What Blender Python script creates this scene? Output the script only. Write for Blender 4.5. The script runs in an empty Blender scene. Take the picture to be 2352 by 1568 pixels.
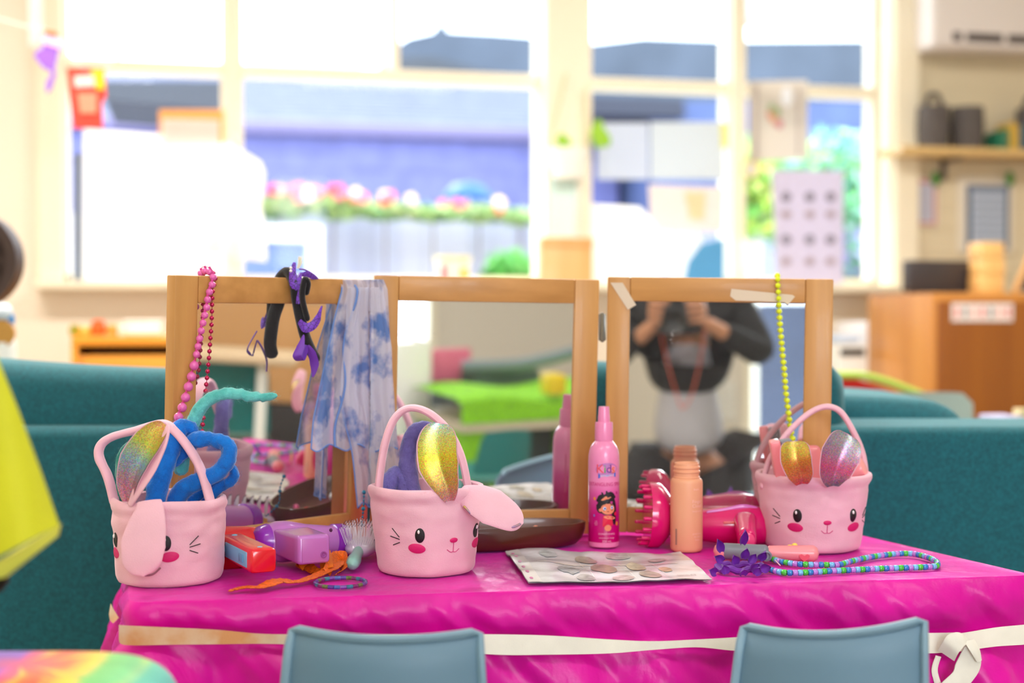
import bpy, bmesh, math, random
from mathutils import Vector, Matrix, noise
random.seed(7)
PI = math.pi
# ---------------------------------------------------------------- camera, world, light, exposure
F = 3267.0                      # focal length in pixels of a 2352 px wide frame
ALPHA = math.radians(12.7)      # camera is turned this much against the room
HC = 0.882                      # camera height
TZ = 0.55                       # table top height
PITCH = math.atan(64.0 / F)
S = bpy.context.scene
cam_d = bpy.data.cameras.new('camera'); cam = bpy.data.objects.new('camera', cam_d)
S.collection.objects.link(cam); S.camera = cam
cam_d.sensor_width = 36.0; cam_d.lens = 36.0 * F / 2352.0
cam.location = (0, 0, HC); cam.rotation_euler = (PI / 2 - PITCH, 0, -ALPHA)
cam_d.clip_start = 0.02; cam_d.clip_end = 200
cam_d.dof.use_dof = True; cam_d.dof.focus_distance = 1.81; cam_d.dof.aperture_fstop = 2.4
cam_d.dof.aperture_blades = 0
vs = S.view_settings
vs.view_transform = 'Standard'; vs.look = 'None'; vs.gamma = 1.0; vs.use_curve_mapping = False
vs.exposure = 0.0
w = bpy.data.worlds.new('sky'); S.world = w; w.use_nodes = True
bg = w.node_tree.nodes['Background']; bg.inputs[0].default_value = (0.80, 0.90, 1.0, 1); bg.inputs[1].default_value = 6.0

def cam2w(X, Y, z=0.0):
    c, s = math.cos(ALPHA), math.sin(ALPHA)
    return Vector((X * c + Y * s, -X * s + Y * c, z))
def lamp(name, kind, loc, rot, energy, color, size=None, sy=None):
    d = bpy.data.lights.new(name, kind); d.energy = energy; d.color = color
    if kind == 'AREA':
        d.shape = 'RECTANGLE'; d.size = size; d.size_y = sy
    o = bpy.data.objects.new(name, d); S.collection.objects.link(o)
    o.location = loc; o.rotation_euler = rot
    return o
sun = lamp('sun', 'SUN', (0, 0, 5), (math.radians(-48), 0, math.radians(14)), 4.0, (1, 0.95, 0.88)); sun.data.angle = 0.02
# unseen ceiling lamps added as fill (bodies below), and fill lamps at the rear windows
CEIL = [(-0.9, 0.2), (1.5, 0.2), (-0.9, 3.4), (1.8, 3.4)]
for (u, v) in CEIL:
    lamp('ceiling_fill_light', 'AREA', (u, v, 2.74), (0, 0, 0), 17 if v < 1 else 76, (1, 0.95, 0.88), 1.2, 0.3)
lamp('rear_window_fill', 'AREA', (0.0, -3.0, 1.8), (-PI / 2, 0, PI), 36, (0.93, 0.96, 1.0), 1.3, 0.9)  # area lamp added inside the window as fill, above the mirrors' view
lamp('rear_window_fill', 'AREA', (1.1, -3.0, 1.8), (-PI / 2, 0, PI), 20, (0.93, 0.96, 1.0), 0.5, 0.9)  # second added fill lamp, at the narrow rear window

# ---------------------------------------------------------------- pixel helpers (2352 x 1568 frame) in the camera's ground frame
def ray(px, py):
    x = (px - 1176.0) / F; y = (784.0 - py) / F
    return Vector((x, math.cos(PITCH) + y * math.sin(PITCH), y * math.cos(PITCH) - math.sin(PITCH)))
def P(px, py, D):
    r = ray(px, py); s = D / r.y
    return Vector((r.x * s, D, HC + r.z * s))
def T(px, py, z=TZ):
    r = ray(px, py); s = (z - HC) / r.z
    return Vector((r.x * s, r.y * s, z))
def PV(px, py, v):              # hits the plane v = const of the room, result in room coordinates
    r = ray(px, py); q = cam2w(r.x, r.y, r.z); s = v / q.y
    return Vector((q.x * s, v, HC + q.z * s))
def s2l(c):
    return c / 12.92 if c <= 0.04045 else ((c + 0.055) / 1.055) ** 2.4
def rgb(r, g, b):
    return (s2l(r / 255), s2l(g / 255), s2l(b / 255), 1.0)

# ---------------------------------------------------------------- materials
MATS = {}
def mat(name, col=(0.8, 0.8, 0.8, 1), rough=0.5, metal=0.0, var=0.0, vscale=20, bump=0.0, bscale=60, sheen=0.0, sheen_tint=None,
        coat=0.0, trans=0.0, alpha=1.0, attr=False, emis=None, estr=0.0, stretch=(1, 1, 1), col2=None, bdist=0.002, spec=0.5, sss=0.0, wave=None):
    if name in MATS: return MATS[name]
    m = bpy.data.materials.new(name); m.use_nodes = True; MATS[name] = m
    nt = m.node_tree; N = nt.nodes; L = nt.links
    b = N['Principled BSDF']
    b.inputs['Base Color'].default_value = col; b.inputs['Roughness'].default_value = rough; b.inputs['Metallic'].default_value = metal
    b.inputs['Specular IOR Level'].default_value = spec
    if sheen:
        b.inputs['Sheen Weight'].default_value = sheen; b.inputs['Sheen Roughness'].default_value = 0.4
        if sheen_tint: b.inputs['Sheen Tint'].default_value = sheen_tint
    if coat: b.inputs['Coat Weight'].default_value = coat; b.inputs['Coat Roughness'].default_value = 0.08
    if trans: b.inputs['Transmission Weight'].default_value = trans
    if alpha < 1: b.inputs['Alpha'].default_value = alpha
    if sss: b.inputs['Subsurface Weight'].default_value = sss; b.inputs['Subsurface Radius'].default_value = (0.01, 0.006, 0.004); b.inputs['Subsurface Scale'].default_value = 0.5
    if emis: b.inputs['Emission Color'].default_value = emis; b.inputs['Emission Strength'].default_value = estr
    tc = N.new('ShaderNodeTexCoord'); mp = N.new('ShaderNodeMapping'); L.new(tc.outputs['Object'], mp.inputs[0]); mp.inputs['Scale'].default_value = stretch
    src = None
    if attr:
        a = N.new('ShaderNodeAttribute'); a.attribute_name = 'Col'; src = a.outputs['Color']
    if var or col2:
        n = N.new('ShaderNodeTexNoise'); n.inputs['Scale'].default_value = vscale; n.inputs['Detail'].default_value = 5
        L.new(mp.outputs[0], n.inputs['Vector'])
        fac = n.outputs['Fac']
        if col2:
            cr = N.new('ShaderNodeValToRGB'); cr.color_ramp.elements[0].position = 0.35; cr.color_ramp.elements[1].position = 0.65
            cr.color_ramp.elements[0].color = col; cr.color_ramp.elements[1].color = col2
            L.new(fac, cr.inputs[0]); src = cr.outputs[0]
        else:
            mr = N.new('ShaderNodeMapRange'); mr.inputs['From Min'].default_value = 0.3; mr.inputs['From Max'].default_value = 0.7
            mr.inputs['To Min'].default_value = 1 - var; mr.inputs['To Max'].default_value = 1 + var
            L.new(fac, mr.inputs[0])
            mx = N.new('ShaderNodeVectorMath'); mx.operation = 'SCALE'
            if src: L.new(src, mx.inputs[0])
            else: mx.inputs[0].default_value = col[:3]
            L.new(mr.outputs[0], mx.inputs['Scale']); src = mx.outputs[0]
    if src: L.new(src, b.inputs['Base Color'])
    if bump:
        n2 = N.new('ShaderNodeTexNoise'); n2.inputs['Scale'].default_value = bscale; n2.inputs['Detail'].default_value = 6
        L.new(mp.outputs[0], n2.inputs['Vector'])
        bp = N.new('ShaderNodeBump'); bp.inputs['Strength'].default_value = bump; bp.inputs['Distance'].default_value = bdist
        L.new(n2.outputs['Fac'], bp.inputs['Height']); L.new(bp.outputs[0], b.inputs['Normal'])
    return m
def plain(name, c, rough=0.5, **k): return mat(name, rgb(*c), rough, **k)

def glass_mat(name, tint=(1, 1, 1, 1), refl=0.06):
    if name in MATS: return MATS[name]
    m = bpy.data.materials.new(name); m.use_nodes = True; MATS[name] = m
    nt = m.node_tree; N = nt.nodes; L = nt.links; N.remove(N['Principled BSDF'])
    t = N.new('ShaderNodeBsdfTransparent'); t.inputs[0].default_value = tint
    g = N.new('ShaderNodeBsdfGlossy'); g.inputs['Roughness'].default_value = 0.02
    x = N.new('ShaderNodeMixShader'); x.inputs[0].default_value = refl
    L.new(t.outputs[0], x.inputs[1]); L.new(g.outputs[0], x.inputs[2]); L.new(x.outputs[0], N['Material Output'].inputs[0])
    return m
def mirror_mat():
    m = bpy.data.materials.new('mirror_silver'); m.use_nodes = True
    nt = m.node_tree; N = nt.nodes; L = nt.links; N.remove(N['Principled BSDF'])
    g = N.new('ShaderNodeBsdfGlossy'); g.inputs['Roughness'].default_value = 0.0; g.inputs[0].default_value = (0.86, 0.88, 0.87, 1)
    d = N.new('ShaderNodeBsdfDiffuse'); d.inputs[0].default_value = (0.8, 0.8, 0.8, 1)
    x = N.new('ShaderNodeMixShader')
    tc = N.new('ShaderNodeTexCoord'); mp = N.new('ShaderNodeMapping'); mp.inputs['Scale'].default_value = (1, 1, 2.2); mp.inputs['Rotation'].default_value = (0.3, 0.7, 0.2)
    n = N.new('ShaderNodeTexNoise'); n.inputs['Scale'].default_value = 150; n.inputs['Detail'].default_value = 3
    n2 = N.new('ShaderNodeTexNoise'); n2.inputs['Scale'].default_value = 9
    mu = N.new('ShaderNodeMath'); mu.operation = 'MULTIPLY'
    cr = N.new('ShaderNodeMapRange'); cr.inputs['From Min'].default_value = 0.42; cr.inputs['From Max'].default_value = 0.56; cr.inputs['To Min'].default_value = 0.03; cr.inputs['To Max'].default_value = 0.45
    L.new(tc.outputs['Object'], mp.inputs[0]); L.new(mp.outputs[0], n.inputs['Vector']); L.new(tc.outputs['Object'], n2.inputs['Vector'])
    L.new(n.outputs[0], mu.inputs[0]); L.new(n2.outputs[0], mu.inputs[1]); L.new(mu.outputs[0], cr.inputs[0])
    L.new(cr.outputs[0], x.inputs[0]); L.new(g.outputs[0], x.inputs[1]); L.new(d.outputs[0], x.inputs[2]); L.new(x.outputs[0], N['Material Output'].inputs[0])
    return m
def wood_mat(name, c1, c2, axis='Z', rough=0.4, scale=14, coat=0.2):
    st = {'Z': (1, 1, 0.07), 'X': (0.07, 1, 1), 'Y': (1, 0.07, 1)}[axis]
    return mat(name, rgb(*c1), rough, col2=rgb(*c2), vscale=scale, stretch=st, coat=coat, bump=0.15, bscale=90, bdist=0.0005)
def paper_mat(name, c, tr=0.5):
    if name in MATS: return MATS[name]
    m = bpy.data.materials.new(name); m.use_nodes = True; MATS[name] = m
    nt = m.node_tree; N = nt.nodes; L = nt.links; N.remove(N['Principled BSDF'])
    d = N.new('ShaderNodeBsdfDiffuse'); t = N.new('ShaderNodeBsdfTranslucent'); x = N.new('ShaderNodeMixShader'); x.inputs[0].default_value = tr
    d.inputs[0].default_value = rgb(*c); t.inputs[0].default_value = rgb(*c)
    L.new(d.outputs[0], x.inputs[1]); L.new(t.outputs[0], x.inputs[2]); L.new(x.outputs[0], N['Material Output'].inputs[0])
    return m
def glitter_mat(name, metal=0.55, vs=1100):
    if name in MATS: return MATS[name]
    m = mat(name, attr=True, rough=0.32, metal=metal)
    nt = m.node_tree; N = nt.nodes; L = nt.links; b = N['Principled BSDF']
    v = N.new('ShaderNodeTexVoronoi'); v.inputs['Scale'].default_value = vs
    tc = N.new('ShaderNodeTexCoord'); L.new(tc.outputs['Object'], v.inputs['Vector'])
    a = [n for n in N if n.type == 'ATTRIBUTE'][0]
    hs = N.new('ShaderNodeMix'); hs.data_type = 'RGBA'; hs.blend_type = 'OVERLAY'; hs.inputs['Factor'].default_value = 0.55
    L.new(a.outputs['Color'], hs.inputs['A']); L.new(v.outputs['Color'], hs.inputs['B']); L.new(hs.outputs['Result'], b.inputs['Base Color'])
    bp = N.new('ShaderNodeBump'); bp.inputs['Strength'].default_value = 0.6; bp.inputs['Distance'].default_value = 0.0006
    L.new(v.outputs['Color'], bp.inputs['Height']); L.new(bp.outputs[0], b.inputs['Normal'])
    return m

# ---------------------------------------------------------------- mesh building
class MB:
    def __init__(s): s.v = []; s.f = []; s.c = []; s.m = []; s.cur = (1, 1, 1, 1); s.mi = 0
    def vert(s, p, c=None):
        s.v.append(tuple(p)); s.c.append(c or s.cur); return len(s.v) - 1
    def face(s, ids): s.f.append(tuple(ids)); s.m.append(s.mi)
    def grid(s, fn, nu, nv, cu=False, cv=False, col=None):
        base = len(s.v)
        for j in range(nv if cv else nv + 1):
            for i in range(nu if cu else nu + 1):
                s.vert(fn(i / nu, j / nv), col(i / nu, j / nv) if col else None)
        W = nu if cu else nu + 1; H = nv if cv else nv + 1
        for j in range(nv):
            for i in range(nu):
                a = base + j * W + i; b_ = base + j * W + (i + 1) % W
                c_ = base + ((j + 1) % H) * W + (i + 1) % W; d = base + ((j + 1) % H) * W + i
                s.face((a, b_, c_, d))
        return s
    def rings(s, rings, cap=True, closed=True, cols=None):
        base = len(s.v); n = len(rings[0])
        for k, r in enumerate(rings):
            for p in r: s.vert(p, cols[k] if cols else None)
        for k in range(len(rings) - 1):
            for i in range(n if closed else n - 1):
                j = (i + 1) % n
                s.face((base + k * n + i, base + k * n + j, base + (k + 1) * n + j, base + (k + 1) * n + i))
        if cap and closed:
            s.face([base + i for i in range(n)][::-1]); s.face([base + (len(rings) - 1) * n + i for i in range(n)])
        return s
    def tube(s, pts, r, n=10, ref=None, flat=1.0, round_end=True, cols=None):
        pts = [Vector(p) for p in pts]; K = len(pts)
        rad = [r] * K if not isinstance(r, (list, tuple)) else list(r)
        tang = [(pts[min(i + 1, K - 1)] - pts[max(i - 1, 0)]).normalized() for i in range(K)]
        up = Vector(ref) if ref else (Vector((0, 0, 1)) if abs(tang[0].z) < 0.9 else Vector((1, 0, 0)))
        rings = []; cl = []
        x = None
        def ring(p, t, rr, x):
            y = t.cross(x).normalized()
            return [p + x * (math.cos(2 * PI * a / n) * rr) + y * (math.sin(2 * PI * a / n) * rr * flat) for a in range(n)]
        frames = []
        for i in range(K):
            t = tang[i]
            if x is None or ref: x = (up - t * up.dot(t)).normalized()
            else: x = (x - t * x.dot(t)).normalized()
            frames.append(x)
        if round_end:
            for q in (0.0, 0.5, 0.85):
                a = PI / 2 * (1 - q); rings.append(ring(pts[0] - tang[0] * rad[0] * math.sin(a) * 0.8, tang[0], max(rad[0] * math.cos(a), 1e-5), frames[0])); cl.append(0)
        for i in range(K): rings.append(ring(pts[i], tang[i], rad[i], frames[i])); cl.append(i)
        if round_end:
            for q in (0.85, 0.5, 0.0):
                a = PI / 2 * (1 - q); rings.append(ring(pts[-1] + tang[-1] * rad[-1] * math.sin(a) * 0.8, tang[-1], max(rad[-1] * math.cos(a), 1e-5), frames[-1])); cl.append(K - 1)
        s.rings(rings, cols=[cols[i] for i in cl] if cols else None)
        return s
    def lathe(s, c, prof, axis=(0, 0, 1), n=32, sx=1.0, sy=1.0, cols=None, ref=None):
        ax = Vector(axis).normalized(); c = Vector(c)
        r0 = Vector(ref) if ref else (Vector((1, 0, 0)) if abs(ax.x) < 0.9 else Vector((0, 1, 0)))
        x = (r0 - ax * r0.dot(ax)).normalized(); y = ax.cross(x)
        rings = [[c + ax * h + x * (math.cos(2 * PI * i / n) * r * sx) + y * (math.sin(2 * PI * i / n) * r * sy) for i in range(n)] for (r, h) in prof]
        s.rings(rings, cols=cols); return s
    def ell(s, c, rx, ry, rz, n=16, m=10, R=None):
        c = Vector(c); R = R or Matrix.Identity(3)
        def fn(u, v):
            a = 2 * PI * u; b = PI * v
            return c + R @ Vector((rx * math.sin(b) * math.cos(a), ry * math.sin(b) * math.sin(a), rz * math.cos(b)))
        s.grid(fn, n, m, cu=True); return s
    def box(s, c, size, R=None, bevel=0.0, taper=1.0, seg=2):
        bm = bmesh.new(); bmesh.ops.create_cube(bm, size=1.0)
        R = R or Matrix.Identity(3)
        for v in bm.verts:
            t = taper if v.co.z > 0 else 1.0
            v.co = Vector((v.co.x * size[0] * t, v.co.y * size[1] * t, v.co.z * size[2]))
        if bevel: bmesh.ops.bevel(bm, geom=bm.edges[:], offset=min(bevel, min(size) * 0.49), segments=seg, profile=0.5, affect='EDGES')
        c = Vector(c); base = len(s.v); bm.verts.ensure_lookup_table()
        for v in bm.verts: s.vert(c + R @ v.co)
        bm.verts.index_update()
        for f in bm.faces: s.face([base + v.index for v in f.verts])
        bm.free(); return s
    def bx(s, x0, x1, y0, y1, z0, z1, bevel=0.0, seg=2):
        return s.box(((x0 + x1) / 2, (y0 + y1) / 2, (z0 + z1) / 2), (abs(x1 - x0), abs(y1 - y0), abs(z1 - z0)), bevel=bevel, seg=seg)
    def prism(s, poly, z0, z1):                    # poly in xy
        n = len(poly); base = len(s.v)
        for z in (z0, z1):
            for p in poly: s.vert((p[0], p[1], z))
        s.face([base + i for i in range(n)][::-1]); s.face([base + n + i for i in range(n)])
        for i in range(n): j = (i + 1) % n; s.face((base + i, base + j, base + n + j, base + n + i))
        return s
    def slab(s, poly3, off):                       # 3d polygon pushed by a vector
        n = len(poly3); base = len(s.v); off = Vector(off)
        for p in poly3: s.vert(p)
        for p in poly3: s.vert(Vector(p) + off)
        s.face([base + i for i in range(n)][::-1]); s.face([base + n + i for i in range(n)])
        for i in range(n): j = (i + 1) % n; s.face((base + i, base + j, base + n + j, base + n + i))
        return s
    def build(s, name, mats, parent=None, origin=(0, 0, 0), smooth=True, auto=True):
        me = bpy.data.meshes.new(name); o3 = Vector(origin)
        me.from_pydata([tuple(Vector(p) - o3) for p in s.v], [], s.f)
        if not isinstance(mats, (list, tuple)): mats = [mats]
        for m in mats: me.materials.append(m)
        me.polygons.foreach_set('material_index', s.m)
        if any(c != (1, 1, 1, 1) for c in s.c):
            at = me.color_attributes.new('Col', 'FLOAT_COLOR', 'POINT')
            flat = []
            for c in s.c: flat += list(c)
            at.data.foreach_set('color', flat)
        bm = bmesh.new(); bm.from_mesh(me); bmesh.ops.recalc_face_normals(bm, faces=bm.faces[:]); bm.to_mesh(me); bm.free()
        if smooth:
            me.polygons.foreach_set('use_smooth', [True] * len(me.polygons))
            if auto: me.set_sharp_from_angle(angle=math.radians(42))
        me.update()
        o = bpy.data.objects.new(name, me); S.collection.objects.link(o)
        if parent: o.parent = parent
        return o

def tag(o, label=None, cat=None, group=None, kind=None):
    if label: o['label'] = label
    if cat: o['category'] = cat
    if group: o['group'] = group
    if kind: o['kind'] = kind
    return o
class Thing:                     # an Empty; parts are given in the camera's ground frame (room=False) or in room coordinates
    def __init__(s, name, label, cat, loc, group=None, room=False, kind=None):
        s.loc = Vector(loc); s.room = room
        s.o = bpy.data.objects.new(name, None); S.collection.objects.link(s.o); s.o.empty_display_size = 0.05
        if room: s.o.location = s.loc
        else: s.o.location = cam2w(*s.loc); s.o.rotation_euler = (0, 0, -ALPHA)
        tag(s.o, label, cat, group, kind)
    def part(s, name, mb, m, smooth=True, sub=None, label=None, kind=None):
        o = mb.build(name, m, sub or s.o, s.loc, smooth)
        if label: o['label'] = label
        if kind: o['kind'] = kind
        return o
def single(name, mb, m, label, cat, loc, group=None, room=False, kind=None, smooth=True):
    o = mb.build(name, m, None, loc, smooth)
    if room: o.location = Vector(loc)
    else: o.location = cam2w(*loc); o.rotation_euler = (0, 0, -ALPHA)
    return tag(o, label, cat, group, kind)
def struct(name, mb, m, smooth=False):
    o = mb.build(name, m, None, (0, 0, 0), smooth); o['kind'] = 'structure'; return o
def spline(pts, n=8, closed=False):               # Catmull-Rom
    pts = [Vector(p) for p in pts]; out = []; K = len(pts)
    R = range(K) if closed else range(K - 1)
    for i in R:
        g = (lambda j: pts[j % K]) if closed else (lambda j: pts[max(0, min(K - 1, j))])
        p0, p1, p2, p3 = g(i - 1), g(i), g(i + 1), g(i + 2)
        for k in range(n):
            t = k / n
            out.append(0.5 * ((2 * p1) + (p2 - p0) * t + (2 * p0 - 5 * p1 + 4 * p2 - p3) * t * t + (3 * p1 - p0 - 3 * p2 + p3) * t ** 3))
    if not closed: out.append(pts[-1])
    return out
def lerp(a, b, t): return a + (b - a) * t
def mixc(a, b, t): return tuple(lerp(a[i], b[i], t) for i in range(4))
def ramp(stops, t):
    for (t0, c0), (t1, c1) in zip(stops, stops[1:]):
        if t <= t1: return mixc(c0, c1, max(0, (t - t0) / (t1 - t0)))
    return stops[-1][1]
def nz(x, y=0, z=0): return noise.noise(Vector((x, y, z)))
def text_geo(txt, size, extr=0.0):                 # glyph outlines as (verts, faces), centred, in xy
    cu = bpy.data.curves.new('t', 'FONT'); cu.body = txt; cu.size = size; cu.align_x = 'CENTER'; cu.align_y = 'CENTER'; cu.extrude = extr; cu.resolution_u = 3
    ob = bpy.data.objects.new('t', cu); S.collection.objects.link(ob)
    bpy.context.view_layer.update()
    me = bpy.data.meshes.new_from_object(ob.evaluated_get(bpy.context.evaluated_depsgraph_get()))
    vsx = [v.co.copy() for v in me.vertices]; fs = [tuple(p.vertices) for p in me.polygons]
    bpy.data.objects.remove(ob); bpy.data.curves.remove(cu); bpy.data.meshes.remove(me)
    return vsx, fs
def add_text(mb, txt, size, fn, col=None):         # fn maps (x,y) of the flat text into space
    vsx, fs = text_geo(txt, size); base = len(mb.v)
    for p in vsx: mb.vert(fn(p.x, p.y), col)
    for f in fs: mb.face([base + i for i in f])
def frame_from(d, up=(0, 0, 1)):                   # matrix whose columns are (right, d, up')
    d = Vector(d).normalized(); r = d.cross(Vector(up)).normalized(); u = r.cross(d)
    return Matrix((r, d, u)).transposed()
# ================================================================ ROOM
WV = 5.85
cream = plain('cream_paint', (246, 236, 212), 0.6, var=0.03, vscale=3)
wallc = plain('wall_cream', (232, 218, 188), 0.7, var=0.03, vscale=2)
lightc = plain('white_paint', (250, 246, 238), 0.5)
U0, U1, V0, V1, ZC = -2.6, 4.7, -3.1, WV, 2.8
struct('floor', MB().bx(U0 - 0.1, U1 + 0.1, V0 - 0.1, V1 + 0.1, -0.06, 0), mat('grey_vinyl', rgb(168, 160, 146), 0.45, var=0.08, vscale=5))
struct('ceiling', MB().bx(U0 - 0.1, U1 + 0.1, V0 - 0.1, V1 + 0.1, ZC, ZC + 0.1), lightc)
struct('wall_left', MB().bx(U0 - 0.12, U0, V0, V1 + 0.1, 0, ZC), wallc)
struct('wall_right', MB().bx(U1, U1 + 0.12, V0, V1 + 0.1, 0, ZC), wallc)
def board_wall():                                  # horizontal weatherboards inside
    mb = MB(); x0 = PV(2052, 700, WV).x; z = 0
    while z < ZC - 1e-6:
        z1 = min(z + 0.105, ZC); mb.bx(x0, U1, WV, WV + 0.12, z, z1 - 0.006); mb.bx(x0, U1, WV + 0.004, WV + 0.12, z1 - 0.006, z1); z = z1
    return mb
struct('wall_far_boarded', board_wall(), plain('board_paint', (226, 212, 182), 0.55))
xl = PV(150, 700, WV).x; xr = PV(2052, 700, WV).x
ZS = PV(1176, 652, WV).z
struct('wall_far_left', MB().bx(U0, xl - 0.07, WV, WV + 0.12, 0, ZC), plain('wall_white', (245, 232, 214), 0.7))
struct('wall_far_sill', MB().bx(xl - 0.07, xr, WV, WV + 0.12, 0, ZS - 0.03), plain('wall_white', (245, 232, 214), 0.7))
struct('trim_sill', MB().bx(xl - 0.1, xr + 0.03, WV - 0.16, WV + 0.12, ZS - 0.03, ZS, 0.006), cream)
struct('trim_corner', MB().bx(xr - 0.02, xr + 0.10, WV - 0.05, WV + 0.01, 0, ZC, 0.01), cream)
struct('trim_post_left', MB().bx(PV(88, 600, WV).x, xl, WV - 0.06, WV, ZS, ZC, 0.01), cream)
# window wall: one window per bay, panes above and below the transom
def zat(px, py): return PV(px, py, WV).z
ZT0, ZT1 = zat(1176, 196), zat(1176, 170)
bays = [(150, 516, []), (552, 1240, [908]), (1345, 1674, []), (1706, 2010, [])]
paneg = glass_mat('window_glass', (0.97, 0.985, 1, 1), 0.008)
for k, (a, b, mid) in enumerate(bays):
    t = Thing('window_%d' % (k + 1), None, None, (0, WV, ZS), room=True, kind='structure')
    ua, ub = PV(a, 400, WV).x, PV(b, 400, WV).x
    fr = MB(); fr.bx(ua - 0.03, ua + 0.012, WV, WV + 0.09, ZS, ZC); fr.bx(ub - 0.012, ub + 0.03, WV, WV + 0.09, ZS, ZC); fr.bx(ua, ub, WV, WV + 0.09, ZC - 0.05, ZC); fr.bx(ua, ub, WV, WV + 0.09, ZS, ZS + 0.03)
    t.part('window_frame', fr, cream, False)
    t.part('transom', MB().bx(ua, ub, WV - 0.01, WV + 0.09, ZT0, ZT1, 0.004), cream, False)
    for c in mid:
        uc = PV(c, 100, WV).x; t.part('mullion', MB().bx(uc - 0.018, uc + 0.018, WV, WV + 0.08, ZT1, ZC), cream, False)
    t.part('window_pane', MB().bx(ua, ub, WV + 0.04, WV + 0.044, ZS + 0.03, ZT0), paneg, False)
    t.part('window_pane', MB().bx(ua, ub, WV + 0.04, WV + 0.044, ZT1, ZC - 0.05), paneg, False)
for k, (a, b, d) in enumerate([(516, 552, 0.04), (1240, 1345, 0.10), (1674, 1706, 0.04)]):
    struct('trim_mullion_%d' % k, MB().bx(PV(a, 400, WV).x, PV(b, 400, WV).x, WV - d, WV + 0.1, ZS, ZC, 0.006), cream)
# wall behind the camera with two windows
HOLES = [(-0.68, 0.62, 0.08, 2.3), (0.84, 1.36, 0.08, 2.3)]
def rear_wall():
    mb = MB(); xs = U0
    for (a, b, z0, z1) in HOLES:
        mb.bx(xs, a, V0 - 0.12, V0, 0, ZC); mb.bx(a, b, V0 - 0.12, V0, 0, z0); mb.bx(a, b, V0 - 0.12, V0, z1, ZC); xs = b
    mb.bx(xs, U1, V0 - 0.12, V0, 0, ZC); return mb
struct('wall_rear', rear_wall(), plain('wall_beige', (222, 212, 198), 0.7))
for k, (a, b, z0, z1) in enumerate(HOLES):
    t = Thing('window_%d' % (k + 5), None, None, (a, V0, z0), room=True, kind='structure')
    fr = MB(); fr.bx(a, b, V0 - 0.1, V0 + 0.02, z0, z0 + 0.03); fr.bx(a, b, V0 - 0.1, V0 + 0.02, 2.25, 2.3)
    for q in (a, b - 0.04): fr.bx(q, q + 0.04, V0 - 0.1, V0 + 0.02, z0 + 0.03, 2.25)
    t.part('window_frame', fr, cream, False)
    t.part('window_pane', MB().bx(a + 0.04, b - 0.04, V0 - 0.06, V0 - 0.055, z0 + 0.03, 2.25), paneg, False)
struct('baseboard_rear', MB().bx(U0, U1, V0, V0 + 0.015, 0, 0.12), plain('dark_skirting', (52, 44, 40), 0.5))
lampw = mat('fill_lamp_diffuser', (1, 1, 1, 1), 0.5, emis=(1, 0.97, 0.92, 1), estr=3.0)  # glowing face of the added ceiling lamps that brighten the room
for k, (u, v) in enumerate(CEIL):
    where = ['nearer left', 'nearer right', 'far left', 'far right'][k]
    t = Thing('added_ceiling_light', 'long white ceiling light added to fill the %s of the room' % where, 'ceiling light', (u, v, ZC), room=True, group='ceiling lights added as fill')
    t.part('fill_lamp_housing', MB().bx(u - 0.62, u + 0.62, v - 0.17, v + 0.17, ZC - 0.03, ZC, 0.005), lightc, False)
    t.part('diffuser', MB().bx(u - 0.6, u + 0.6, v - 0.15, v + 0.15, ZC - 0.05, ZC - 0.03), lampw, False)

# ================================================================ OUTSIDE
outs = []
def q4(mb, pts): mb.slab(pts, (0, 0.05, 0))
single('ground', MB().bx(-40, 60, WV + 0.3, 70, -0.15, -0.05), plain('paving', (190, 186, 180), 0.9, var=0.1, vscale=2), 'pale paved yard outside the windows', 'ground', (0, 6.4, -0.05), room=True)['kind'] = 'structure'
VF = 9.0
fen = Thing('timber_fence', 'grey vertical board fence outside the middle window', 'fence', (1, VF, -0.05), room=True)
a0, a1 = PV(150, 560, VF).x - 1, PV(2300, 560, VF).x; zt = PV(900, 498, VF).z
n = 48
for i in range(n):
    x = lerp(a0, a1, i / n); sh = random.choice([(158, 158, 176), (168, 168, 186), (150, 150, 170), (178, 176, 190)])
    fen.part('fence_board', MB().bx(x, x + (a1 - a0) / n - 0.004, VF, VF + 0.02, -0.05, zt + random.uniform(-0.02, 0.02)), plain('fence_%d' % sh[0], sh, 0.8), False)
fen.part('fence_rail', MB().bx(a0, a1, VF + 0.02, VF + 0.07, zt - 0.3, zt - 0.2), plain('fence_150', (150, 150, 170)), False)
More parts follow.
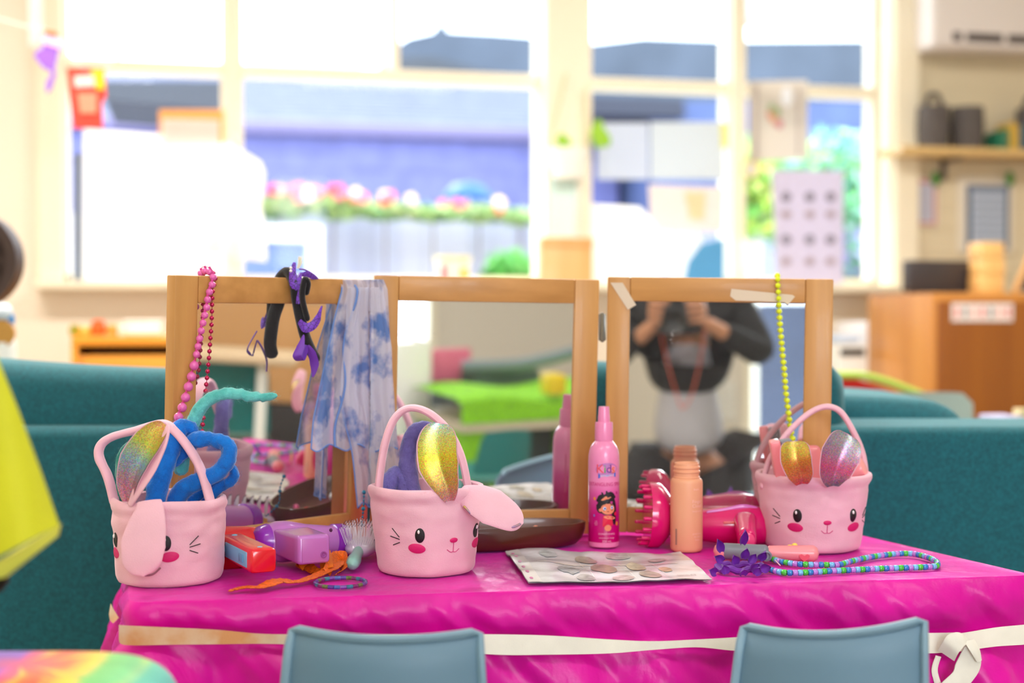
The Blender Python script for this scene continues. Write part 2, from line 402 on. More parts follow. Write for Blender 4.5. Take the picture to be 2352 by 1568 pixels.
# hedge with flowers
leafm = mat('hedge_leaf', attr=True, rough=0.6)
def foliage(name, label, cat, c, rad, n, cols, size=0.03, group=None, flowers=None):
    mb = MB(); c = Vector(c)
    for i in range(n):
        d = Vector((random.gauss(0, 1), random.gauss(0, 1), random.gauss(0, 1))).normalized() * random.random() ** 0.4
        p = c + Vector((d.x * rad[0], d.y * rad[1], d.z * rad[2])); mb.cur = random.choice(cols)
        a = Vector((random.gauss(0, 1), random.gauss(0, 1), random.gauss(0, 1))).normalized(); b_ = a.orthogonal().normalized(); L_ = size * random.uniform(0.7, 1.4)
        ids = [mb.vert(p - a * L_), mb.vert(p + b_ * L_ * 0.45), mb.vert(p + a * L_), mb.vert(p - b_ * L_ * 0.45)]; mb.face(ids)
    t = Thing(name, label, cat, (c.x, c.y, c.z - rad[2]), room=True, group=group)
    t.part('foliage', mb, leafm, False, kind='stuff')
    st = MB(); st.tube([(c.x, c.y, -0.05), (c.x, c.y, c.z)], 0.006); t.part('stem', st, plain('bark', (96, 74, 52)))
    if flowers:
        for i in range(flowers[0]):
            p = c + Vector((random.uniform(-1, 1) * rad[0] * 0.95, -rad[1] * random.uniform(0.3, 0.9), random.uniform(0.2, 1.0) * rad[2] + 0.02))
            fm = MB()
            for kk in range(5):
                an = kk * 2 * PI / 5; fm.ell(p + Vector((math.cos(an) * 0.02, -0.01, math.sin(an) * 0.02)), 0.018, 0.012, 0.018, 6, 4)
            t.part('flower', fm, random.choice(flowers[1]))
    return t
gcols = [rgb(120, 160, 90), rgb(150, 185, 110), rgb(96, 140, 90), rgb(180, 200, 120), rgb(200, 205, 140)]
fl = [plain('flower_red', (240, 70, 80), 0.5), plain('flower_pink', (246, 110, 130), 0.5), plain('flower_white', (250, 215, 210), 0.5)]
VH = 8.75
for k, (pa, pb, pt, pbm) in enumerate([(590, 700, 445, 505), (700, 830, 442, 505), (830, 940, 458, 505), (940, 1050, 468, 508), (1050, 1150, 470, 510), (1150, 1240, 480, 515)]):
    A, B = PV(pa, pt, VH), PV(pb, pbm, VH)
    foliage('flowering_shrub', 'flowering shrub along the fence top, number %s from the left' % ['first', 'second', 'third', 'fourth', 'fifth', 'sixth'][k], 'shrub',
            ((A.x + B.x) / 2, VH, (A.z + B.z) / 2), ((B.x - A.x) / 2 + 0.05, 0.14, abs(A.z - B.z) / 2), 420, gcols, 0.035, 'flowering shrubs along the fence',
            ([9, 10, 4, 4, 2, 1][k], fl))
foliage('leafy_bush', 'green bush low against the fence near the wide post', 'shrub', PV(1180, 622, 8.4), (0.2, 0.15, 0.12), 500, [rgb(80, 160, 60), rgb(110, 180, 80)], 0.035)
gr2 = [rgb(110, 190, 120), rgb(140, 205, 170), rgb(90, 160, 110), rgb(170, 215, 200), rgb(180, 210, 90)]
foliage('garden_tree', 'light green tree outside, behind the picture chart window', 'tree', PV(1900, 450, 8.2), (0.55, 0.3, 0.42), 1500, gr2, 0.05)
foliage('garden_tree', 'yellow green bush outside, left of the picture chart', 'tree', PV(1735, 430, 8.0), (0.17, 0.2, 0.32), 600, [rgb(190, 215, 90), rgb(120, 190, 90), rgb(220, 225, 130)], 0.05)
foliage('garden_tree', 'purple flowering bush low outside the right window', 'tree', PV(1970, 610, 8.0), (0.25, 0.2, 0.22), 500, [rgb(150, 140, 200), rgb(110, 170, 130), rgb(180, 170, 215)], 0.045)
# chalk board frame outside left
bb = Thing('chalkboard', 'dark blue outdoor chalkboard with a white frame by the fence', 'chalkboard', PV(620, 640, 8.3), room=True)
A, B = PV(500, 552, 8.3), PV(706, 700, 8.3)
bb.part('board', MB().bx(A.x, B.x, 8.3, 8.32, -0.05, A.z), plain('chalk_blue', (92, 112, 170), 0.7), False)
fr = MB(); C_ = PV(738, 520, 8.3); fr.bx(B.x, C_.x, 8.27, 8.34, -0.05, C_.z); fr.bx(A.x, B.x, 8.27, 8.34, A.z, C_.z); bb.part('board_frame', fr, plain('frame_white', (238, 240, 250), 0.5), False)
# neighbouring house: shingled wall and pitched roof
VHo = 13.0
nh = Thing('neighbour_house', 'long blue grey neighbouring building with a shingle roof outside the middle window', 'building', (3, VHo, -0.05), room=True)
zr = PV(900, 312, VHo).z; x0 = PV(150, 300, VHo).x - 3; x1 = PV(1420, 300, VHo).x
mbw = MB(); zz = -0.05; kk = 0
while zz < zr - 0.01: mbw.bx(x0, x1, VHo + (kk % 2) * 0.01, VHo + 3.8, zz, min(zz + 0.14, zr)); zz += 0.14; kk += 1
nh.part('shingle_wall', mbw, plain('shingle_blue', (104, 106, 158), 0.8, var=0.15, vscale=6), False)
nh.part('gutter', MB().bx(x0, x1, VHo - 0.12, VHo + 0.02, zr - 0.02, zr + 0.1, 0.02), plain('gutter_mauve', (112, 104, 140), 0.5))
rf = MB(); zt2 = PV(900, 172, VHo + 2.2).z
for i in range(16):
    t0, t1 = i / 16, (i + 1) / 16
    q = [(x0, lerp(VHo - 0.1, VHo + 2.2, t0), lerp(zr, zt2, t0) + 0.06), (x1, lerp(VHo - 0.1, VHo + 2.2, t0), lerp(zr, zt2, t0) + 0.06), (x1, lerp(VHo - 0.1, VHo + 2.2, t1), lerp(zr, zt2, t1) + 0.03), (x0, lerp(VHo - 0.1, VHo + 2.2, t1), lerp(zr, zt2, t1) + 0.03)]
    rf.slab(q, (0, 0, -0.05))
rf.slab([(x0, VHo + 2.2, zt2), (x1, VHo + 2.2, zt2), (x1, VHo + 4, zt2 - 1), (x0, VHo + 4, zt2 - 1)], (0, 0, -0.05))
nh.part('roof', rf, plain('roof_pale_blue', (112, 116, 138), 0.7, var=0.12, vscale=5), False)
umb = Thing('garden_umbrella', 'round dark blue garden umbrella above the flowering hedge', 'umbrella', PV(1074, 700, 9.6), room=True)
c = PV(1074, 447, 9.6); umb.part('umbrella_canopy', MB().lathe(c, [(0.001, 0.09), (0.1, 0.07), (0.17, 0.0), (0.18, -0.03), (0.16, -0.03), (0.09, 0.04), (0.001, 0.06)], n=20), plain('umbrella_blue', (40, 90, 165), 0.6)); umb.part('umbrella_pole', MB().tube([(c.x, c.y, -0.05), (c.x, c.y, c.z + 0.07)], 0.015), lightc)
# distant roofs and hills above the transom
VD = 24.0
def far_poly(name, label, cat, pts, v, depth, m):
    mb = MB(); mb.slab([PV(px, py, v) for px, py in pts], (0, depth, 0)); return single(name, mb, m, label, cat, PV(pts[0][0], pts[0][1], v), room=True, smooth=False)
far_poly('gabled_roof', 'pale blue gabled roof seen above the transom, left of centre', 'roof', [(540, 148), (640, 124), (735, 118), (800, 140), (880, 172), (880, 300), (540, 300)], 20, 3, plain('roof_haze', (150, 165, 215), 0.8))
far_poly('wooded_hill', 'dark grey blue wooded hill beyond the upper windows', 'hill', [(900, 108), (940, 84), (1005, 70), (1018, 42), (1030, 70), (1130, 75), (1250, 84), (1345, 100), (1480, 84), (1700, 92), (2030, 90), (2030, 880), (1300, 880), (1240, 185), (1100, 160), (1000, 132), (900, 130)], 26, 2, plain('hill_blue', (74, 82, 94), 0.9, var=0.3, vscale=0.5))
far_poly('carport_roof', 'dark slate lean-to roof behind the pinned papers', 'roof', [(1355, 222), (1570, 228), (1575, 268), (1355, 262)], 12, 2, plain('slate', (52, 54, 66), 0.8))
far_poly('garden_shed', 'blue garden shed outside the right hand window', 'shed', [(1500, 232), (2140, 235), (2140, 780), (1500, 780)], 12.2, 2, plain('shed_blue', (76, 90, 130), 0.8, var=0.25, vscale=2))
far_poly('veranda_roof', 'dark edged veranda roof outside the left window', 'roof', [(240, 186), (520, 186), (520, 252), (240, 228)], 8.0, 1.0, plain('veranda_dark', (70, 74, 84), 0.8))
far_poly('eave_soffit', 'pale grey eave at the top of the right windows', 'roof', [(1690, -120), (2060, -120), (2060, 40), (1690, 34)], 6.6, 0.3, plain('soffit', (196, 200, 206), 0.8))
far_poly('gutter_edge', 'dark gutter under the pale eave, top right window', 'gutter', [(1700, 34), (2060, 40), (2060, 58), (1880, 50), (1700, 44)], 6.91, 0.1, plain('gutter_dark', (70, 70, 76), 0.6))

# ================================================================ ON AND AROUND THE WINDOWS
def sheet(name, label, cat, pts, v, m, th=0.004, group=None, kind=None):
    mb = MB(); q = [PV(px, py, v) for px, py in pts]; mb.slab(q, (0, th, 0))
    c = q[0]; return single(name, mb, m, label, cat, c, group=group, room=True, smooth=False)
VI = WV - 0.03
wp = paper_mat('white_paper', (252, 250, 246), 0.5); gp = paper_mat('grey_paper', (210, 212, 218), 0.52)
# left: white sheets, orange frame, white shirt
Tw = Thing('window_picture', 'white picture with an orange border on the left window', 'picture', PV(440, 300, VI), room=True)
q = [PV(x, y, VI) for x, y in [(365, 252), (513, 252), (513, 330), (365, 330)]]
Tw.part('orange_border', MB().slab(q, (0, 0.01, 0)), plain('orange_card', (255, 176, 90), 0.6), False)
q = [PV(x, y, VI - 0.012) for x, y in [(372, 272), (504, 275), (504, 330), (372, 330)]]; Tw.part('picture_sheet', MB().slab(q, (0, 0.01, 0)), wp, False)
sheet('white_poster', 'large white sheet taped over the left window', 'paper', [(192, 296), (505, 318), (500, 640), (192, 640)], VI - 0.02, wp)
def shirt():
    def fn(u, v):
        xl_, xr_ = lerp(486, 470, v), [540, 607, 604, 610, 612][min(4, int(v * 4.999))]
        pxr = ramp([(0, (560, 0, 0, 0)), (0.1, (600, 0, 0, 0)), (0.2, (609, 0, 0, 0)), (0.5, (600, 0, 0, 0)), (0.75, (610, 0, 0, 0)), (1, (612, 0, 0, 0))], v)[0]
        px = lerp(xl_, pxr, u); py = lerp(330 if u < 0.6 else 330 + (u - 0.6) * 40, lerp(580, 600, u), v)
        p = PV(px, py, 5.45); p.y += 0.03 * math.sin(u * 9 + v * 2); return p
    mb = MB(); mb.grid(fn, 20, 20)
    base = len(mb.v) // 1
    mb.grid(lambda u, v: fn(u, v) + Vector((0, 0.05 + 0.02 * math.sin(PI * u), 0)), 20, 20)
    return mb
t = Thing('white_smock', 'white art smock hanging from the left mullion', 'smock', PV(545, 330, 5.45), room=True)
t.part('cloth', shirt(), paper_mat('white_cotton', (255, 253, 250), 0.5)); hk = PV(540, 330, 5.47); t.part('hanger', MB().tube([hk, hk + Vector((0, 0.1, 0.05)), hk + Vector((0, 0.36, 0.05))], 0.004), plain('steel', (150, 150, 150), 0.3, metal=1))
sheet('dark_strip', 'grey blue notice strip at the left window edge', 'strip', [(168, 350), (190, 350), (190, 645), (168, 645)], VI - 0.01, plain('strip_grey', (120, 130, 145), 0.6))
# bunting at far left
VB = 4.6
t = Thing('felt_pennant', 'red and yellow pennant hanging left of the windows', 'pennant', PV(200, 160, VB), room=True)
t.part('cloth', MB().slab([PV(x, y, VB) for x, y in [(153, 155), (240, 156), (244, 220), (234, 236), (236, 294), (168, 294), (160, 230)]], (0, 0.008, 0)), plain('pennant_red', (240, 60, 40), 0.7), False)
t.part('yellow_patch', MB().slab([PV(x, y, VB - 0.004) for x, y in [(208, 160), (238, 160), (240, 205), (222, 205)]], (0, 0.004, 0)), plain('patch_yellow', (252, 196, 20), 0.7), False)
t.part('white_patch', MB().slab([PV(x, y, VB - 0.008) for x, y in [(170, 175), (215, 172), (218, 198), (172, 200)]], (0, 0.004, 0)), wp, False)
t.part('pale_patch', MB().slab([PV(x, y, VB - 0.006) for x, y in [(178, 214), (222, 214), (222, 260), (184, 260)]], (0, 0.004, 0)), plain('patch_salmon', (252, 140, 110), 0.7), False)
def sock():
    out = [(100, 98), (134, 112), (128, 140), (124, 160), (128, 165), (116, 205), (106, 212), (106, 190), (117, 172), (116, 162), (96, 152), (78, 128), (84, 118), (98, 110)]
    return MB().slab([PV(x, y, VB) for x, y in out], (0, 0.02, 0))
t = Thing('felt_stocking', 'purple felt stocking shape with a pink cuff hanging at the far left', 'decoration', PV(110, 90, VB), room=True)
t.part('felt_body', sock(), plain('felt_purple', (150, 96, 205), 0.8), False)
t.part('cuff', MB().slab([PV(x, y, VB - 0.006) for x, y in [(100, 78), (146, 92), (142, 114), (98, 99)]], (0, 0.03, 0)), plain('felt_pink', (250, 190, 225), 0.8), False)
t.part('bow', MB().slab([PV(x, y, VB - 0.01) for x, y in [(102, 68), (130, 74), (128, 84), (102, 78)]], (0, 0.03, 0)), plain('felt_orange', (250, 110, 50), 0.8), False)
cd = MB(); pl = [PV(x, y, VB + 0.004) for x, y in [(-80, 20), (60, 60), (110, 72), (200, 156), (320, 110), (500, 30)]]; cd.tube(spline(pl, 6), 0.003, 6)
single('bunting_cord', cd, wp, 'thin white cord carrying the stocking and the red pennant', 'cord', pl[0], room=True)
rollc = Thing('roller_blind', 'white rolled blind strip at the far left of the window wall', 'blind', PV(80, 60, 5.2), room=True)
rollc.part('blind_roll', MB().tube([PV(80, -200, 5.2), PV(82, 100, 5.2)], 0.025, 14), wp)
# far left wall furniture: dark round drum and toys
t = Thing('round_drum', 'dark rimmed round drum standing at the left edge', 'drum', PV(-60, 600, 3.6), room=True)
c = PV(-66, 598, 3.6); t.part('drum_rim', MB().lathe(c, [(0.092, -0.03), (0.117, -0.03), (0.117, 0.03), (0.092, 0.03), (0.092, -0.03)], axis=(0.2, 1, 0), n=48), plain('drum_brown', (62, 42, 36), 0.5))
t.part('drum_head', MB().lathe(c, [(0.001, 0.0), (0.092, 0.0), (0.092, 0.01), (0.001, 0.01)], axis=(0.2, 1, 0), n=40), plain('drum_skin', (222, 170, 96), 0.6))
t.part('stand', MB().tube([c - Vector((0, 0, 0.11)), Vector((c.x, c.y, 0.0))], 0.015), plain('drum_brown', (62, 42, 36)))
t = Thing('toy_rattle', 'blue and white toy with a round wooden base at the left edge', 'toy', PV(0, 800, 3.5), room=True)
c = PV(2, 765, 3.5); t.part('wood_disc', MB().lathe(c, [(0.001, -0.01), (0.032, -0.01), (0.032, 0.01), (0.001, 0.01)], axis=(0, 1, 0.1), n=28), plain('wood_disc', (226, 160, 70), 0.5))
t.part('blue_shell', MB().ell(PV(12, 735, 3.52), 0.022, 0.02, 0.03), plain('toy_blue', (30, 140, 210), 0.3)); t.part('white_shell', MB().ell(PV(6, 715, 3.49), 0.022, 0.02, 0.02), plain('toy_white', (240, 244, 252), 0.2)); t.part('support', MB().tube([PV(8, 790, 3.52), Vector((PV(8, 790, 3.52).x, 3.52, 0))], 0.03), lightc)
# orange shelf
VS = 4.55
A, B = PV(163, 772, VS), PV(395, 850, VS)
t = Thing('low_shelf', 'low orange wooden shelf below the left window', 'shelf', (A.x, VS, 0), room=True)
ow = wood_mat('orange_wood', (238, 140, 30), (250, 168, 52), 'X')
t.part('shelf_top', MB().bx(A.x, B.x + 0.5, VS, VS + 0.4, A.z - 0.03, A.z, 0.004), ow); t.part('side_panel', MB().bx(A.x, A.x + 0.02, VS, VS + 0.4, 0, A.z - 0.03), ow); t.part('side_panel', MB().bx(B.x + 0.48, B.x + 0.5, VS, VS + 0.4, 0, A.z - 0.03), ow)
t.part('back_panel', MB().bx(A.x + 0.02, B.x + 0.48, VS + 0.38, VS + 0.4, 0, A.z - 0.03), ow); t.part('front_board', MB().bx(A.x + 0.02, B.x + 0.48, VS + 0.02, VS + 0.04, 0, A.z - 0.06), ow)
for k, (px, w_, hgt, c_, lb) in enumerate([(172, 0.03, 0.035, (150, 140, 20), 'olive green'), (196, 0.035, 0.03, (240, 170, 60), 'amber'), (226, 0.04, 0.05, (232, 90, 20), 'orange red'), (258, 0.035, 0.035, (240, 150, 60), 'tan'), (282, 0.03, 0.04, (250, 236, 226), 'white')]):
    c = PV(px, 770, VS + 0.1); mb = MB(); mb.lathe((c.x, VS + 0.1, A.z), [(0.001, 0), (w_ * 0.5, 0), (w_ * 0.62, hgt * 0.5), (w_ * 0.4, hgt), (0.001, hgt)], n=18)
    single('toy_cup', mb, plain('cup_' + lb, c_, 0.4), lb + ' little pot on the orange shelf', 'pot', (c.x, VS + 0.1, A.z), group='little pots on the orange shelf', room=True)
t = Thing('white_tray', 'white lidded tray at the right end of the orange shelf', 'tray', PV(330, 765, VS + 0.1), room=True)
c = PV(330, 770, VS + 0.1); t.part('tray_body', MB().box((c.x, c.y, A.z + 0.02), (0.11, 0.1, 0.04), bevel=0.01), lightc); t.part('tray_lid', MB().box((c.x, c.y, A.z + 0.045), (0.12, 0.11, 0.01), bevel=0.004), wp)
# ---- things on the sill and in the right bays
def sillbox(name, label, cat, pa, pb, pt, m, depth=0.08, v=WV - 0.1, room=True):
    A, B = PV(pa, pt, v), PV(pb, 650, v); t = Thing(name, label, cat, ((A.x + B.x) / 2, v, ZS), room=True); return t, A, B
t, A, B = sillbox('food_tub', '', 'tub', 1000, 1080, 588, None)
t.o['label'] = 'white tub with yellow and red print on the sill'
cx = (A.x + B.x) / 2; rr = (B.x - A.x) / 2
t.part('tub_body', MB().lathe((cx, WV - 0.1, ZS), [(0.001, 0), (rr * 0.85, 0), (rr, A.z - ZS - 0.02), (0.001, A.z - ZS - 0.02)], n=24), lightc)
t.part('lid', MB().lathe((cx, WV - 0.1, A.z - 0.02), [(0.001, 0), (rr * 1.06, 0), (rr * 1.06, 0.02), (0.001, 0.02)], n=24), plain('cream_lid', (250, 240, 190), 0.4))
t.part('print', MB().box((cx + rr * 0.5, WV - 0.1 - rr * 0.9, ZS + 0.04), (0.03, 0.01, 0.04)), plain('print_yellow', (250, 210, 30), 0.5)); t.part('print', MB().box((cx - rr * 0.7, WV - 0.1 - rr * 0.75, ZS + 0.04), (0.02, 0.01, 0.06)), plain('print_red', (240, 80, 100), 0.5))
vb = WV - 0.22
A, B = PV(1242, 545, vb), PV(1362, 700, vb)
t = Thing('wooden_easel_box', 'upright pale wooden box in front of the wide window post', 'box', (A.x, vb, 0), room=True)
pw = wood_mat('pine_box', (226, 172, 106), (238, 190, 128), 'Z')
t.part('box_body', MB().bx(A.x, B.x, vb, vb + 0.05, 0.0, A.z, 0.004), pw); t.part('ledge', MB().bx(A.x, B.x, vb - 0.01, vb, A.z - 0.03, A.z), pw)
VQ = WV - 0.15
A, B = PV(1260, 340, VQ), PV(1352, 400, VQ); cx = (A.x + B.x) / 2; rr = (B.x - A.x) / 2
t = Thing('hanging_planter', 'white planter pot with trailing green leaves hanging on the wide post', 'plant', (cx, VQ, B.z), room=True)
t.part('pot', MB().lathe((cx, VQ, B.z - 0.02), [(0.001, 0), (rr * 0.7, 0), (rr, A.z - B.z + 0.02), (rr * 0.9, A.z - B.z + 0.02), (rr * 0.8, 0.06), (0.001, 0.06)], n=24), lightc)
mb = MB(); mb.cur = rgb(150, 200, 40)
for (px, py) in [(1375, 290), (1385, 310), (1375, 325), (1392, 322), (1368, 305), (1290, 322), (1300, 330)]:
    p = PV(px, py, VQ - 0.02); mb.ell(p, 0.022, 0.006, 0.03, 8, 5)
t.part('leaf', mb, plain('leaf_lime', (150, 200, 40), 0.5), kind='stuff'); t.part('cord', MB().tube([PV(1345, 200, VQ), PV(1352, 335, VQ)], 0.006), plain('twine', (236, 214, 176), 0.8)); t.part('cord', MB().tube([PV(1300, 170, VQ + 0.02), PV(1262, 335, VQ)], 0.006), plain('twine', (236, 214, 176), 0.8))
mb = MB(); mb.tube([PV(1352, 335, VQ), PV(1364, 305, VQ), PV(1375, 300, VQ)], 0.004); t.part('stem', mb, plain('leaf_lime', (150, 200, 40)))
sheet('mint_card', 'pale mint card pinned low on the wide window post', 'paper', [(1262, 408), (1325, 408), (1322, 545), (1260, 545)], WV - 0.115, plain('mint', (214, 240, 236), 0.7))
hb = Thing('string_tassel', 'white string with a round ball hanging beside the mint card', 'decoration', PV(1322, 300, WV - 0.13), room=True)
hb.part('string', MB().tube([PV(1330, 400, WV - 0.13), PV(1325, 545, WV - 0.13)], 0.008), wp); hb.part('ball', MB().ell(PV(1325, 555, WV - 0.13), 0.022, 0.022, 0.022), wp)
G = 'white papers pinned in the right windows'
sheet('pinned_paper', 'pale grey paper at the upper left of the right windows', 'paper', [(1372, 282), (1490, 282), (1490, 412), (1372, 412)], VI, gp)
sheet('pinned_paper', 'pale grey paper beside the yellow edge, upper right of the pair', 'paper', [(1494, 280), (1660, 280), (1664, 412), (1494, 412)], VI, paper_mat('grey_paper_warm', (214, 216, 216), 0.52))
t = Thing('pinned_drawing', 'cream drawing with a tan figure pinned under the grey papers', 'drawing', PV(1580, 425, VI), room=True)
t.part('paper', MB().slab([PV(x, y, VI) for x, y in [(1490, 424), (1662, 430), (1660, 532), (1496, 530)]], (0, 0.004, 0)), paper_mat('drawing_paper', (228, 216, 208), 0.55), False)
t.part('figure', MB().slab([PV(x, y, VI - 0.004) for x, y in [(1572, 440), (1622, 442), (1618, 505), (1585, 505)]], (0, 0.004, 0)), plain('figure_tan', (240, 216, 172), 0.7), False)
sheet('white_card', 'blown out white card standing low on the sill', 'paper', [(1345, 468), (1470, 475), (1510, 520), (1512, 632), (1345, 650)], VI - 0.04, wp)
t = Thing('sill_cushion', 'blue and white cushion standing on the sill left of the mullion', 'cushion', PV(1610, 600, VI - 0.06), room=True)
t.part('blue_cover', MB().slab([PV(x, y, VI - 0.08) for x, y in [(1572, 648), (1582, 600), (1612, 560), (1664, 548), (1664, 652), (1572, 652)]], (0, 0.05, 0)), plain('sky_blue', (86, 160, 214), 0.7), False)
t.part('white_flap', MB().slab([PV(x, y, VI - 0.07) for x, y in [(1546, 534), (1600, 530), (1614, 556), (1584, 600), (1572, 650), (1546, 650)]], (0, 0.04, 0)), wp, False)
t = Thing('floral_poster', 'narrow cream poster with a small floral picture on the transom', 'poster', PV(1790, 200, VI - 0.06), room=True)
t.part('paper', MB().slab([PV(x, y, VI - 0.05) for x, y in [(1722, 186), (1855, 184), (1855, 366), (1722, 370)]], (0, 0.006, 0)), paper_mat('poster_cream', (222, 214, 204), 0.55), False)
t.part('border', MB().slab([PV(x, y, VI - 0.053) for x, y in [(1736, 196), (1740, 196), (1740, 358), (1736, 358)]], (0, 0.003, 0)), plain('border_taupe', (176, 160, 156), 0.7), False); t.part('border', MB().slab([PV(x, y, VI - 0.053) for x, y in [(1832, 196), (1836, 196), (1836, 358), (1832, 358)]], (0, 0.003, 0)), plain('border_taupe', (176, 160, 156), 0.7), False)
for (px, py, c_) in [(1770, 262, (214, 150, 130)), (1785, 258, (150, 170, 120)), (1778, 275, (220, 170, 140)), (1790, 285, (206, 140, 150)), (1772, 248, (160, 180, 140))]:
    t.part('flower_print', MB().ell(PV(px, py, VI - 0.053), 0.018, 0.002, 0.022, 8, 6), plain('fp%d' % px, c_, 0.7))
t.part('gloss_sticker', MB().ell(PV(1808, 222, VI - 0.055), 0.026, 0.003, 0.045, 12, 8), plain('sticker_white', (240, 244, 252), 0.4))
t = Thing('picture_chart', 'white wall chart with twelve small dark pictures in the right window', 'poster', PV(1855, 640, VI - 0.09), room=True)
t.part('paper', MB().slab([PV(x, y, VI - 0.08) for x, y in [(1772, 390), (1938, 392), (1936, 652), (1786, 652)]], (0, 0.006, 0)), paper_mat('chart_paper', (214, 206, 216), 0.52), False)
for r_, y in enumerate([452, 492, 550, 600]):
    for x in (1806, 1860, 1908):
        t.part('chart_picture', MB().ell(PV(x, y, VI - 0.085), 0.024, 0.002, 0.022 if r_ % 2 == 0 else 0.018, 10, 6), plain('chart_pic_%d' % (r_ % 2), [(140, 134, 150), (176, 158, 166)][r_ % 2], 0.7))
sheet('paper_strip', 'yellow paper strip pinned left of the right hand mullion', 'paper', [(1655, 282), (1672, 282), (1674, 340), (1657, 340)], VI - 0.01, plain('yell_paper', (238, 236, 140), 0.7))
t = Thing('paper_sun', 'small yellow paper sun above the picture chart', 'decoration', PV(1725, 385, VI - 0.02), room=True)
t.part('sun_disc', MB().lathe(PV(1728, 385, VI - 0.03), [(0.001, 0), (0.045, 0), (0.045, 0.004), (0.001, 0.004)], axis=(0, 1, 0), n=20), plain('sun_yellow', (255, 246, 150), 0.6))
t.part('white_center', MB().lathe(PV(1724, 388, VI - 0.035), [(0.001, 0), (0.03, 0), (0.03, 0.004), (0.001, 0.004)], axis=(0, 1, 0), n=20), wp)
sheet('white_card', 'small white card low on the sill, right of the mullion', 'paper', [(1700, 556), (1750, 556), (1748, 630), (1706, 620)], VI - 0.05, wp)

# ================================================================ RIGHT WALL SIDE
A, B = PV(2140, 108, WV - 0.2), PV(2352, 0, WV - 0.2)
t = Thing('air_conditioner', 'white wall mounted air conditioner in the top right corner', 'air conditioner', (A.x, WV, A.z), room=True)
t.part('casing', MB().bx(A.x, A.x + 0.95, WV - 0.2, WV, A.z, A.z + 0.32, 0.03, 4), plain('ac_white', (232, 224, 222), 0.35))
t.part('air_outlet', MB().bx(A.x + 0.1, A.x + 0.9, WV - 0.206, WV - 0.19, A.z + 0.03, A.z + 0.07, 0.005), plain('ac_dark', (86, 78, 78), 0.5))
for k in range(4): t.part('louvre', MB().bx(A.x + 0.14 + k * 0.2, A.x + 0.16 + k * 0.2, WV - 0.212, WV - 0.19, A.z + 0.03, A.z + 0.07), plain('ac_white', (232, 224, 222)))
A = PV(2072, 334, WV - 0.2); A2 = PV(2072, 352, WV - 0.2)
t = Thing('wall_shelf', 'pale wooden wall shelf carrying the grey baskets', 'shelf', (A.x, WV, A.z), room=True)
t.part('shelf_board', MB().bx(A.x, A.x + 1.1, WV - 0.2, WV, A2.z, A.z, 0.004), wood_mat('shelf_wood', (214, 178, 116), (226, 192, 132), 'X'))
bx_ = PV(2192, 380, WV - 0.1); bz = PV(2192, 410, WV - 0.1)
t.part('bracket', MB().bx(bx_.x - 0.012, bx_.x + 0.012, WV - 0.15, WV, A2.z - 0.012, A2.z).bx(bx_.x - 0.012, bx_.x + 0.012, WV - 0.012, WV, bz.z, A2.z), plain('bracket_grey', (96, 88, 84), 0.5))
SZ = A.z
def felt_basket(label, pa, pb, pt, ring):
    v = WV - 0.11; a, b = PV(pa, pt, v), PV(pb, pt, v); cx = (a.x + b.x) / 2; r = (b.x - a.x) / 2; h = a.z - SZ
    t = Thing('felt_basket', label, 'basket', (cx, v, SZ), room=True, group='grey felt baskets on the wall shelf')
    t.part('basket_body', MB().lathe((cx, v, SZ), [(0.001, 0), (r * 0.9, 0), (r, h * 0.5), (r * 0.96, h), (r * 0.9, h), (r * 0.85, 0.01), (0.001, 0.01)], n=24), plain('felt_grey', (92, 86, 84), 0.9, var=0.1))
    if ring: t.part('ring_handle', MB().tube(spline([(cx - r * 0.6, v, SZ + h * 0.9), (cx - r * 0.3, v, SZ + h * 1.25), (cx + r * 0.3, v, SZ + h * 1.25), (cx + r * 0.6, v, SZ + h * 0.9)], 6), 0.012, 8), plain('felt_grey', (92, 86, 84)))
felt_basket('grey felt basket with a ring handle at the left end of the wall shelf', 2110, 2178, 244, True)
felt_basket('grey felt basket without a raised handle, second on the wall shelf', 2188, 2256, 246, False)
felt_basket('grey felt basket with a ring handle cut by the right edge of the photo', 2338, 2400, 250, True)
for k, (px, c_, hp, lb) in enumerate([(2282, (40, 130, 100), 306, 'green'), (2296, (90, 140, 110), 300, 'sage'), (2310, (226, 186, 80), 284, 'yellow'), (2320, (206, 170, 80), 290, 'mustard'), (2334, (50, 110, 140), 290, 'blue')]):
    v = WV - 0.1; a = PV(px, hp, v); tt = Thing('book', lb + ' book standing on the wall shelf between the grey baskets', 'book', (a.x, v, SZ), group='books on the wall shelf', room=True)
    tt.part('book_cover', MB().bx(a.x - 0.01, a.x + 0.008, v - 0.06, v + 0.06, SZ, a.z), plain('book_' + lb, c_, 0.6), False)
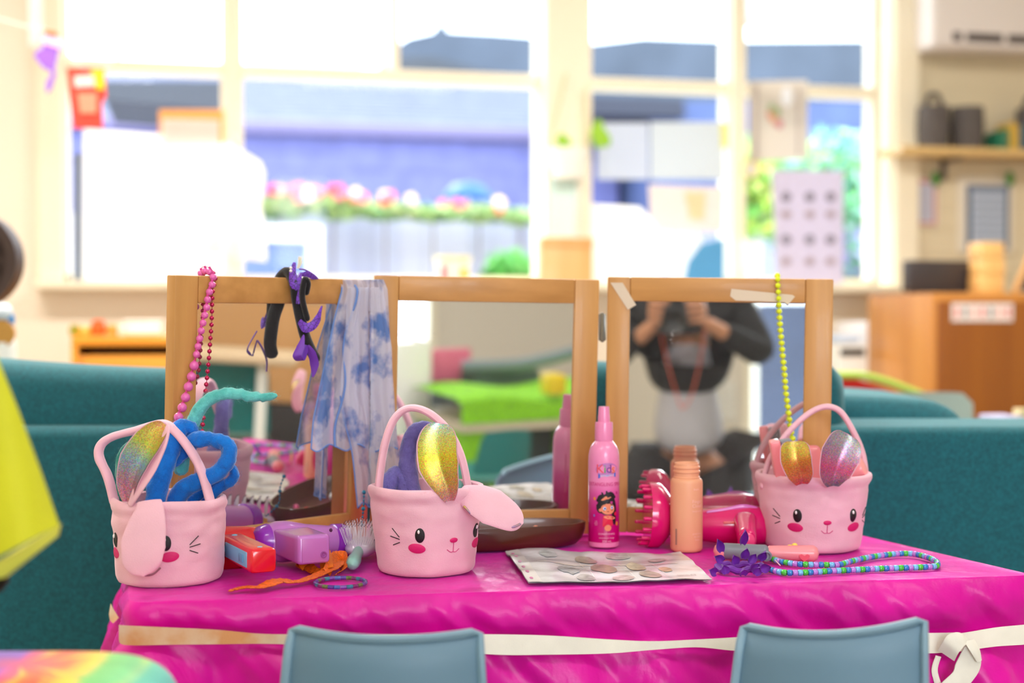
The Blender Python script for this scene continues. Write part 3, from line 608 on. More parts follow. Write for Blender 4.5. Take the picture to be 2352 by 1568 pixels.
def notice(label, out, inn, cols, v=WV - 0.012):
    t = Thing('notice', label, 'notice', PV(out[0], out[3], v), room=True)
    a, b = PV(out[0], out[1], v), PV(out[2], out[3], v)
    t.part('paper', MB().bx(a.x, b.x, v, v + 0.01, b.z, a.z), plain('notice_white', (236, 228, 214), 0.7), False)
    a, b = PV(inn[0], inn[1], v), PV(inn[2], inn[3], v)
    t.part('border', MB().bx(a.x, b.x, v - 0.004, v, b.z, a.z), plain('nb_%d' % out[0], cols[0], 0.7), False)
    e = (b.x - a.x) * 0.12; t.part('inner_sheet', MB().bx(a.x + e, b.x - e, v - 0.008, v - 0.004, b.z + e * 0.7, a.z - e), plain('ni_%d' % out[0], cols[1], 0.7), False)
    g = MB(); 
    for i in range(1, 6): x = lerp(a.x + e, b.x - e, i / 6); g.bx(x - 0.002, x + 0.002, v - 0.010, v - 0.008, b.z + e, a.z - e)
    for i in range(1, 7): z = lerp(b.z + e, a.z - e, i / 7); g.bx(a.x + e, b.x - e, v - 0.010, v - 0.008, z - 0.002, z + 0.002)
    t.part('ruled_lines', g, plain('nl_%d' % out[0], cols[2], 0.7), False)
    p = PV(out[2] - 6, out[1] + 6, v - 0.02); t.part('leaf_pin', MB().ell(p, 0.022, 0.006, 0.035, 8, 6), plain('pin_green', (70, 140, 60), 0.6))
notice('small calendar notice with a pink border on the board wall', (2076, 405, 2155, 520), (2082, 412, 2150, 516), [(214, 150, 150), (206, 206, 222), (170, 170, 190)])
notice('larger calendar notice with a dark blue border on the board wall', (2202, 404, 2326, 580), (2220, 424, 2316, 572), [(92, 108, 136), (196, 208, 228), (120, 136, 164)])
# cabinet, box, blocks
VC = 4.7
A = PV(2140, 672, VC); Lf = A.x; 
sp = PV(2060, 668, VC + 0.35)
t = Thing('wooden_cabinet', 'brown wooden cabinet with a printed name strip under the board wall', 'cabinet', (Lf, VC, 0), room=True)
t.part('cabinet_body', MB().bx(Lf, Lf + 1.2, VC, VC + 0.5, 0, A.z, 0.004), wood_mat('cab_side', (186, 120, 50), (198, 134, 62), 'Z'))
t.part('door', MB().bx(Lf + 0.02, Lf + 1.18, VC - 0.018, VC, 0.06, A.z - 0.03, 0.003), wood_mat('cab_wood', (124, 64, 8), (142, 80, 16), 'Z', scale=9))
a, b = PV(2186, 696, VC - 0.02), PV(2326, 738, VC - 0.02)
t.part('name_strip', MB().bx(a.x, b.x, VC - 0.022, VC - 0.018, b.z, a.z), plain('strip_white', (232, 220, 214), 0.6), False)
mb = MB()
for i in range(7):
    x = lerp(a.x + 0.02, b.x - 0.02, i / 6.0); mb.mi = i % 3; mb.box((x, VC - 0.023, (a.z + b.z) / 2), (0.012, 0.002, (a.z - b.z) * 0.6))
t.part('strip_pictures', mb, [plain('sp_r', (214, 90, 90), 0.6), plain('sp_g', (110, 110, 116), 0.6), plain('sp_p', (236, 160, 150), 0.6)], False)
TZC = A.z
a, b = PV(2080, 598, VC + 0.25), PV(2234, 665, VC + 0.25)
t = Thing('monitor', 'dark flat monitor box on top of the brown cabinet', 'monitor', ((a.x + b.x) / 2, VC + 0.25, TZC), room=True)
t.part('screen', MB().bx(a.x, b.x, VC + 0.22, VC + 0.28, TZC + 0.008, a.z, 0.006), plain('screen_dark', (58, 52, 54), 0.4)); t.part('stand', MB().bx(a.x + 0.05, b.x - 0.05, VC + 0.2, VC + 0.32, TZC, TZC + 0.01), plain('screen_dark', (58, 52, 54)))
a, b = PV(2240, 557, VC + 0.15), PV(2292, 668, VC + 0.15)
t = Thing('wooden_block_tower', 'pale wooden tower of stacked blocks on the brown cabinet', 'blocks', (a.x, VC + 0.15, TZC), room=True)
h = a.z - TZC
for i in range(3): t.part('wood_block', MB().bx(a.x + 0.003 * (i % 2), b.x - 0.004 * ((i + 1) % 2), VC + 0.1, VC + 0.2, TZC + h * i / 3, TZC + h * (i + 1) / 3, 0.004), wood_mat('block_wood', (230, 176, 100), (240, 192, 122), 'Z'))
t = Thing('display_stand', 'wooden triangular stand holding a black panel at the right edge', 'stand', PV(2345, 665, VC + 0.1), room=True)
a = PV(2332, 668, VC + 0.1); t.part('wood_leg', MB().tube([a, a + Vector((0.09, 0, 0.2))], 0.012), plain('leg_wood', (214, 160, 90), 0.5)); t.part('black_panel', MB().slab([a + Vector((0.03, 0.01, 0)), a + Vector((0.3, 0.01, 0)), a + Vector((0.3, 0.01, 0.24)), a + Vector((0.12, 0.01, 0.2))], (0, 0.01, 0)), plain('panel_black', (22, 18, 16), 0.4), False)
# white printer trolley etc. between mirror and cabinet
v = 5.2; a, b = PV(1925, 790, v), PV(2010, 900, v)
t = Thing('printer', 'white printer with a dark paper slot below the right window', 'printer', (a.x, v, 0), room=True)
t.part('printer_body', MB().bx(a.x, b.x, v, v + 0.3, 0.0, a.z, 0.015), plain('printer_white', (226, 222, 214), 0.4)); s0, s1 = PV(1930, 800, v), PV(1985, 816, v)
t.part('paper_slot', MB().bx(s0.x, s1.x, v - 0.005, v + 0.01, s1.z, s0.z), plain('slot_black', (30, 28, 28), 0.5), False)
t.part('paper_tray', MB().box((s0.x + 0.05, v + 0.1, a.z + 0.02), (0.1, 0.15, 0.03), bevel=0.006), plain('tray_blue', (190, 205, 226), 0.5))
a, b = PV(1990, 740, v + 0.1), PV(2048, 900, v + 0.1)
single('white_bin', MB().bx(a.x, b.x, v + 0.1, v + 0.4, 0, a.z, 0.02), plain('bin_white', (246, 246, 250), 0.5), 'tall white bin between the printer and the brown cabinet', 'bin', (a.x, v + 0.1, 0), room=True)
# red and green rounded toy, grey chair back, cream item
v = 3.7
t = Thing('rocker_toy', 'red rocker toy with a green rim behind the sofa', 'toy', PV(1990, 905, v), room=True)
def arch(off, z0, x0=1900, x1=2120, w_=0.3):
    mb = MB()
    def fn(u, vv):
        px = lerp(x0, x1, u); py = ramp([(0, (868, 0, 0, 0)), (0.35, (870, 0, 0, 0)), (0.6, (884, 0, 0, 0)), (1, (912, 0, 0, 0))], u)[0] + off
        p = PV(px, py, v); return Vector((p.x, v + vv * w_, p.z))
    mb.grid(fn, 20, 4)
    def f2(u, vv): p = fn(u, 0); return Vector((p.x, v, lerp(p.z, z0, vv)))
    mb.grid(f2, 20, 4); return mb
t.part('red_side', arch(0, 0.0, 1905, 2085), plain('toy_red', (214, 20, 16), 0.45))
rim = MB(); pts = [PV(x, y, v - 0.005) for x, y in [(1900, 862), (1975, 862), (2030, 874), (2080, 892), (2130, 912)]]; rim.tube(spline(pts, 6), 0.011, 8); t.part('green_rim', rim, plain('rim_green', (170, 196, 84), 0.5))
single('toy_stand', MB().bx(PV(1905, 900, v).x, PV(2060, 900, v).x, v + 0.02, v + 0.3, 0, PV(1990, 930, v).z, 0.01), lightc, 'white low stand under the red rocker toy', 'stand', PV(1990, 1000, v), room=True)
def back_chair(label, pa, pb, pt, v, col, group=None):
    a, b = PV(pa, pt, v), PV(pb, pt, v); W = b.x - a.x
    t = Thing('school_chair', label, 'chair', ((a.x + b.x) / 2, v, 0), room=True)
    def fn(u, vv):
        x = lerp(a.x, b.x, u); e = abs(u - 0.5) * 2; z = lerp(0.40, a.z - 0.03 * max(0, e - 0.85) * 6, vv)
        x = (a.x + b.x) / 2 + (x - (a.x + b.x) / 2) * lerp(1.15, 1.0, vv); return Vector((x, v + 0.06 * (1 - e * e) + 0.03 * (1 - vv), z))
    mb = MB(); mb.grid(fn, 14, 10); mb.grid(lambda u, vv: fn(u, vv) + Vector((0, 0.006, 0)), 14, 10); t.part('backrest', mb, col)
    t.part('seat', MB().box(((a.x + b.x) / 2, v - 0.16, 0.40), (W * 1.15, 0.34, 0.015), bevel=0.007), col)
    for sx in (-1, 1):
        for sy in (0.04, -0.3): t.part('leg', MB().tube([((a.x + b.x) / 2 + sx * W * 0.5, v + sy, 0.0), ((a.x + b.x) / 2 + sx * W * 0.4, v + sy * 0.8, 0.4)], 0.01), plain('chair_steel', (120, 120, 122), 0.3, metal=0.8))
back_chair('grey green plastic chair standing behind the sofa on the right', 2005, 2235, 905, 3.42, plain('chair_sage', (170, 184, 176), 0.5))
p = PV(2300, 962, 3.2); single('paper_bundle', MB().box((p.x, p.y, p.z - 0.2), (0.07, 0.1, 0.42), bevel=0.005), plain('lilac_paper', (176, 176, 206), 0.7), 'lilac grey folder standing behind the sofa at the right', 'folder', (p.x, p.y, 0), room=True)
p = PV(2344, 938, 3.2); single('cream_beaker', MB().lathe((p.x, p.y, p.z - 0.06), [(0.001, 0), (0.016, 0), (0.018, 0.06), (0.001, 0.06)], n=18).lathe((p.x, p.y, 0), [(0.001, 0), (0.02, 0), (0.02, p.z - 0.06), (0.001, p.z - 0.06)], n=12), plain('cream_plastic', (244, 226, 170), 0.4), 'cream column shaped toy behind the sofa at the right edge', 'toy', (p.x, p.y, 0), room=True)

# seen through the rear windows by way of the mirrors
single('rear_fence', MB().bx(-2.5, 0.72, -5.2, -5.1, -0.05, 0.95), plain('rear_fence_blue', (56, 64, 84), 0.8, var=0.15, vscale=3), 'grey blue fence outside the window behind the camera, reflected in the right mirror', 'fence', (0, -5.15, -0.05), room=True)
a_ = MB(); a_.bx(-0.97, -0.73, V0 + 0.005, V0 + 0.02, 0.33, 0.54); single('white_notice', a_, wp, 'white sheet low on the rear wall, reflected beside the person', 'paper', (-0.85, V0 + 0.01, 0.33), room=True)
# ================================================================ SOFA (camera ground frame from here on)
teal = mat('teal_upholstery', rgb(14, 94, 106), 0.85, var=0.36, vscale=260, bump=0.5, bscale=500, sheen=0.35, sheen_tint=(0.6, 0.95, 1, 1), bdist=0.001)
sofa = Thing('sofa', 'teal fabric sofa standing behind the dressing table', 'sofa', (0.2, 2.5, 0))
def soft(mb, x0, x1, y0, y1, z0, z1, bev, sag=None):
    m2 = MB(); m2.bx(x0, x1, y0, y1, z0, z1, bev, 6)
    base = len(mb.v)
    for p in m2.v:
        p = list(p)
        if sag and p[2] > (z0 + z1) / 2: p[2] += sag(p[0])
        mb.vert(p)
    for f in m2.f: mb.face([base + i for i in f])
zb = T(1900, 984, 0).z
zbody = P(2100, 980, 2.36).z
mb = MB(); soft(mb, -1.5, 1.75, 2.36, 2.58, 0.04, zbody, 0.025); sofa.part('back_frame', mb, teal)
ztL = P(200, 838, 2.42).z
def cushion(x0, x1, za, zb_, y0=2.40, y1=2.60):
    m = MB(); nx, ns = 30, 28
    rings = []
    for i in range(nx + 1):
        u = i / nx; x = lerp(x0, x1, u); e = min(u, 1 - u) * (x1 - x0); rr = min(1.0, e / 0.05); ins = 0.04 * (1 - math.sqrt(max(0, 1 - (1 - rr) ** 2)))
        top = lerp(za, zb_, u) + 0.004 * math.sin(u * 9) - ins * 0.6
        ring = []
        for k in range(ns):
            a = 2 * PI * k / ns; cx = math.copysign(abs(math.cos(a)) ** 0.45, math.cos(a)); cz = math.copysign(abs(math.sin(a)) ** 0.45, math.sin(a))
            hy = (y1 - y0) / 2 - ins; z0 = 0.5; ring.append((x, (y0 + y1) / 2 + cx * hy, (z0 + top) / 2 + cz * (top - z0) / 2))
        rings.append(ring)
    m.rings(rings); return m
sofa.part('back_cushion', cushion(-1.35, -0.15, P(0, 800, 2.42).z + 0.005, P(378, 861, 2.42).z - 0.012), teal)
zz = P(1940, 833, 2.42).z
sofa.part('back_cushion', cushion(-0.13, P(1947, 850, 2.42).x, zz + 0.004, zz), teal)
sofa.part('seat_base', MB().bx(-1.5, 1.75, 2.58, 3.3, 0.04, 0.42, 0.03, 4), teal)
sofa.part('arm_rest', MB().bx(1.45, 1.75, 2.56, 3.3, 0.3, zbody - 0.02, 0.03, 5), teal)
def flatcush():
    a, b = P(1900, 972, 2.62), P(2197, 972, 2.62); m = MB()
    for (sgn) in (1,):
        def fn(u, v):
            x = lerp(a.x - 0.15, b.x, u); y = lerp(2.56, 2.98, v); ex = min(1, min((1 - u) * 6, 1.0)); ey = min(1, min(v, 1 - v) * 9)
            return (x, y, a.z - 0.0 + 0.055 * (math.sqrt(max(0, 1 - (1 - ex) ** 2)) * math.sqrt(max(0, 1 - (1 - ey) ** 2))) * (1 - 0.55 * max(0, u - 0.35) ** 1.6))
        m.grid(fn, 40, 24)
        m.grid(lambda u, v: (fn(u, v)[0], fn(u, v)[1], a.z - 0.06), 4, 4)
        m.grid(lambda u, v: (b.x, lerp(2.56, 2.98, u), lerp(a.z - 0.06, a.z, v)), 4, 2); m.grid(lambda u, v: (lerp(a.x - 0.15, b.x, u), 2.56, lerp(a.z - 0.06, a.z, v)), 4, 2)
    return m
sofa.part('loose_cushion', flatcush(), teal, label='flat teal cushion lying on top of the sofa')
for sx in (-1.4, 1.65):
    for sy in (2.42, 3.22): sofa.part('leg', MB().lathe((sx, sy, 0), [(0.02, 0), (0.028, 0.05)], n=12), plain('leg_black', (20, 20, 20), 0.5))

# ================================================================ TABLE AND CLOTH
A = T(304, 1380); A.z = TZ; B = T(2372, 1318); DR = Vector((-0.158, 0.364, 0)).normalized(); DL = Vector((-0.095, 0.365, 0)).normalized()
Cc = B + DR * 0.49; Dd = A + DL * 0.62
tb = Thing('dressing_table', 'low table hidden under the magenta satin cloth', 'table', ((A.x + B.x) / 2, (A.y + Dd.y) / 2, 0))
cen = (A + B + Cc + Dd) / 4
ins = [cen + (p - cen) * 0.955 for p in (A, B, Cc, Dd)]
lam = plain('table_laminate', (214, 200, 176), 0.4)
mb = MB(); mb.prism([(p.x, p.y) for p in ins], TZ - 0.030, TZ - 0.010); tb.part('tabletop', mb, lam, False)
for p in [cen + (q - cen) * 0.86 for q in (A, B, Cc, Dd)]: tb.part('leg', MB().tube([(p.x, p.y, 0), (p.x, p.y, TZ - 0.03)], 0.016), plain('steel_leg', (150, 150, 150), 0.3, metal=0.8))
mag = mat('magenta_satin', rgb(218, 2, 156), 0.36, var=0.12, vscale=11, bump=0.3, bscale=240, sheen=0.25, sheen_tint=(0.8, 0.25, 1.0, 1), bdist=0.0008, spec=0.35)
_nt = mag.node_tree; _b = _nt.nodes['Principled BSDF']; _bp = [n for n in _nt.nodes if n.type == 'BUMP'][0]
_n = _nt.nodes.new('ShaderNodeTexNoise'); _n.inputs['Scale'].default_value = 20; _n.inputs['Detail'].default_value = 3; _n.inputs['Distortion'].default_value = 0.3
_b2 = _nt.nodes.new('ShaderNodeBump'); _b2.inputs['Strength'].default_value = 0.3; _b2.inputs['Distance'].default_value = 0.012
_nt.links.new(_n.outputs['Fac'], _b2.inputs['Height']); _nt.links.new(_bp.outputs[0], _b2.inputs['Normal']); _nt.links.new(_b2.outputs[0], _b.inputs['Normal'])
_mp = _nt.nodes.new('ShaderNodeMapping'); _mp.inputs['Scale'].default_value = (1, 1, 0.3); _nt.links.new([n for n in _nt.nodes if n.type == 'TEX_COORD'][0].outputs['Object'], _mp.inputs[0]); _nt.links.new(_mp.outputs[0], _n.inputs['Vector'])
# rounded outline with many points
def outline():
    cs = [A, B, Cc, Dd]; pts = []; R_ = 0.022
    for i in range(4):
        p, a, b = cs[i], cs[i - 1], cs[(i + 1) % 4]; d0 = (a - p).normalized(); d1 = (b - p).normalized()
        s0 = p + d0 * R_; s1 = p + d1 * R_
        for k in range(9):
            t = k / 8; pts.append((1 - t) ** 2 * s0 + 2 * t * (1 - t) * p + t * t * s1)
        nxt = cs[(i + 1) % 4]; e = nxt + (p - nxt).normalized() * R_; L_ = (e - s1).length; n = max(2, int(L_ / 0.0048))
        for k in range(1, n): pts.append(s1 + (e - s1) * (k / n))
    return pts
OL = outline(); NO = len(OL); ONRM = []
for i in range(NO):
    t = (OL[(i + 1) % NO] - OL[i - 1]).normalized(); ONRM.append(Vector((t.y, -t.x, 0)))
def strap_drop(x): return ramp([(-0.6, (0.035, 0, 0, 0)), (-0.4, (0.042, 0, 0, 0)), (0.0, (0.062, 0, 0, 0)), (0.3, (0.071, 0, 0, 0)), (0.9, (0.070, 0, 0, 0))], x)[0]
def skirt_pt(i, t):                                # t = drop below the table top
    p = OL[i]; nrm = ONRM[i]; x, y = p.x, p.y; sd = strap_drop(x)
    edge = 0.010 * (1 - math.exp(-t / 0.008))
    w1 = min(1, t / 0.04)
    s_ = x * 0.9 + y * 1.7
    fold = (nz(s_ * 15 - t * 14, t * 3 + 3, 1.7) * 0.017 + nz(s_ * 38 - t * 40, 5.1, t * 4) * 0.009 + nz(s_ * 90 - t * 90, 9.2, t * 12) * 0.0016) * w1
    pinch = math.exp(-((t - sd) / 0.016) ** 2)
    puff = 0.008 * math.exp(-((t - sd * 0.45) / 0.02) ** 2)
    flare = 0.0 if t < sd else (t - sd) * 0.16
    fold2 = 0.0 if t < sd else min(1, (t - sd) / 0.1) * (0.02 * nz(s_ * 13, 2.2, 0.3) + 0.012 * nz(s_ * 31, 7.2, t * 2))
    off = edge * 0.8 + puff * 0.8 + fold * (1 - 0.85 * pinch) + flare + fold2 - 0.004 * pinch
    return p + nrm * off + Vector((0, 0, -t + 0.0))
def top_pt(p):
    x, y = p.x, p.y
    e = 0.0018 * nz(x * 9, y * 9, 0.1) + 0.0016 * (0.5 - abs(nz(x * 22 + y * 8, y * 30, 4))) + 0.0011 * (0.5 - abs(nz(x * 60 + y * 20, y * 70, 8))) - 0.0014
    return Vector((x, y, TZ - 0.001 + e))
mb = MB(); rings = []
for k in range(46):
    f = (k + 0.02) / 46; rings.append([top_pt(cen + (OL[i] - cen) * (1 - (1 - f) ** 1.0)) for i in range(NO)])
drops = [0.0012, 0.003, 0.006, 0.010, 0.015, 0.02, 0.026, 0.032, 0.038, 0.044, 0.05, 0.056, 0.062, 0.068, 0.075, 0.082, 0.09, 0.1, 0.11, 0.12, 0.135, 0.15, 0.165]
rings.append([top_pt(OL[i]) for i in range(NO)])
for t in drops: rings.append([skirt_pt(i, t) for i in range(NO)])
mb.rings(rings, cap=False)
single('tablecloth', mb, mag, 'shiny magenta satin cloth covering the low dressing table', 'tablecloth', (cen.x, cen.y, TZ))
# elastic strap round the cloth
elast = mat('elastic_band', rgb(236, 226, 206), 0.75, col2=rgb(212, 148, 96), vscale=26, bump=0.3, bscale=900, bdist=0.0005, stretch=(0.5, 0.5, 0.5))
elastw = mat('elastic_white', rgb(238, 232, 220), 0.75, var=0.05, vscale=30, bump=0.3, bscale=900, bdist=0.0005)
st = Thing('elastic_strap', 'dirty white elastic strap tied round the tablecloth with a knot at the right', 'strap', (A.x, A.y, A.z - 0.05))
def ftop(px):                                     # point on the front edge of the cloth for a pixel column
    a = (px - 1176) / F; d = B - A; t = (a * A.y - A.x) / (d.x - a * d.y); return A + d * t
def sband(cols, m, name, n=8, extra=0.006):
    mb = MB(); c2 = spline([Vector(c) for c in cols], n); N = len(c2)
    def base(px, py, e): f = ftop(px); dr = 0.017 + e; D = f.y - dr; return P(px, py, D)
    for side in (0, 1):
        b0 = len(mb.v)
        for k, c in enumerate(c2):
            tw = 0.0025 * nz(c.x * 0.006, 3.3)
            for j in range(5):
                v = j / 4; mb.vert(base(c.x, lerp(c.y, c.z, v), extra + tw * (v - 0.5) * 2 - 0.0016 * side))
        for k in range(N - 1):
            for j in range(4): a = b0 + k * 5 + j; mb.face((a, a + 1, a + 6, a + 5))
    return mb
st.part('band', sband([(273, 1434, 1470), (290, 1436, 1481), (400, 1441, 1480), (500, 1446, 1479), (600, 1455, 1478), (700, 1456, 1480), (820, 1456, 1481)], elast, 'band'), elast)
st.part('band', sband([(815, 1456, 1481), (900, 1456, 1482), (1120, 1456, 1502), (1260, 1459, 1503), (1400, 1468, 1500), (1500, 1472, 1492), (1600, 1468, 1486), (1690, 1463, 1494), (1800, 1455, 1496), (2000, 1452, 1498), (2130, 1453, 1500), (2200, 1452, 1496)], elastw, 'band'), elastw)
st.part('band', sband([(2190, 1456, 1498), (2230, 1450, 1492), (2290, 1440, 1484), (2352, 1434, 1480), (2420, 1426, 1474)], elastw, 'band'), elastw)
def ribbon(pts, wv, n=8, th=0.0014):
    mb = MB(); P_ = spline(pts, n); W_ = spline(wv, n)
    for side in (0, 1):
        b0 = len(mb.v)
        for p, w_ in zip(P_, W_):
            for j in (-1, -0.4, 0.4, 1): mb.vert(p + w_ * j + Vector((0, th * side, 0)))
        for k in range(len(P_) - 1):
            for j in range(3): a = b0 + k * 4 + j; mb.face((a, a + 1, a + 5, a + 4))
    return mb
DK = ftop(2200).y - 0.035
def strip2(e1, e2, th=0.0016):                     # a folded band given by its two edges
    a_ = spline([P(x, y, DK - d) for x, y, d in e1], 8); b_ = spline([P(x, y, DK - d) for x, y, d in e2], 8); n_ = min(len(a_), len(b_)); mb = MB()
    for side in (0, 1):
        b0 = len(mb.v)
        for k in range(n_):
            p, q = a_[int(k * (len(a_) - 1) / (n_ - 1))], b_[int(k * (len(b_) - 1) / (n_ - 1))]
            for j in range(6): v = j / 5; r_ = p.lerp(q, v); mb.vert(r_ + Vector((0, -0.0012 * math.sin(PI * v) + th * side, 0)))
        for k in range(n_ - 1):
            for j in range(5): a = b0 + k * 6 + j; mb.face((a, a + 1, a + 7, a + 6))
    return mb
st.part('knot_loop', strip2([(2155, 1493, .006), (2167, 1472, .016), (2180, 1457, .018), (2206, 1453, .018), (2236, 1474, .010)], [(2192, 1518, .010), (2200, 1502, .020), (2210, 1488, .022), (2219, 1479, .020), (2226, 1478, .012)]), elastw)
st.part('knot_fold', strip2([(2214, 1472, .018), (2228, 1494, .022), (2244, 1520, .018)], [(2238, 1468, .014), (2250, 1490, .018), (2255, 1516, .016)]), elastw)
st.part('strap_end', strip2([(2224, 1478, .014), (2240, 1498, .013), (2253, 1512, .012), (2249, 1540, .012), (2227, 1572, .012), (2190, 1620, .01)], [(2216, 1484, .015), (2205, 1505, .014), (2195, 1526, .013), (2188, 1545, .012), (2160, 1572, .012), (2120, 1620, .01)]), elastw)
st.part('strap_end', strip2([(2150, 1505, .0), (2140, 1540, .002), (2150, 1580, .002)], [(2162, 1508, .0), (2154, 1540, .002), (2166, 1580, .002)]), elastw)
e0, e1 = T(256, 1405), P(266, 1428, 1.6)
single('elastic_end', ribbon([P(252, 1398, 1.615), P(257, 1412, 1.61), P(266, 1425, 1.60)], [Vector((.001, 0, .006)), Vector((.002, 0, .006)), Vector((.003, 0, .003))]), elast, 'frayed end of the elastic sticking out at the front left table corner', 'strap', P(257, 1412, 1.61))

# ---------------- front chairs
grey_blue = mat('chair_grey_blue', rgb(98, 130, 152), 0.5, var=0.04, vscale=6, bump=0.12, bscale=700, bdist=0.0004)
lipm = mat('chair_lip', rgb(120, 152, 172), 0.45, bump=0.1, bscale=700, bdist=0.0004)
chrome = plain('chair_steel', (120, 120, 122), 0.3, metal=0.8)
def front_chair(label, pl_, pr_, D, yaw, sink, flare_l, flare_r):
    a, b = P(pl_[0], pl_[1], D + yaw), P(pr_[0], pr_[1], D - yaw)
    t = Thing('school_chair', label, 'chair', ((a.x + b.x) / 2, D, 0), group='grey blue chairs in front of the table')
    ux = (b - a); W = ux.length; ux = ux.normalized(); fw = Vector((-ux.y, ux.x, 0)).normalized()
    zt = 0.32
    def fn(u, v, off=0.0):
        e = (u - 0.5) * 2; top = a + (b - a) * u
        dip = -sink * (1 - e * e); z = lerp(top.z + dip, zt, v)
        corner = 0.004 * max(0, abs(e) - 0.93) / 0.07 * max(0, 1 - v * 12)
        wid = 1 + (flare_l if e < 0 else flare_r) * min(1, v * 1.6) ** 0.9
        p = (a + b) / 2 + ux * (e * W / 2 * wid)
        bow = 0.028 * (1 - e * e) + 0.03 * v * v - 0.012 * max(0, 1 - v * 8) ** 2
        q = p - fw * bow; return Vector((q.x, q.y, z - corner)) + fw * off
    mb = MB(); mb.grid(lambda u, v: fn(u, v), 28, 24); mb.grid(lambda u, v: fn(u, v, 0.005), 28, 24)
    t.part('backrest', mb, grey_blue)
    # rolled lip along top and sides
    path = [fn(0, v / 14) for v in range(14, 0, -1)] + [fn(u / 24, 0) for u in range(25)] + [fn(1, v / 14) for v in range(1, 15)]
    lp = MB(); pts = []
    for p in path: pts.append(p + fw * (-0.003))
    lp.tube(pts, 0.0052, 8, flat=0.85); t.part('rolled_edge', lp, lipm)
    c = (a + b) / 2
    R = Matrix((ux, fw, Vector((0, 0, 1)))).transposed()
    t.part('seat', MB().box(c + fw * 0.135 + Vector((0, 0, zt - c.z)), (W * 1.25, 0.27, 0.012), R=R, bevel=0.006), grey_blue)
    for sx in (-1, 1):
        for sy in (0.02, 0.24):
            p = c + ux * (sx * W * 0.5) + fw * sy; q = c + ux * (sx * W * 0.62) + fw * (sy * 1.15 - 0.02)
            t.part('leg', MB().tube([(q.x, q.y, 0.0), (p.x, p.y, zt - 0.004)], 0.009), chrome)
    return t
front_chair('grey blue plastic chair with a gently dipped top edge, under the middle bunny basket', (668, 1446), (1100, 1454), 1.48, 0.006, 0.004, 0.13, 0.10)
front_chair('grey blue plastic chair in front of the bead necklace, beside the strap knot', (1706, 1440), (2122, 1426), 1.52, 0.03, 0.007, 0.16, 0.03)

# ================================================================ FOLDING MIRROR
honey_v = wood_mat('honey_wood_upright', (186, 132, 70), (206, 152, 88), 'Z', 0.45, 40, 0.08)
honey_h = wood_mat('honey_wood_rail', (184, 130, 68), (204, 148, 84), 'X', 0.45, 40, 0.08)
mir = mirror_mat()
fmir = Thing('folding_mirror', 'three panel folding mirror in a honey coloured wooden frame on the table', 'mirror', (0, 2.1, TZ))
PAN = []
def panel(x0, y0, x1, y1, roll, lean, htop, sl, sr, st_, sb, lift=0.0):
    a = Vector((x0, y0, TZ + 0.003)); b = Vector((x1, y1, TZ + 0.003)); u = (b - a); W = u.length; u = u.normalized()
    n = Vector((u.y, -u.x, 0))                       # towards the camera
    u = (u * math.cos(roll) - Vector((0, 0, 1)) * math.sin(roll)).normalized(); up0 = n.cross(u) * -1
    if up0.z < 0: up0 = -up0
    up = (up0 * math.cos(lean) - n * math.sin(lean)).normalized(); nn = (n * math.cos(lean) + up0 * math.sin(lean)).normalized()
    o = a + Vector((0, 0, lift)); H = htop
    R = Matrix((u, nn, up)).transposed()
    def loc(s, d, h): return o + u * s + nn * d + up * h
    PAN.append((o, u, nn, up, W, H, R))
    th = 0.02
    def bar(name, s0, s1, h0, h1, m):
        fmir.part(name, MB().box(loc((s0 + s1) / 2, -th / 2, (h0 + h1) / 2), (s1 - s0, th, h1 - h0), R=R, bevel=0.0022), m)
    bar('stile', 0, sl, 0, H, honey_v); bar('stile', W - sr, W, 0, H, honey_v); bar('rail', sl, W - sr, H - st_, H, honey_h); bar('rail', sl, W - sr, 0, sb, honey_h)
    fmir.part('mirror_glass', MB().box(loc((sl + W - sr) / 2, -0.007, (sb + H - st_) / 2), (W - sl - sr + 0.004, 0.004, H - st_ - sb + 0.004), R=R), mir, False)
    fmir.part('back_board', MB().box(loc((sl + W - sr) / 2, -0.012, (sb + H - st_) / 2), (W - sl - sr + 0.006, 0.004, H - st_ - sb + 0.006), R=R), plain('hardboard', (130, 92, 60), 0.8), False)
    return loc
LEAN = math.radians(1.4)
pl1 = panel(-0.447, 1.850, -0.214, 2.096, 0.0, -math.radians(2.5), 0.379, 0.036, 0.034, 0.036, 0.038)
pc1 = panel(-0.203, 2.047, 0.1225, 2.125, math.radians(0.75), -math.radians(2.0), 0.381, 0.034, 0.038, 0.036, 0.038, 0.003)
pr1 = panel(0.1372, 2.119, 0.4655, 2.082, math.radians(0.75), 0.0, 0.381, 0.034, 0.040, 0.036, 0.038, 0.003)
steelm = plain('hinge_steel', (150, 150, 146), 0.35, metal=0.9)
for z in (0.31, 0.07):
    hp = pc1(0.3385, -0.008, z) ; fmir.part('hinge', MB().box(hp + Vector((0.004, 0, 0)), (0.011, 0.003, 0.04), bevel=0.001).tube([hp + Vector((0.004, -0.003, -0.02)), hp + Vector((0.004, -0.003, 0.02))], 0.003, 8), steelm)
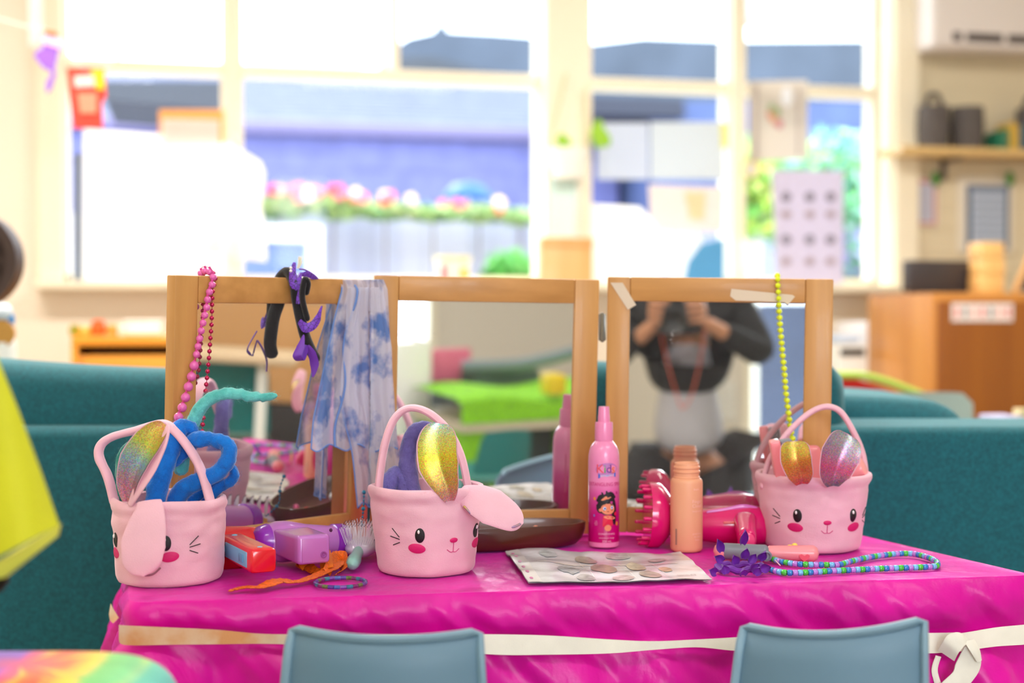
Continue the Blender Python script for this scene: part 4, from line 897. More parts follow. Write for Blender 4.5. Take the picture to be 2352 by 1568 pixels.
# tape strips
def on_panel(i, px, py, d=0.0):
    o, u, nn, up, W, H, R = PAN[i]; r = ray(px, py); c0 = Vector((0, 0, HC)); pp = o + nn * d; s = (pp - c0).dot(nn) / r.dot(nn); return c0 + r * s
def reflect_pt(i, px, py, dist):                   # the point seen in the glass of panel i at a pixel, dist metres after the mirror
    o, u, nn, up, W, H, R = PAN[i]; p = on_panel(i, px, py, -0.005); r = ray(px, py).normalized(); q = r - nn * 2 * r.dot(nn); return p + q * dist
tape = mat('masking_tape', rgb(232, 214, 190), 0.6, alpha=0.85, bump=0.2, bscale=400)
def tape_piece(label, pts):
    q = [on_panel(2, x, y, 0.0012) for x, y in pts]; mb = MB(); mb.slab(q, PAN[2][2] * -0.0008)
    single('tape_strip', mb, tape, label, 'tape', q[0], group='tape on the right mirror panel', smooth=False)
tape_piece('slanting strip of tape on the top left corner of the right mirror panel', [(1402, 649), (1430, 649), (1461, 700), (1442, 711)])
tape_piece('level strip of tape on the top rail of the right mirror panel', [(1680, 663), (1820, 677), (1826, 681), (1810, 700), (1802, 694), (1690, 690), (1677, 680)])
# ================================================================ BUNNY BASKETS
plush = mat('pink_plush', rgb(238, 186, 204), 0.9, var=0.05, vscale=30, bump=0.5, bscale=600, sheen=0.5, sheen_tint=(1, 0.85, 0.92, 1), bdist=0.0006)
glit = glitter_mat('ear_glitter')
blackthr = plain('black_thread', (18, 14, 20), 0.4, bump=0.3, bscale=900); whitethr = plain('white_thread', (250, 250, 250), 0.4)
hotpink = plain('hot_pink_thread', (214, 26, 112), 0.55, bump=0.4, bscale=900, bdist=0.0005)
linep = plain('line_pink', (206, 70, 130), 0.6)
class Bunny:
    def __init__(s, label, cx, cy, rb, rt, h, seed, sy=1.0):
        s.cx, s.cy, s.rb, s.rt, s.h, s.seed, s.sy = cx, cy, rb, rt, h, seed, sy
        s.t = Thing('bunny_basket', label, 'basket', (cx, cy, TZ), group='pink bunny baskets')
    def R(s, th, t):
        r = lerp(s.rb, s.rt, t ** 0.9)
        w_ = 0.0018 * nz(math.cos(th) * 2.2 + s.seed, math.sin(th) * 2.2, t * 2.6) + 0.0014 * nz(math.cos(th) * 3 + s.seed, math.sin(th) * 3, t * 9) * (0.4 + t)
        hem = 0.0022 * math.exp(-((t - 0.96) / 0.05) ** 2) - 0.0010 * math.exp(-((t - 0.86) / 0.03) ** 2)
        return r + w_ + hem
    def Z(s, th, t): return TZ + t * (s.h + 0.0025 * nz(math.cos(th) * 1.5 + s.seed, math.sin(th) * 1.5, 4))
    def S(s, th, t, off=0.0):
        r = s.R(th, t) + off; return Vector((s.cx + r * math.sin(th), s.cy - r * math.cos(th) * s.sy, s.Z(th, t)))
    def body(s):
        mb = MB(); n = 90; rings = []
        def ring(fr, t, off=0, zoff=0): 
            out = []
            for i in range(n):
                th = 2 * PI * i / n; p = s.S(th, t, off); p = Vector((s.cx + (p.x - s.cx) * fr, s.cy + (p.y - s.cy) * fr, p.z + zoff)); out.append(p)
            return out
        rings.append(ring(0.02, 0, 0, 0.001)); rings.append(ring(0.6, 0, 0, 0.0005)); rings.append(ring(1, 0, -0.006, 0.0)); rings.append(ring(1, 0, -0.0018, 0.0016)); rings.append(ring(1, 0, 0, 0.005))
        for k in range(1, 30): rings.append(ring(1, 0.05 + 0.95 * k / 29))
        rings.append(ring(1, 1, -0.001, 0.0025)); rings.append(ring(1, 1, -0.004, 0.004)); rings.append(ring(1, 1, -0.0075, 0.002))
        for t in (0.95, 0.8, 0.5, 0.15): rings.append(ring(1, t, -0.009))
        rings.append(ring(0.02, 0.12, -0.01))
        mb.rings(rings); s.bodyo = s.t.part('basket_body', mb, plush); return s
    def patch(s, name, th0, z0, w_, h_, m, rot=0.0, off=0.0006, parent=None, label=None):
        mb = MB(); r = s.R(th0, z0 / s.h); base = len(mb.v)
        def pt(a, k, o):
            x = math.cos(a) * w_ * k; y = math.sin(a) * h_ * k; xr = x * math.cos(rot) - y * math.sin(rot); yr = x * math.sin(rot) + y * math.cos(rot)
            return s.S(th0 + xr / r, (z0 + yr) / s.h, o)
        rings = [[pt(2 * PI * i / 24, k, o) for i in range(24)] for k, o in [(1.0, -0.0006), (1.0, off), (0.8, off + 0.0006), (0.4, off + 0.0009), (0.05, off + 0.001)]]
        mb.rings(rings); return s.t.part(name, mb, m, sub=parent, label=label)
    def line(s, name, pts, r, m):                    # pts: (theta, z)
        mb = MB(); q = [s.S(th, z / s.h, 0.0004) for th, z in pts]; mb.tube(spline(q, 5), r, 6); return s.t.part(name, mb, m)
    def face(s, yaw, ze, dth, es=1.0, whisk=True):
        for sg in (-1, 1):
            th = yaw + sg * dth
            e = s.patch('eye', th, ze, 0.0062 * es, 0.0092 * es, blackthr)
            s.patch('eye_glint', th - 0.0015 / s.rt, ze + 0.0045 * es, 0.0014 * es, 0.0024 * es, whitethr, off=0.0022, parent=e)
            s.patch('cheek', th + sg * 0.0045 / s.rt, ze - 0.0165, 0.0112 * es, 0.0062 * es, hotpink, rot=sg * 0.12)
            if whisk:
                tw = th + sg * 0.030 / s.rt; k = sg / s.rt
                s.line('whisker', [(tw, ze - 0.003), (tw + k * 0.011, ze + 0.007)], 0.0006, blackthr); s.line('whisker', [(tw, ze - 0.006), (tw + k * 0.014, ze - 0.003)], 0.0006, blackthr); s.line('whisker', [(tw, ze - 0.010), (tw + k * 0.011, ze - 0.014)], 0.0006, blackthr)
        s.patch('nose', yaw, ze - 0.008, 0.0056 * es, 0.0032 * es, hotpink)
        q = 1 / s.rt; s.line('mouth', [(yaw, ze - 0.011), (yaw, ze - 0.0225)], 0.0005, linep); s.line('mouth', [(yaw - 0.009 * q, ze - 0.0195), (yaw - 0.004 * q, ze - 0.0228), (yaw, ze - 0.0225), (yaw + 0.004 * q, ze - 0.0228), (yaw + 0.009 * q, ze - 0.0195)], 0.0005, linep)
    def handle(s, pts, r, flat=0.6, ref=(0.3, 1, 0)):
        q = spline([P(*p) for p in pts], 8); mb = MB()
        rr = [r * (1 + 0.06 * nz(i * 0.3, s.seed)) for i in range(len(q))]
        mb.tube(q, rr, 14, ref=ref, flat=flat); s.t.part('handle', mb, plush)
    def ear(s, pts, widths, face, cols, cup=0.35, fold=0.5, lining=True, back_cols=None, thick=0.006, tip=0.6):
        q = spline([P(*p) for p in pts], 8); n = len(q); f = Vector(face).normalized(); nu = 16
        def W(t): return ramp([(i / (len(widths) - 1), (w_, 0, 0, 0)) for i, w_ in enumerate(widths)], t)[0] * math.sqrt(max(0.0, 1 - max(0, (t - 0.8) / 0.2) ** 2.2))
        def frame(k):
            d = (q[min(k + 1, n - 1)] - q[max(k - 1, 0)]).normalized(); c = d.cross(f).normalized(); return d, c, c.cross(d)
        def pt(u, v, off, shrink=1.0, fo=0.0):
            k = v * (n - 1); i = min(int(k), n - 2); fr = k - i; p = q[i].lerp(q[i + 1], fr); d, c, ff = frame(i)
            hw = W(v) * shrink; e = (u - 0.5) * 2
            groove = -fo * 0.0042 * math.exp(-((e - 0.12) / 0.26) ** 2) * max(0, 1 - v * 1.15) * min(1, v * 2.5)
            return p + c * (e * hw) + ff * (cup * hw * e * e + off + groove - 0.0)
        mb = MB()
        def closed(u, v):                            # u runs round the section
            a = 2 * PI * u; e = 0.5 + 0.5 * math.cos(a) ; o = (math.sin(a) if math.sin(a) < 0 else 0) * thick * (0.4 + 0.6 * min(1, (1 - v) * 6)) if lining else math.sin(a) * thick * 0.5
            return pt(e, v, o, 1.0, fold if lining else 0)
        mb.grid(closed, 28, 30, cu=True)
        ear = s.t.part('ear', mb, plush)
        if lining:
            l = MB(); l.grid(lambda u, v: pt(u, lerp(0.03, 0.975, v), 0.0007, 0.93, fold), 18, 34, col=lambda u, v: ramp(cols, v))
            l.grid(lambda u, v: pt(u, lerp(0.03, 0.975, v), 0.0002, 0.93, fold), 18, 34, col=lambda u, v: ramp(cols, v))
            s.t.part('ear_lining', l, glit, sub=ear)
        return ear
# ---- middle basket
xm = P(979, 1300, 1.843).x
b2 = Bunny('pink bunny basket in the middle with a gold glitter ear and purple wool', xm, 1.842, 0.0625, 0.0735, 0.107, 3.3).body()
b2.face(math.radians(34), 0.0545, math.radians(37))
b2.handle([(870, 1145, 1.83), (872, 1095, 1.83), (884, 1020, 1.83), (906, 962, 1.835), (940, 937, 1.84), (985, 948, 1.845), (1030, 990, 1.85), (1060, 1050, 1.86), (1076, 1125, 1.865)], 0.0085, 0.55)
b2.ear([(1034, 1152, 1.775), (1026, 1120, 1.772), (1010, 1070, 1.772), (1006, 1020, 1.778), (1014, 970, 1.785)], [0.005, 0.016, 0.026, 0.026, 0.019], (-0.1, -1, 0.1),
       [(0, rgb(206, 130, 150)), (0.25, rgb(196, 150, 90)), (0.6, rgb(206, 190, 50)), (0.85, rgb(196, 196, 110)), (1, rgb(180, 200, 200))], 0.30, 1.0)
b2.ear([(1058, 1128, 1.80), (1090, 1142, 1.79), (1130, 1162, 1.785), (1170, 1184, 1.785), (1200, 1202, 1.79)], [0.010, 0.021, 0.025, 0.020, 0.013], (0.1, -0.9, 0.5), [(0, rgb(200, 170, 110)), (1, rgb(170, 140, 190))], -0.10, 0, lining=False)
gb = MB(); gb.tube(spline([P(x, y, 1.781) for x, y in [(1066, 1163), (1085, 1182), (1115, 1199), (1150, 1210), (1178, 1210), (1195, 1203)]], 6), 0.0016, 8, cols=None)
b2.t.part('ear_edging', gb, mat('edge_glitter', rgb(190, 160, 90), 0.35, metal=0.6, col2=rgb(150, 130, 180), vscale=60), label='thin glitter edge of the drooping ear')
# ---- left basket
xl_ = P(388, 1300, 1.772).x
b1 = Bunny('pink bunny basket at the left end with blue and turquoise wool', xl_, 1.776, 0.0645, 0.0705, 0.1, 8.1).body()
b1.face(math.radians(-24), 0.0545, math.radians(34))
b1.handle([(262, 1150, 1.76), (248, 1095, 1.76), (228, 1050, 1.765), (232, 1022, 1.77), (258, 1003, 1.775), (312, 988, 1.775), (372, 972, 1.77), (402, 990, 1.765), (438, 1035, 1.76), (464, 1085, 1.755), (484, 1155, 1.75)], 0.0082, 0.6)
b1.ear([(297, 1155, 1.715), (300, 1110, 1.712), (318, 1060, 1.708), (348, 1015, 1.708), (382, 972, 1.712)], [0.006, 0.015, 0.0205, 0.0195, 0.012], (-0.35, -1, 0.1),
       [(0, rgb(200, 120, 140)), (0.25, rgb(176, 130, 150)), (0.5, rgb(140, 175, 190)), (0.7, rgb(190, 196, 90)), (0.9, rgb(214, 176, 90)), (1, rgb(226, 170, 120))], 0.55, 0.4)
b1.ear([(300, 1158, 1.712), (322, 1115, 1.704), (350, 1070, 1.700), (374, 1020, 1.702), (388, 975, 1.708)], [0.004, 0.010, 0.011, 0.009, 0.004], (-0.7, -0.7, 0.1), [(0, rgb(200, 120, 140)), (1, rgb(180, 120, 140))], 0.1, 0, lining=False)
fe = MB(); pts = [(343, 1150, 1.698), (343, 1175, 1.692), (337, 1210, 1.688), (329, 1250, 1.685), (326, 1290, 1.684), (331, 1322, 1.686)]
b1.ear(pts, [0.014, 0.018, 0.023, 0.0265, 0.0235, 0.016], (0.05, -1, 0), [(0, rgb(200, 120, 140)), (1, rgb(180, 120, 140))], 0.0, 0, lining=False)
ge = MB(); ge.tube(spline([P(x, y, 1.687) for x, y in [(300, 1300), (312, 1313), (332, 1321), (352, 1318), (368, 1304)]], 6), 0.0012, 8); b1.t.part('ear_edging', ge, plain('edge_mauve', (150, 100, 120), 0.4, metal=0.4))
# ---- right basket
xr_ = P(1867, 1240, 2.02).x
b3 = Bunny('pink bunny basket at the right end holding pink toy hair tools', xr_, 2.022, 0.066, 0.0795, 0.103, 5.7).body()
b3.face(math.radians(4), 0.0530, math.radians(32), 1.0)
b3.handle([(1752, 1115, 2.01), (1766, 1060, 2.01), (1800, 1005, 2.01), (1850, 955, 2.015), (1893, 934, 2.02), (1930, 945, 2.025), (1962, 995, 2.03), (1982, 1045, 2.035), (1990, 1105, 2.035)], 0.0072, 0.6)
b3.ear([(1842, 1112, 1.937), (1838, 1090, 1.934), (1828, 1055, 1.933), (1824, 1012, 1.94)], [0.007, 0.0175, 0.0215, 0.0185], (-0.15, -1, 0.05),
       [(0, rgb(190, 60, 90)), (0.3, rgb(206, 110, 80)), (0.6, rgb(206, 130, 60)), (0.85, rgb(206, 180, 80)), (1, rgb(220, 200, 110))], 0.45, 1.2)
b3.ear([(1912, 1117, 1.936), (1914, 1090, 1.932), (1926, 1045, 1.933), (1948, 996, 1.94)], [0.007, 0.022, 0.0285, 0.022], (0.1, -1, 0.05),
       [(0, rgb(110, 100, 120)), (0.25, rgb(176, 110, 140)), (0.45, rgb(206, 90, 140)), (0.7, rgb(176, 140, 170)), (1, rgb(176, 184, 186))], 0.35, 1.2)

# ================================================================ WOOL
def wool(name_label, cat, pts, rad, c1, c2, parts_label=None, seed=1, fuzz=1500, n=10):
    q = spline([P(*p) for p in pts], n); N = len(q); mb = MB(); rnd = random.Random(seed)
    rr = [ramp([(i / (len(rad) - 1), (r, 0, 0, 0)) for i, r in enumerate(rad)], k / (N - 1))[0] for k in range(N)]
    rr = [r * (1 + 0.10 * nz(k * 0.35, seed)) for k, r in enumerate(rr)]
    mb.tube(q, rr, 16)
    out = []
    for v in mb.v:
        p = Vector(v); d = 0.0020 * nz(p.x * 150, p.y * 150, p.z * 80 + seed); out.append((p.x + d, p.y + d * 0.5, p.z + d))
    mb.v = out
    m = mat('wool_%s' % seed, rgb(*c1), 0.95, col2=rgb(*c2), vscale=70, bump=0.8, bscale=350, sheen=0.6, bdist=0.0015, sheen_tint=(0.8, 0.95, 1, 1))
    fz = MB()
    for i in range(fuzz):
        k = rnd.randrange(1, N - 1); t = (q[k + 1] - q[k - 1]).normalized(); d = Vector((rnd.gauss(0, 1), rnd.gauss(0, 1), rnd.gauss(0, 1))); d = (d - t * d.dot(t)).normalized()
        p0 = q[k] + d * rr[k] * 0.9; e = rnd.uniform(0.002, 0.0075); p1 = p0 + d * e * 0.7 + t * rnd.uniform(-1, 1) * e; p2 = p1 + d * e * 0.3 + t * rnd.uniform(-1, 1) * e * 1.2 + Vector((0, 0, rnd.uniform(-1, 1) * e * 0.6))
        s_ = t.cross(d) * 0.00012
        ids = [fz.vert(p0 - s_), fz.vert(p0 + s_), fz.vert(p1 + s_ * 0.8), fz.vert(p1 - s_ * 0.8), fz.vert(p2)]
        fz.face(ids[:4]); fz.face((ids[3], ids[2], ids[4]))
    c = q[0]; t = Thing('wool_rope', name_label, 'wool', c, group='felted wool ropes in the bunny baskets')
    t.part('rope', mb, m); t.part('fuzz', fz, m, False, kind='stuff'); return t
wool('bright blue wool rope rising behind the glitter ear of the left basket', 'wool', [(352, 1180, 1.76), (362, 1120, 1.76), (378, 1070, 1.765), (396, 1020, 1.77), (415, 982, 1.78), (440, 990, 1.79), (436, 1030, 1.80)], [0.013, 0.013, 0.0125, 0.011, 0.010, 0.008], (0, 122, 222), (4, 104, 200), seed=11)
wool('bright blue wool rope looping out over the right rim of the left basket', 'wool', [(395, 1180, 1.775), (415, 1130, 1.77), (455, 1105, 1.765), (500, 1085, 1.76), (525, 1050, 1.76), (520, 1020, 1.765), (480, 1008, 1.77), (445, 1012, 1.775), (425, 1035, 1.78), (402, 1060, 1.785)], [0.011, 0.012, 0.011, 0.010, 0.010, 0.009, 0.010, 0.009, 0.007], (0, 122, 222), (4, 104, 200), seed=12, fuzz=1100)
wool('small bright blue wool loop hanging over the right rim of the left basket', 'wool', [(470, 1160, 1.80), (500, 1122, 1.795), (530, 1105, 1.79), (538, 1085, 1.785), (525, 1072, 1.785), (500, 1092, 1.79), (470, 1125, 1.80), (440, 1150, 1.80)], [0.007, 0.007, 0.0065, 0.006, 0.006, 0.006, 0.007], (0, 122, 222), (4, 104, 200), seed=13, fuzz=500)
wool('light turquoise wool strand arching to the right above the left basket', 'wool', [(415, 1080, 1.80), (425, 1030, 1.80), (438, 985, 1.80), (458, 940, 1.80), (490, 912, 1.80), (530, 903, 1.80), (570, 909, 1.80), (605, 912, 1.80), (632, 909, 1.80)], [0.0085, 0.009, 0.0095, 0.0085, 0.008, 0.0072, 0.0062, 0.0055, 0.003], (110, 206, 204), (80, 180, 178), seed=14, fuzz=1200)
wool('dark teal wool loop at the left inside the left basket', 'wool', [(290, 1170, 1.79), (284, 1100, 1.79), (286, 1050, 1.79), (304, 1028, 1.79), (322, 1045, 1.80), (322, 1100, 1.80)], [0.010, 0.010, 0.009, 0.009, 0.009, 0.009], (44, 156, 140), (26, 130, 120), seed=15, fuzz=600)
wool('lavender purple wool rope curving up inside the middle basket handle', 'wool', [(955, 1170, 1.87), (942, 1115, 1.87), (936, 1060, 1.87), (942, 1010, 1.87), (962, 985, 1.87), (990, 990, 1.87), (1005, 1030, 1.87)], [0.013, 0.0125, 0.0115, 0.0105, 0.010, 0.010, 0.010], (122, 116, 190), (104, 98, 172), seed=16)
wool('short lavender wool lump at the left rim of the middle basket', 'wool', [(885, 1170, 1.86), (892, 1115, 1.865), (912, 1092, 1.87), (932, 1120, 1.87), (942, 1170, 1.87)], [0.010, 0.012, 0.013, 0.012, 0.010], (122, 116, 190), (104, 98, 172), seed=17, fuzz=500)
wool('sea green wool tuft showing beside the gold ear in the middle basket', 'wool', [(1048, 1170, 1.87), (1054, 1125, 1.87), (1056, 1112, 1.875)], [0.008, 0.0085, 0.006], (120, 176, 170), (96, 160, 150), seed=18, fuzz=200)
# ---- tools in the right basket
pinkpl = plain('pink_plastic', (250, 150, 160), 0.3, coat=0.3); greypl = plain('grey_plastic', (128, 132, 144), 0.35)
t = Thing('toy_hair_straightener', 'pink and grey toy hair straightener standing at the left in the right basket', 'toy', P(1792, 1150, 2.0))
def bar3(a, b, w_, th, m_ref=(1, 0, 0), bevel=0.003, taper=1.0):
    a, b = Vector(a), Vector(b); d = (b - a).normalized(); x = Vector(m_ref); x = (x - d * x.dot(d)).normalized(); y = d.cross(x)
    return MB().box((a + b) / 2, (w_, th, (b - a).length), R=Matrix((x, y, d)).transposed(), bevel=bevel, taper=taper, seg=3)
t.part('pink_arm', bar3(P(1800, 1150, 1.985), P(1778, 1010, 1.975), 0.014, 0.02), pinkpl); t.part('grey_arm', bar3(P(1822, 1150, 1.99), P(1803, 1008, 1.985), 0.017, 0.016), greypl)
t = Thing('toy_hair_dryer', 'small pink toy hair dryer leaning in the right basket, its nozzle past the rim', 'toy', P(1930, 1150, 2.03))
t.part('handle', bar3(P(1868, 1160, 2.03), P(1866, 1022, 2.03), 0.030, 0.018, bevel=0.008, taper=0.8), pinkpl)
mb = MB(); a, b = P(1915, 1100, 2.02), P(1984, 1072, 2.0); mb.lathe(a, [(0.001, 0), (0.013, 0), (0.016, 0.02), (0.0155, (b - a).length - 0.004), (0.0135, (b - a).length), (0.001, (b - a).length + 0.001)], axis=(b - a), n=28); t.part('barrel', mb, pinkpl)

# ================================================================ BOTTLES
def bottle_center(pxc, pyb, r):
    p = T(pxc, pyb); return Vector((p.x, p.y + r * 0.98, TZ))
r = 0.0222; c = bottle_center(1389, 1259, r); D0 = c.y
k = D0 / F
sp = Thing('spray_bottle', 'tall pink detangling spray bottle with a cartoon girl on its label', 'bottle', c)
pinkb = plain('bottle_pink', (240, 140, 190), 0.28, coat=0.3); 
H = 0.325 / 0.325 * (1259 - 935) * k * 0.992
zc = lambda py: (1259 - py) * k * 0.992
def gradcol(z):
    return ramp([(0, rgb(196, 0, 110)), (0.35, rgb(200, 6, 124)), (0.62, rgb(226, 90, 168)), (0.75, rgb(240, 140, 192)), (1, rgb(240, 140, 192))], z)
prof = [(0.001, 0), (r * 0.88, 0), (r * 0.96, 0.0015), (r * 0.97, 0.004), (r, 0.0075)] + [(r, lerp(0.008, zc(1062), i / 20)) for i in range(21)] + [(r * 0.985, zc(1048)), (r * 0.93, zc(1036)), (r * 0.82, zc(1026)), (r * 0.66, zc(1018)), (r * 0.55, zc(1014)), (0.001, zc(1014))]
cols = [rgb(240, 140, 190)] * 5 + [gradcol(i / 20) for i in range(21)] + [rgb(242, 144, 194)] * 6
mb = MB(); mb.lathe(c, prof, n=48, cols=cols); sp.part('bottle_body', mb, mat('bottle_gradient', attr=True, rough=0.28, coat=0.3))
sp.part('collar', MB().lathe(c, [(0.0128, zc(1014)), (0.0130, zc(1012)), (0.0130, zc(1000)), (0.0126, zc(973)), (0.0122, zc(971)), (0.001, zc(971))], n=40), pinkb)
nz_ = MB().lathe(c, [(0.0088, zc(971)), (0.0086, zc(958)), (0.0082, zc(954)), (0.0076, zc(938)), (0.0072, zc(935)), (0.001, zc(935))], n=32); sp.part('spray_head', nz_, pinkb)
def cyl(c, r, ang0=0.0, off=0.0003):               # wraps flat (x, z) art round a bottle, x = 0 faces the camera
    return lambda x, z, o=0.0: Vector((c.x + (r + off + o) * math.sin(ang0 + x / r), c.y - (r + off + o) * math.cos(ang0 + x / r), c.z + z))
W_ = cyl(c, r)
def art(name, shapes, m, o=0.0, thing=sp, Wf=W_):
    mb = MB()
    for sh in shapes:
        kind = sh[0]
        if kind == 'e':
            _, x, z, a, b, *rt = sh; rt = rt[0] if rt else 0
            cen_ = mb.vert(Wf(x, z, o)); ids = []
            for i in range(22):
                t_ = 2 * PI * i / 22; dx, dz = a * math.cos(t_), b * math.sin(t_); ids.append(mb.vert(Wf(x + dx * math.cos(rt) - dz * math.sin(rt), z + dx * math.sin(rt) + dz * math.cos(rt), o)))
            for i in range(22): mb.face((cen_, ids[i], ids[(i + 1) % 22]))
        elif kind == 'p':
            pts = sh[1]; cx = sum(p[0] for p in pts) / len(pts); cz = sum(p[1] for p in pts) / len(pts); cen_ = mb.vert(Wf(cx, cz, o)); ids = [mb.vert(Wf(p[0], p[1], o)) for p in pts]
            for i in range(len(ids)): mb.face((cen_, ids[i], ids[(i + 1) % len(ids)]))
        elif kind == 't':
            _, s_, size, x, z = sh[:5]; rt = sh[5] if len(sh) > 5 else 0; sx = sh[6] if len(sh) > 6 else 1
            add_text(mb, s_, size, lambda u, v: Wf(x + (u * sx) * math.cos(rt) - v * math.sin(rt), z + (u * sx) * math.sin(rt) + v * math.cos(rt), o))
    return thing.part(name, mb, m, False)
px2 = lambda X: (X - 1389) * k
def L(X, Y): return (px2(X), zc(Y))
def pc(n_, c_): return plain('print_' + n_, c_, 0.5)
art('lettering', [('t', 'K', 0.0180, px2(1378), zc(1077))], pc('red', (226, 30, 40)), 0.0004); art('lettering', [('t', 'i', 0.0165, px2(1389), zc(1077))], pc('green', (40, 170, 80)), 0.0004)
art('lettering', [('t', 'd', 0.0165, px2(1398.5), zc(1077))], pc('purple', (120, 50, 150)), 0.0004); art('lettering', [('t', 's', 0.0175, px2(1409), zc(1077))], pc('orange', (240, 120, 40)), 0.0004)
art('logo_outline', [('e', px2(1394), zc(1077), 0.0165, 0.0088, 0.05)], pc('whiteish', (190, 120, 190)), 0.0001)
art('logo_band', [('p', [L(1374, 1087), L(1416, 1085), L(1416, 1095), L(1374, 1098)])], pc('blue', (60, 100, 200)), 0.0003); art('lettering', [('t', 'sensation', 0.0054, px2(1395), zc(1091), 0.04)], pc('sky', (200, 220, 255)), 0.0006)
art('lettering', [('t', 'DETANGLING SPRAY', 0.0073, px2(1393), zc(1112), 0, 0.84)], pc('pink', (214, 50, 130)), 0.0004)
# cartoon girl
hair = pc('hair', (26, 20, 26)); skin = pc('skin', (236, 140, 104)); redd = pc('dress', (226, 30, 70))
girl = [('e', px2(1394), zc(1158), 0.0132, 0.0150), ('e', px2(1384), zc(1145), 0.0075, 0.0065), ('e', px2(1400), zc(1140), 0.0080, 0.0066), ('e', px2(1380), zc(1165), 0.0065, 0.008), ('e', px2(1411), zc(1172), 0.0040, 0.014), ('e', px2(1412), zc(1192), 0.0028, 0.008)]
rg = random.Random(4)
for i in range(16): a_ = rg.uniform(0.3, 3.6); girl.append(('e', px2(1394) + math.cos(a_) * 0.0135, zc(1155) + math.sin(a_) * 0.0155, 0.0022, 0.0012, a_))
art('girl_hair', girl, hair, 0.0004)
art('girl_skin', [('e', px2(1396), zc(1168), 0.0098, 0.0080), ('e', px2(1379), zc(1171), 0.0022, 0.0024), ('p', [L(1380, 1148), L(1390, 1139), L(1404, 1141), L(1398, 1145), L(1384, 1149)]), ('e', px2(1400), zc(1188), 0.0085, 0.0024, -0.15), ('e', px2(1396), zc(1212), 0.0048, 0.0045)], skin, 0.0007)
art('girl_dress', [('p', [L(1385, 1184), L(1398, 1182), L(1406, 1186), L(1408, 1207), L(1384, 1209)]), ('e', px2(1415), zc(1180), 0.0022, 0.0028)], redd, 0.0006)
art('girl_hair', [('p', [L(1380, 1160), L(1386, 1150), L(1398, 1150), L(1408, 1162), L(1396, 1153), L(1388, 1158)])], hair, 0.0010)
art('girl_eye', [('e', px2(1388.5), zc(1167), 0.0022, 0.0025), ('e', px2(1405), zc(1165), 0.0020, 0.0025)], pc('eyewhite', (240, 240, 250)), 0.0010); art('girl_eye', [('e', px2(1389), zc(1167), 0.0013, 0.0016), ('e', px2(1405), zc(1165), 0.0012, 0.0016)], pc('iris', (70, 90, 190)), 0.0012)
art('girl_mouth', [('e', px2(1396), zc(1174), 0.0018, 0.0005)], pc('lip', (150, 40, 40)), 0.0010)
art('balloon_print', [('e', px2(1365), zc(1145), 0.0018, 0.0024), ('e', px2(1420), zc(1203), 0.0020, 0.0030)], pc('balloon', (240, 150, 40)), 0.0004); art('balloon_print', [('e', px2(1419), zc(1132), 0.0014, 0.0022)], pc('mag', (196, 20, 120)), 0.0004); art('balloon_print', [('e', px2(1364), zc(1184), 0.0014, 0.0020)], pc('lil', (140, 110, 200)), 0.0004)
art('lettering', [('t', 'CONDITIONING', 0.0032, px2(1394), zc(1226)), ('t', 'coconut and mango', 0.0028, px2(1394), zc(1235)), ('t', '250 mL', 0.0044, px2(1394), zc(1243)), ('t', 'with', 0.0022, px2(1369), zc(1197)), ('t', 'gentle', 0.0022, px2(1369), zc(1201)), ('t', 'care', 0.0022, px2(1369), zc(1205))], pc('palepink', (250, 190, 224)), 0.0004)
bk = cyl(c, r, PI)
art('back_label', [('p', [(-0.014, 0.11), (0.014, 0.11), (0.014, 0.05), (-0.014, 0.05)])], pc('rose', (214, 100, 150)), 0.0002, Wf=bk)
# peach bottle
r = 0.0225; c = bottle_center(1581, 1270, r); k = c.y / F; zc2 = lambda py: (1270 - py) * k * 0.992
pe = Thing('peach_bottle', 'open peach coloured plastic bottle without its cap', 'bottle', c)
peach = plain('peach_plastic', (238, 170, 134), 0.42, sss=0.1)
prof = [(0.001, 0), (r * 0.86, 0), (r * 0.96, 0.0015), (r, 0.005), (r, zc2(1112)), (r * 0.98, zc2(1106)), (r * 0.9, zc2(1102)), (0.0178, zc2(1100))]
pe.part('bottle_body', MB().lathe(c, prof + [(0.001, zc2(1101))], n=48), peach)
nk = [(0.0185, zc2(1101)), (0.0188, zc2(1098)), (0.0176, zc2(1096)), (0.0176, zc2(1089)), (0.0190, zc2(1087)), (0.0190, zc2(1084)), (0.0176, zc2(1082)), (0.0176, zc2(1079)), (0.0188, zc2(1077)), (0.0186, zc2(1074)), (0.0172, zc2(1072)), (0.0170, zc2(1066)), (0.0160, zc2(1065)), (0.0150, zc2(1067)), (0.0150, zc2(1098)), (0.001, zc2(1098))]
pe.part('threaded_neck', MB().lathe(c, nk, n=48), peach)
W2 = cyl(c, r); pk = lambda X: (X - 1581) * k
palepe = plain('pale_print', (252, 204, 190), 0.4)
art('lettering', [('t', 'frank', 0.0042, pk(1600), zc2(1124)), ('t', 'Finger', 0.0066, pk(1603), zc2(1152)), ('t', 'Cloud', 0.0066, pk(1603), zc2(1162)), ('t', 'body wash', 0.0036, pk(1603), zc2(1174)), ('t', 'gentle foam', 0.0032, pk(1603), zc2(1226)), ('t', 'for little', 0.0032, pk(1603), zc2(1233)), ('t', 'hands', 0.0032, pk(1603), zc2(1240))], palepe, 0.0003, pe, W2)
art('barcode', [('p', [(pk(1550) + dx, zc2(1216 + i * 3.1)) for dx, dz in ((0, 0), (0.0026, 0))] + [(pk(1550) + 0.0026, zc2(1217.4 + i * 3.1)), (pk(1550), zc2(1217.4 + i * 3.1))]) for i in range(12)], plain('bar_navy', (50, 56, 90), 0.4), 0.0003, pe, W2)
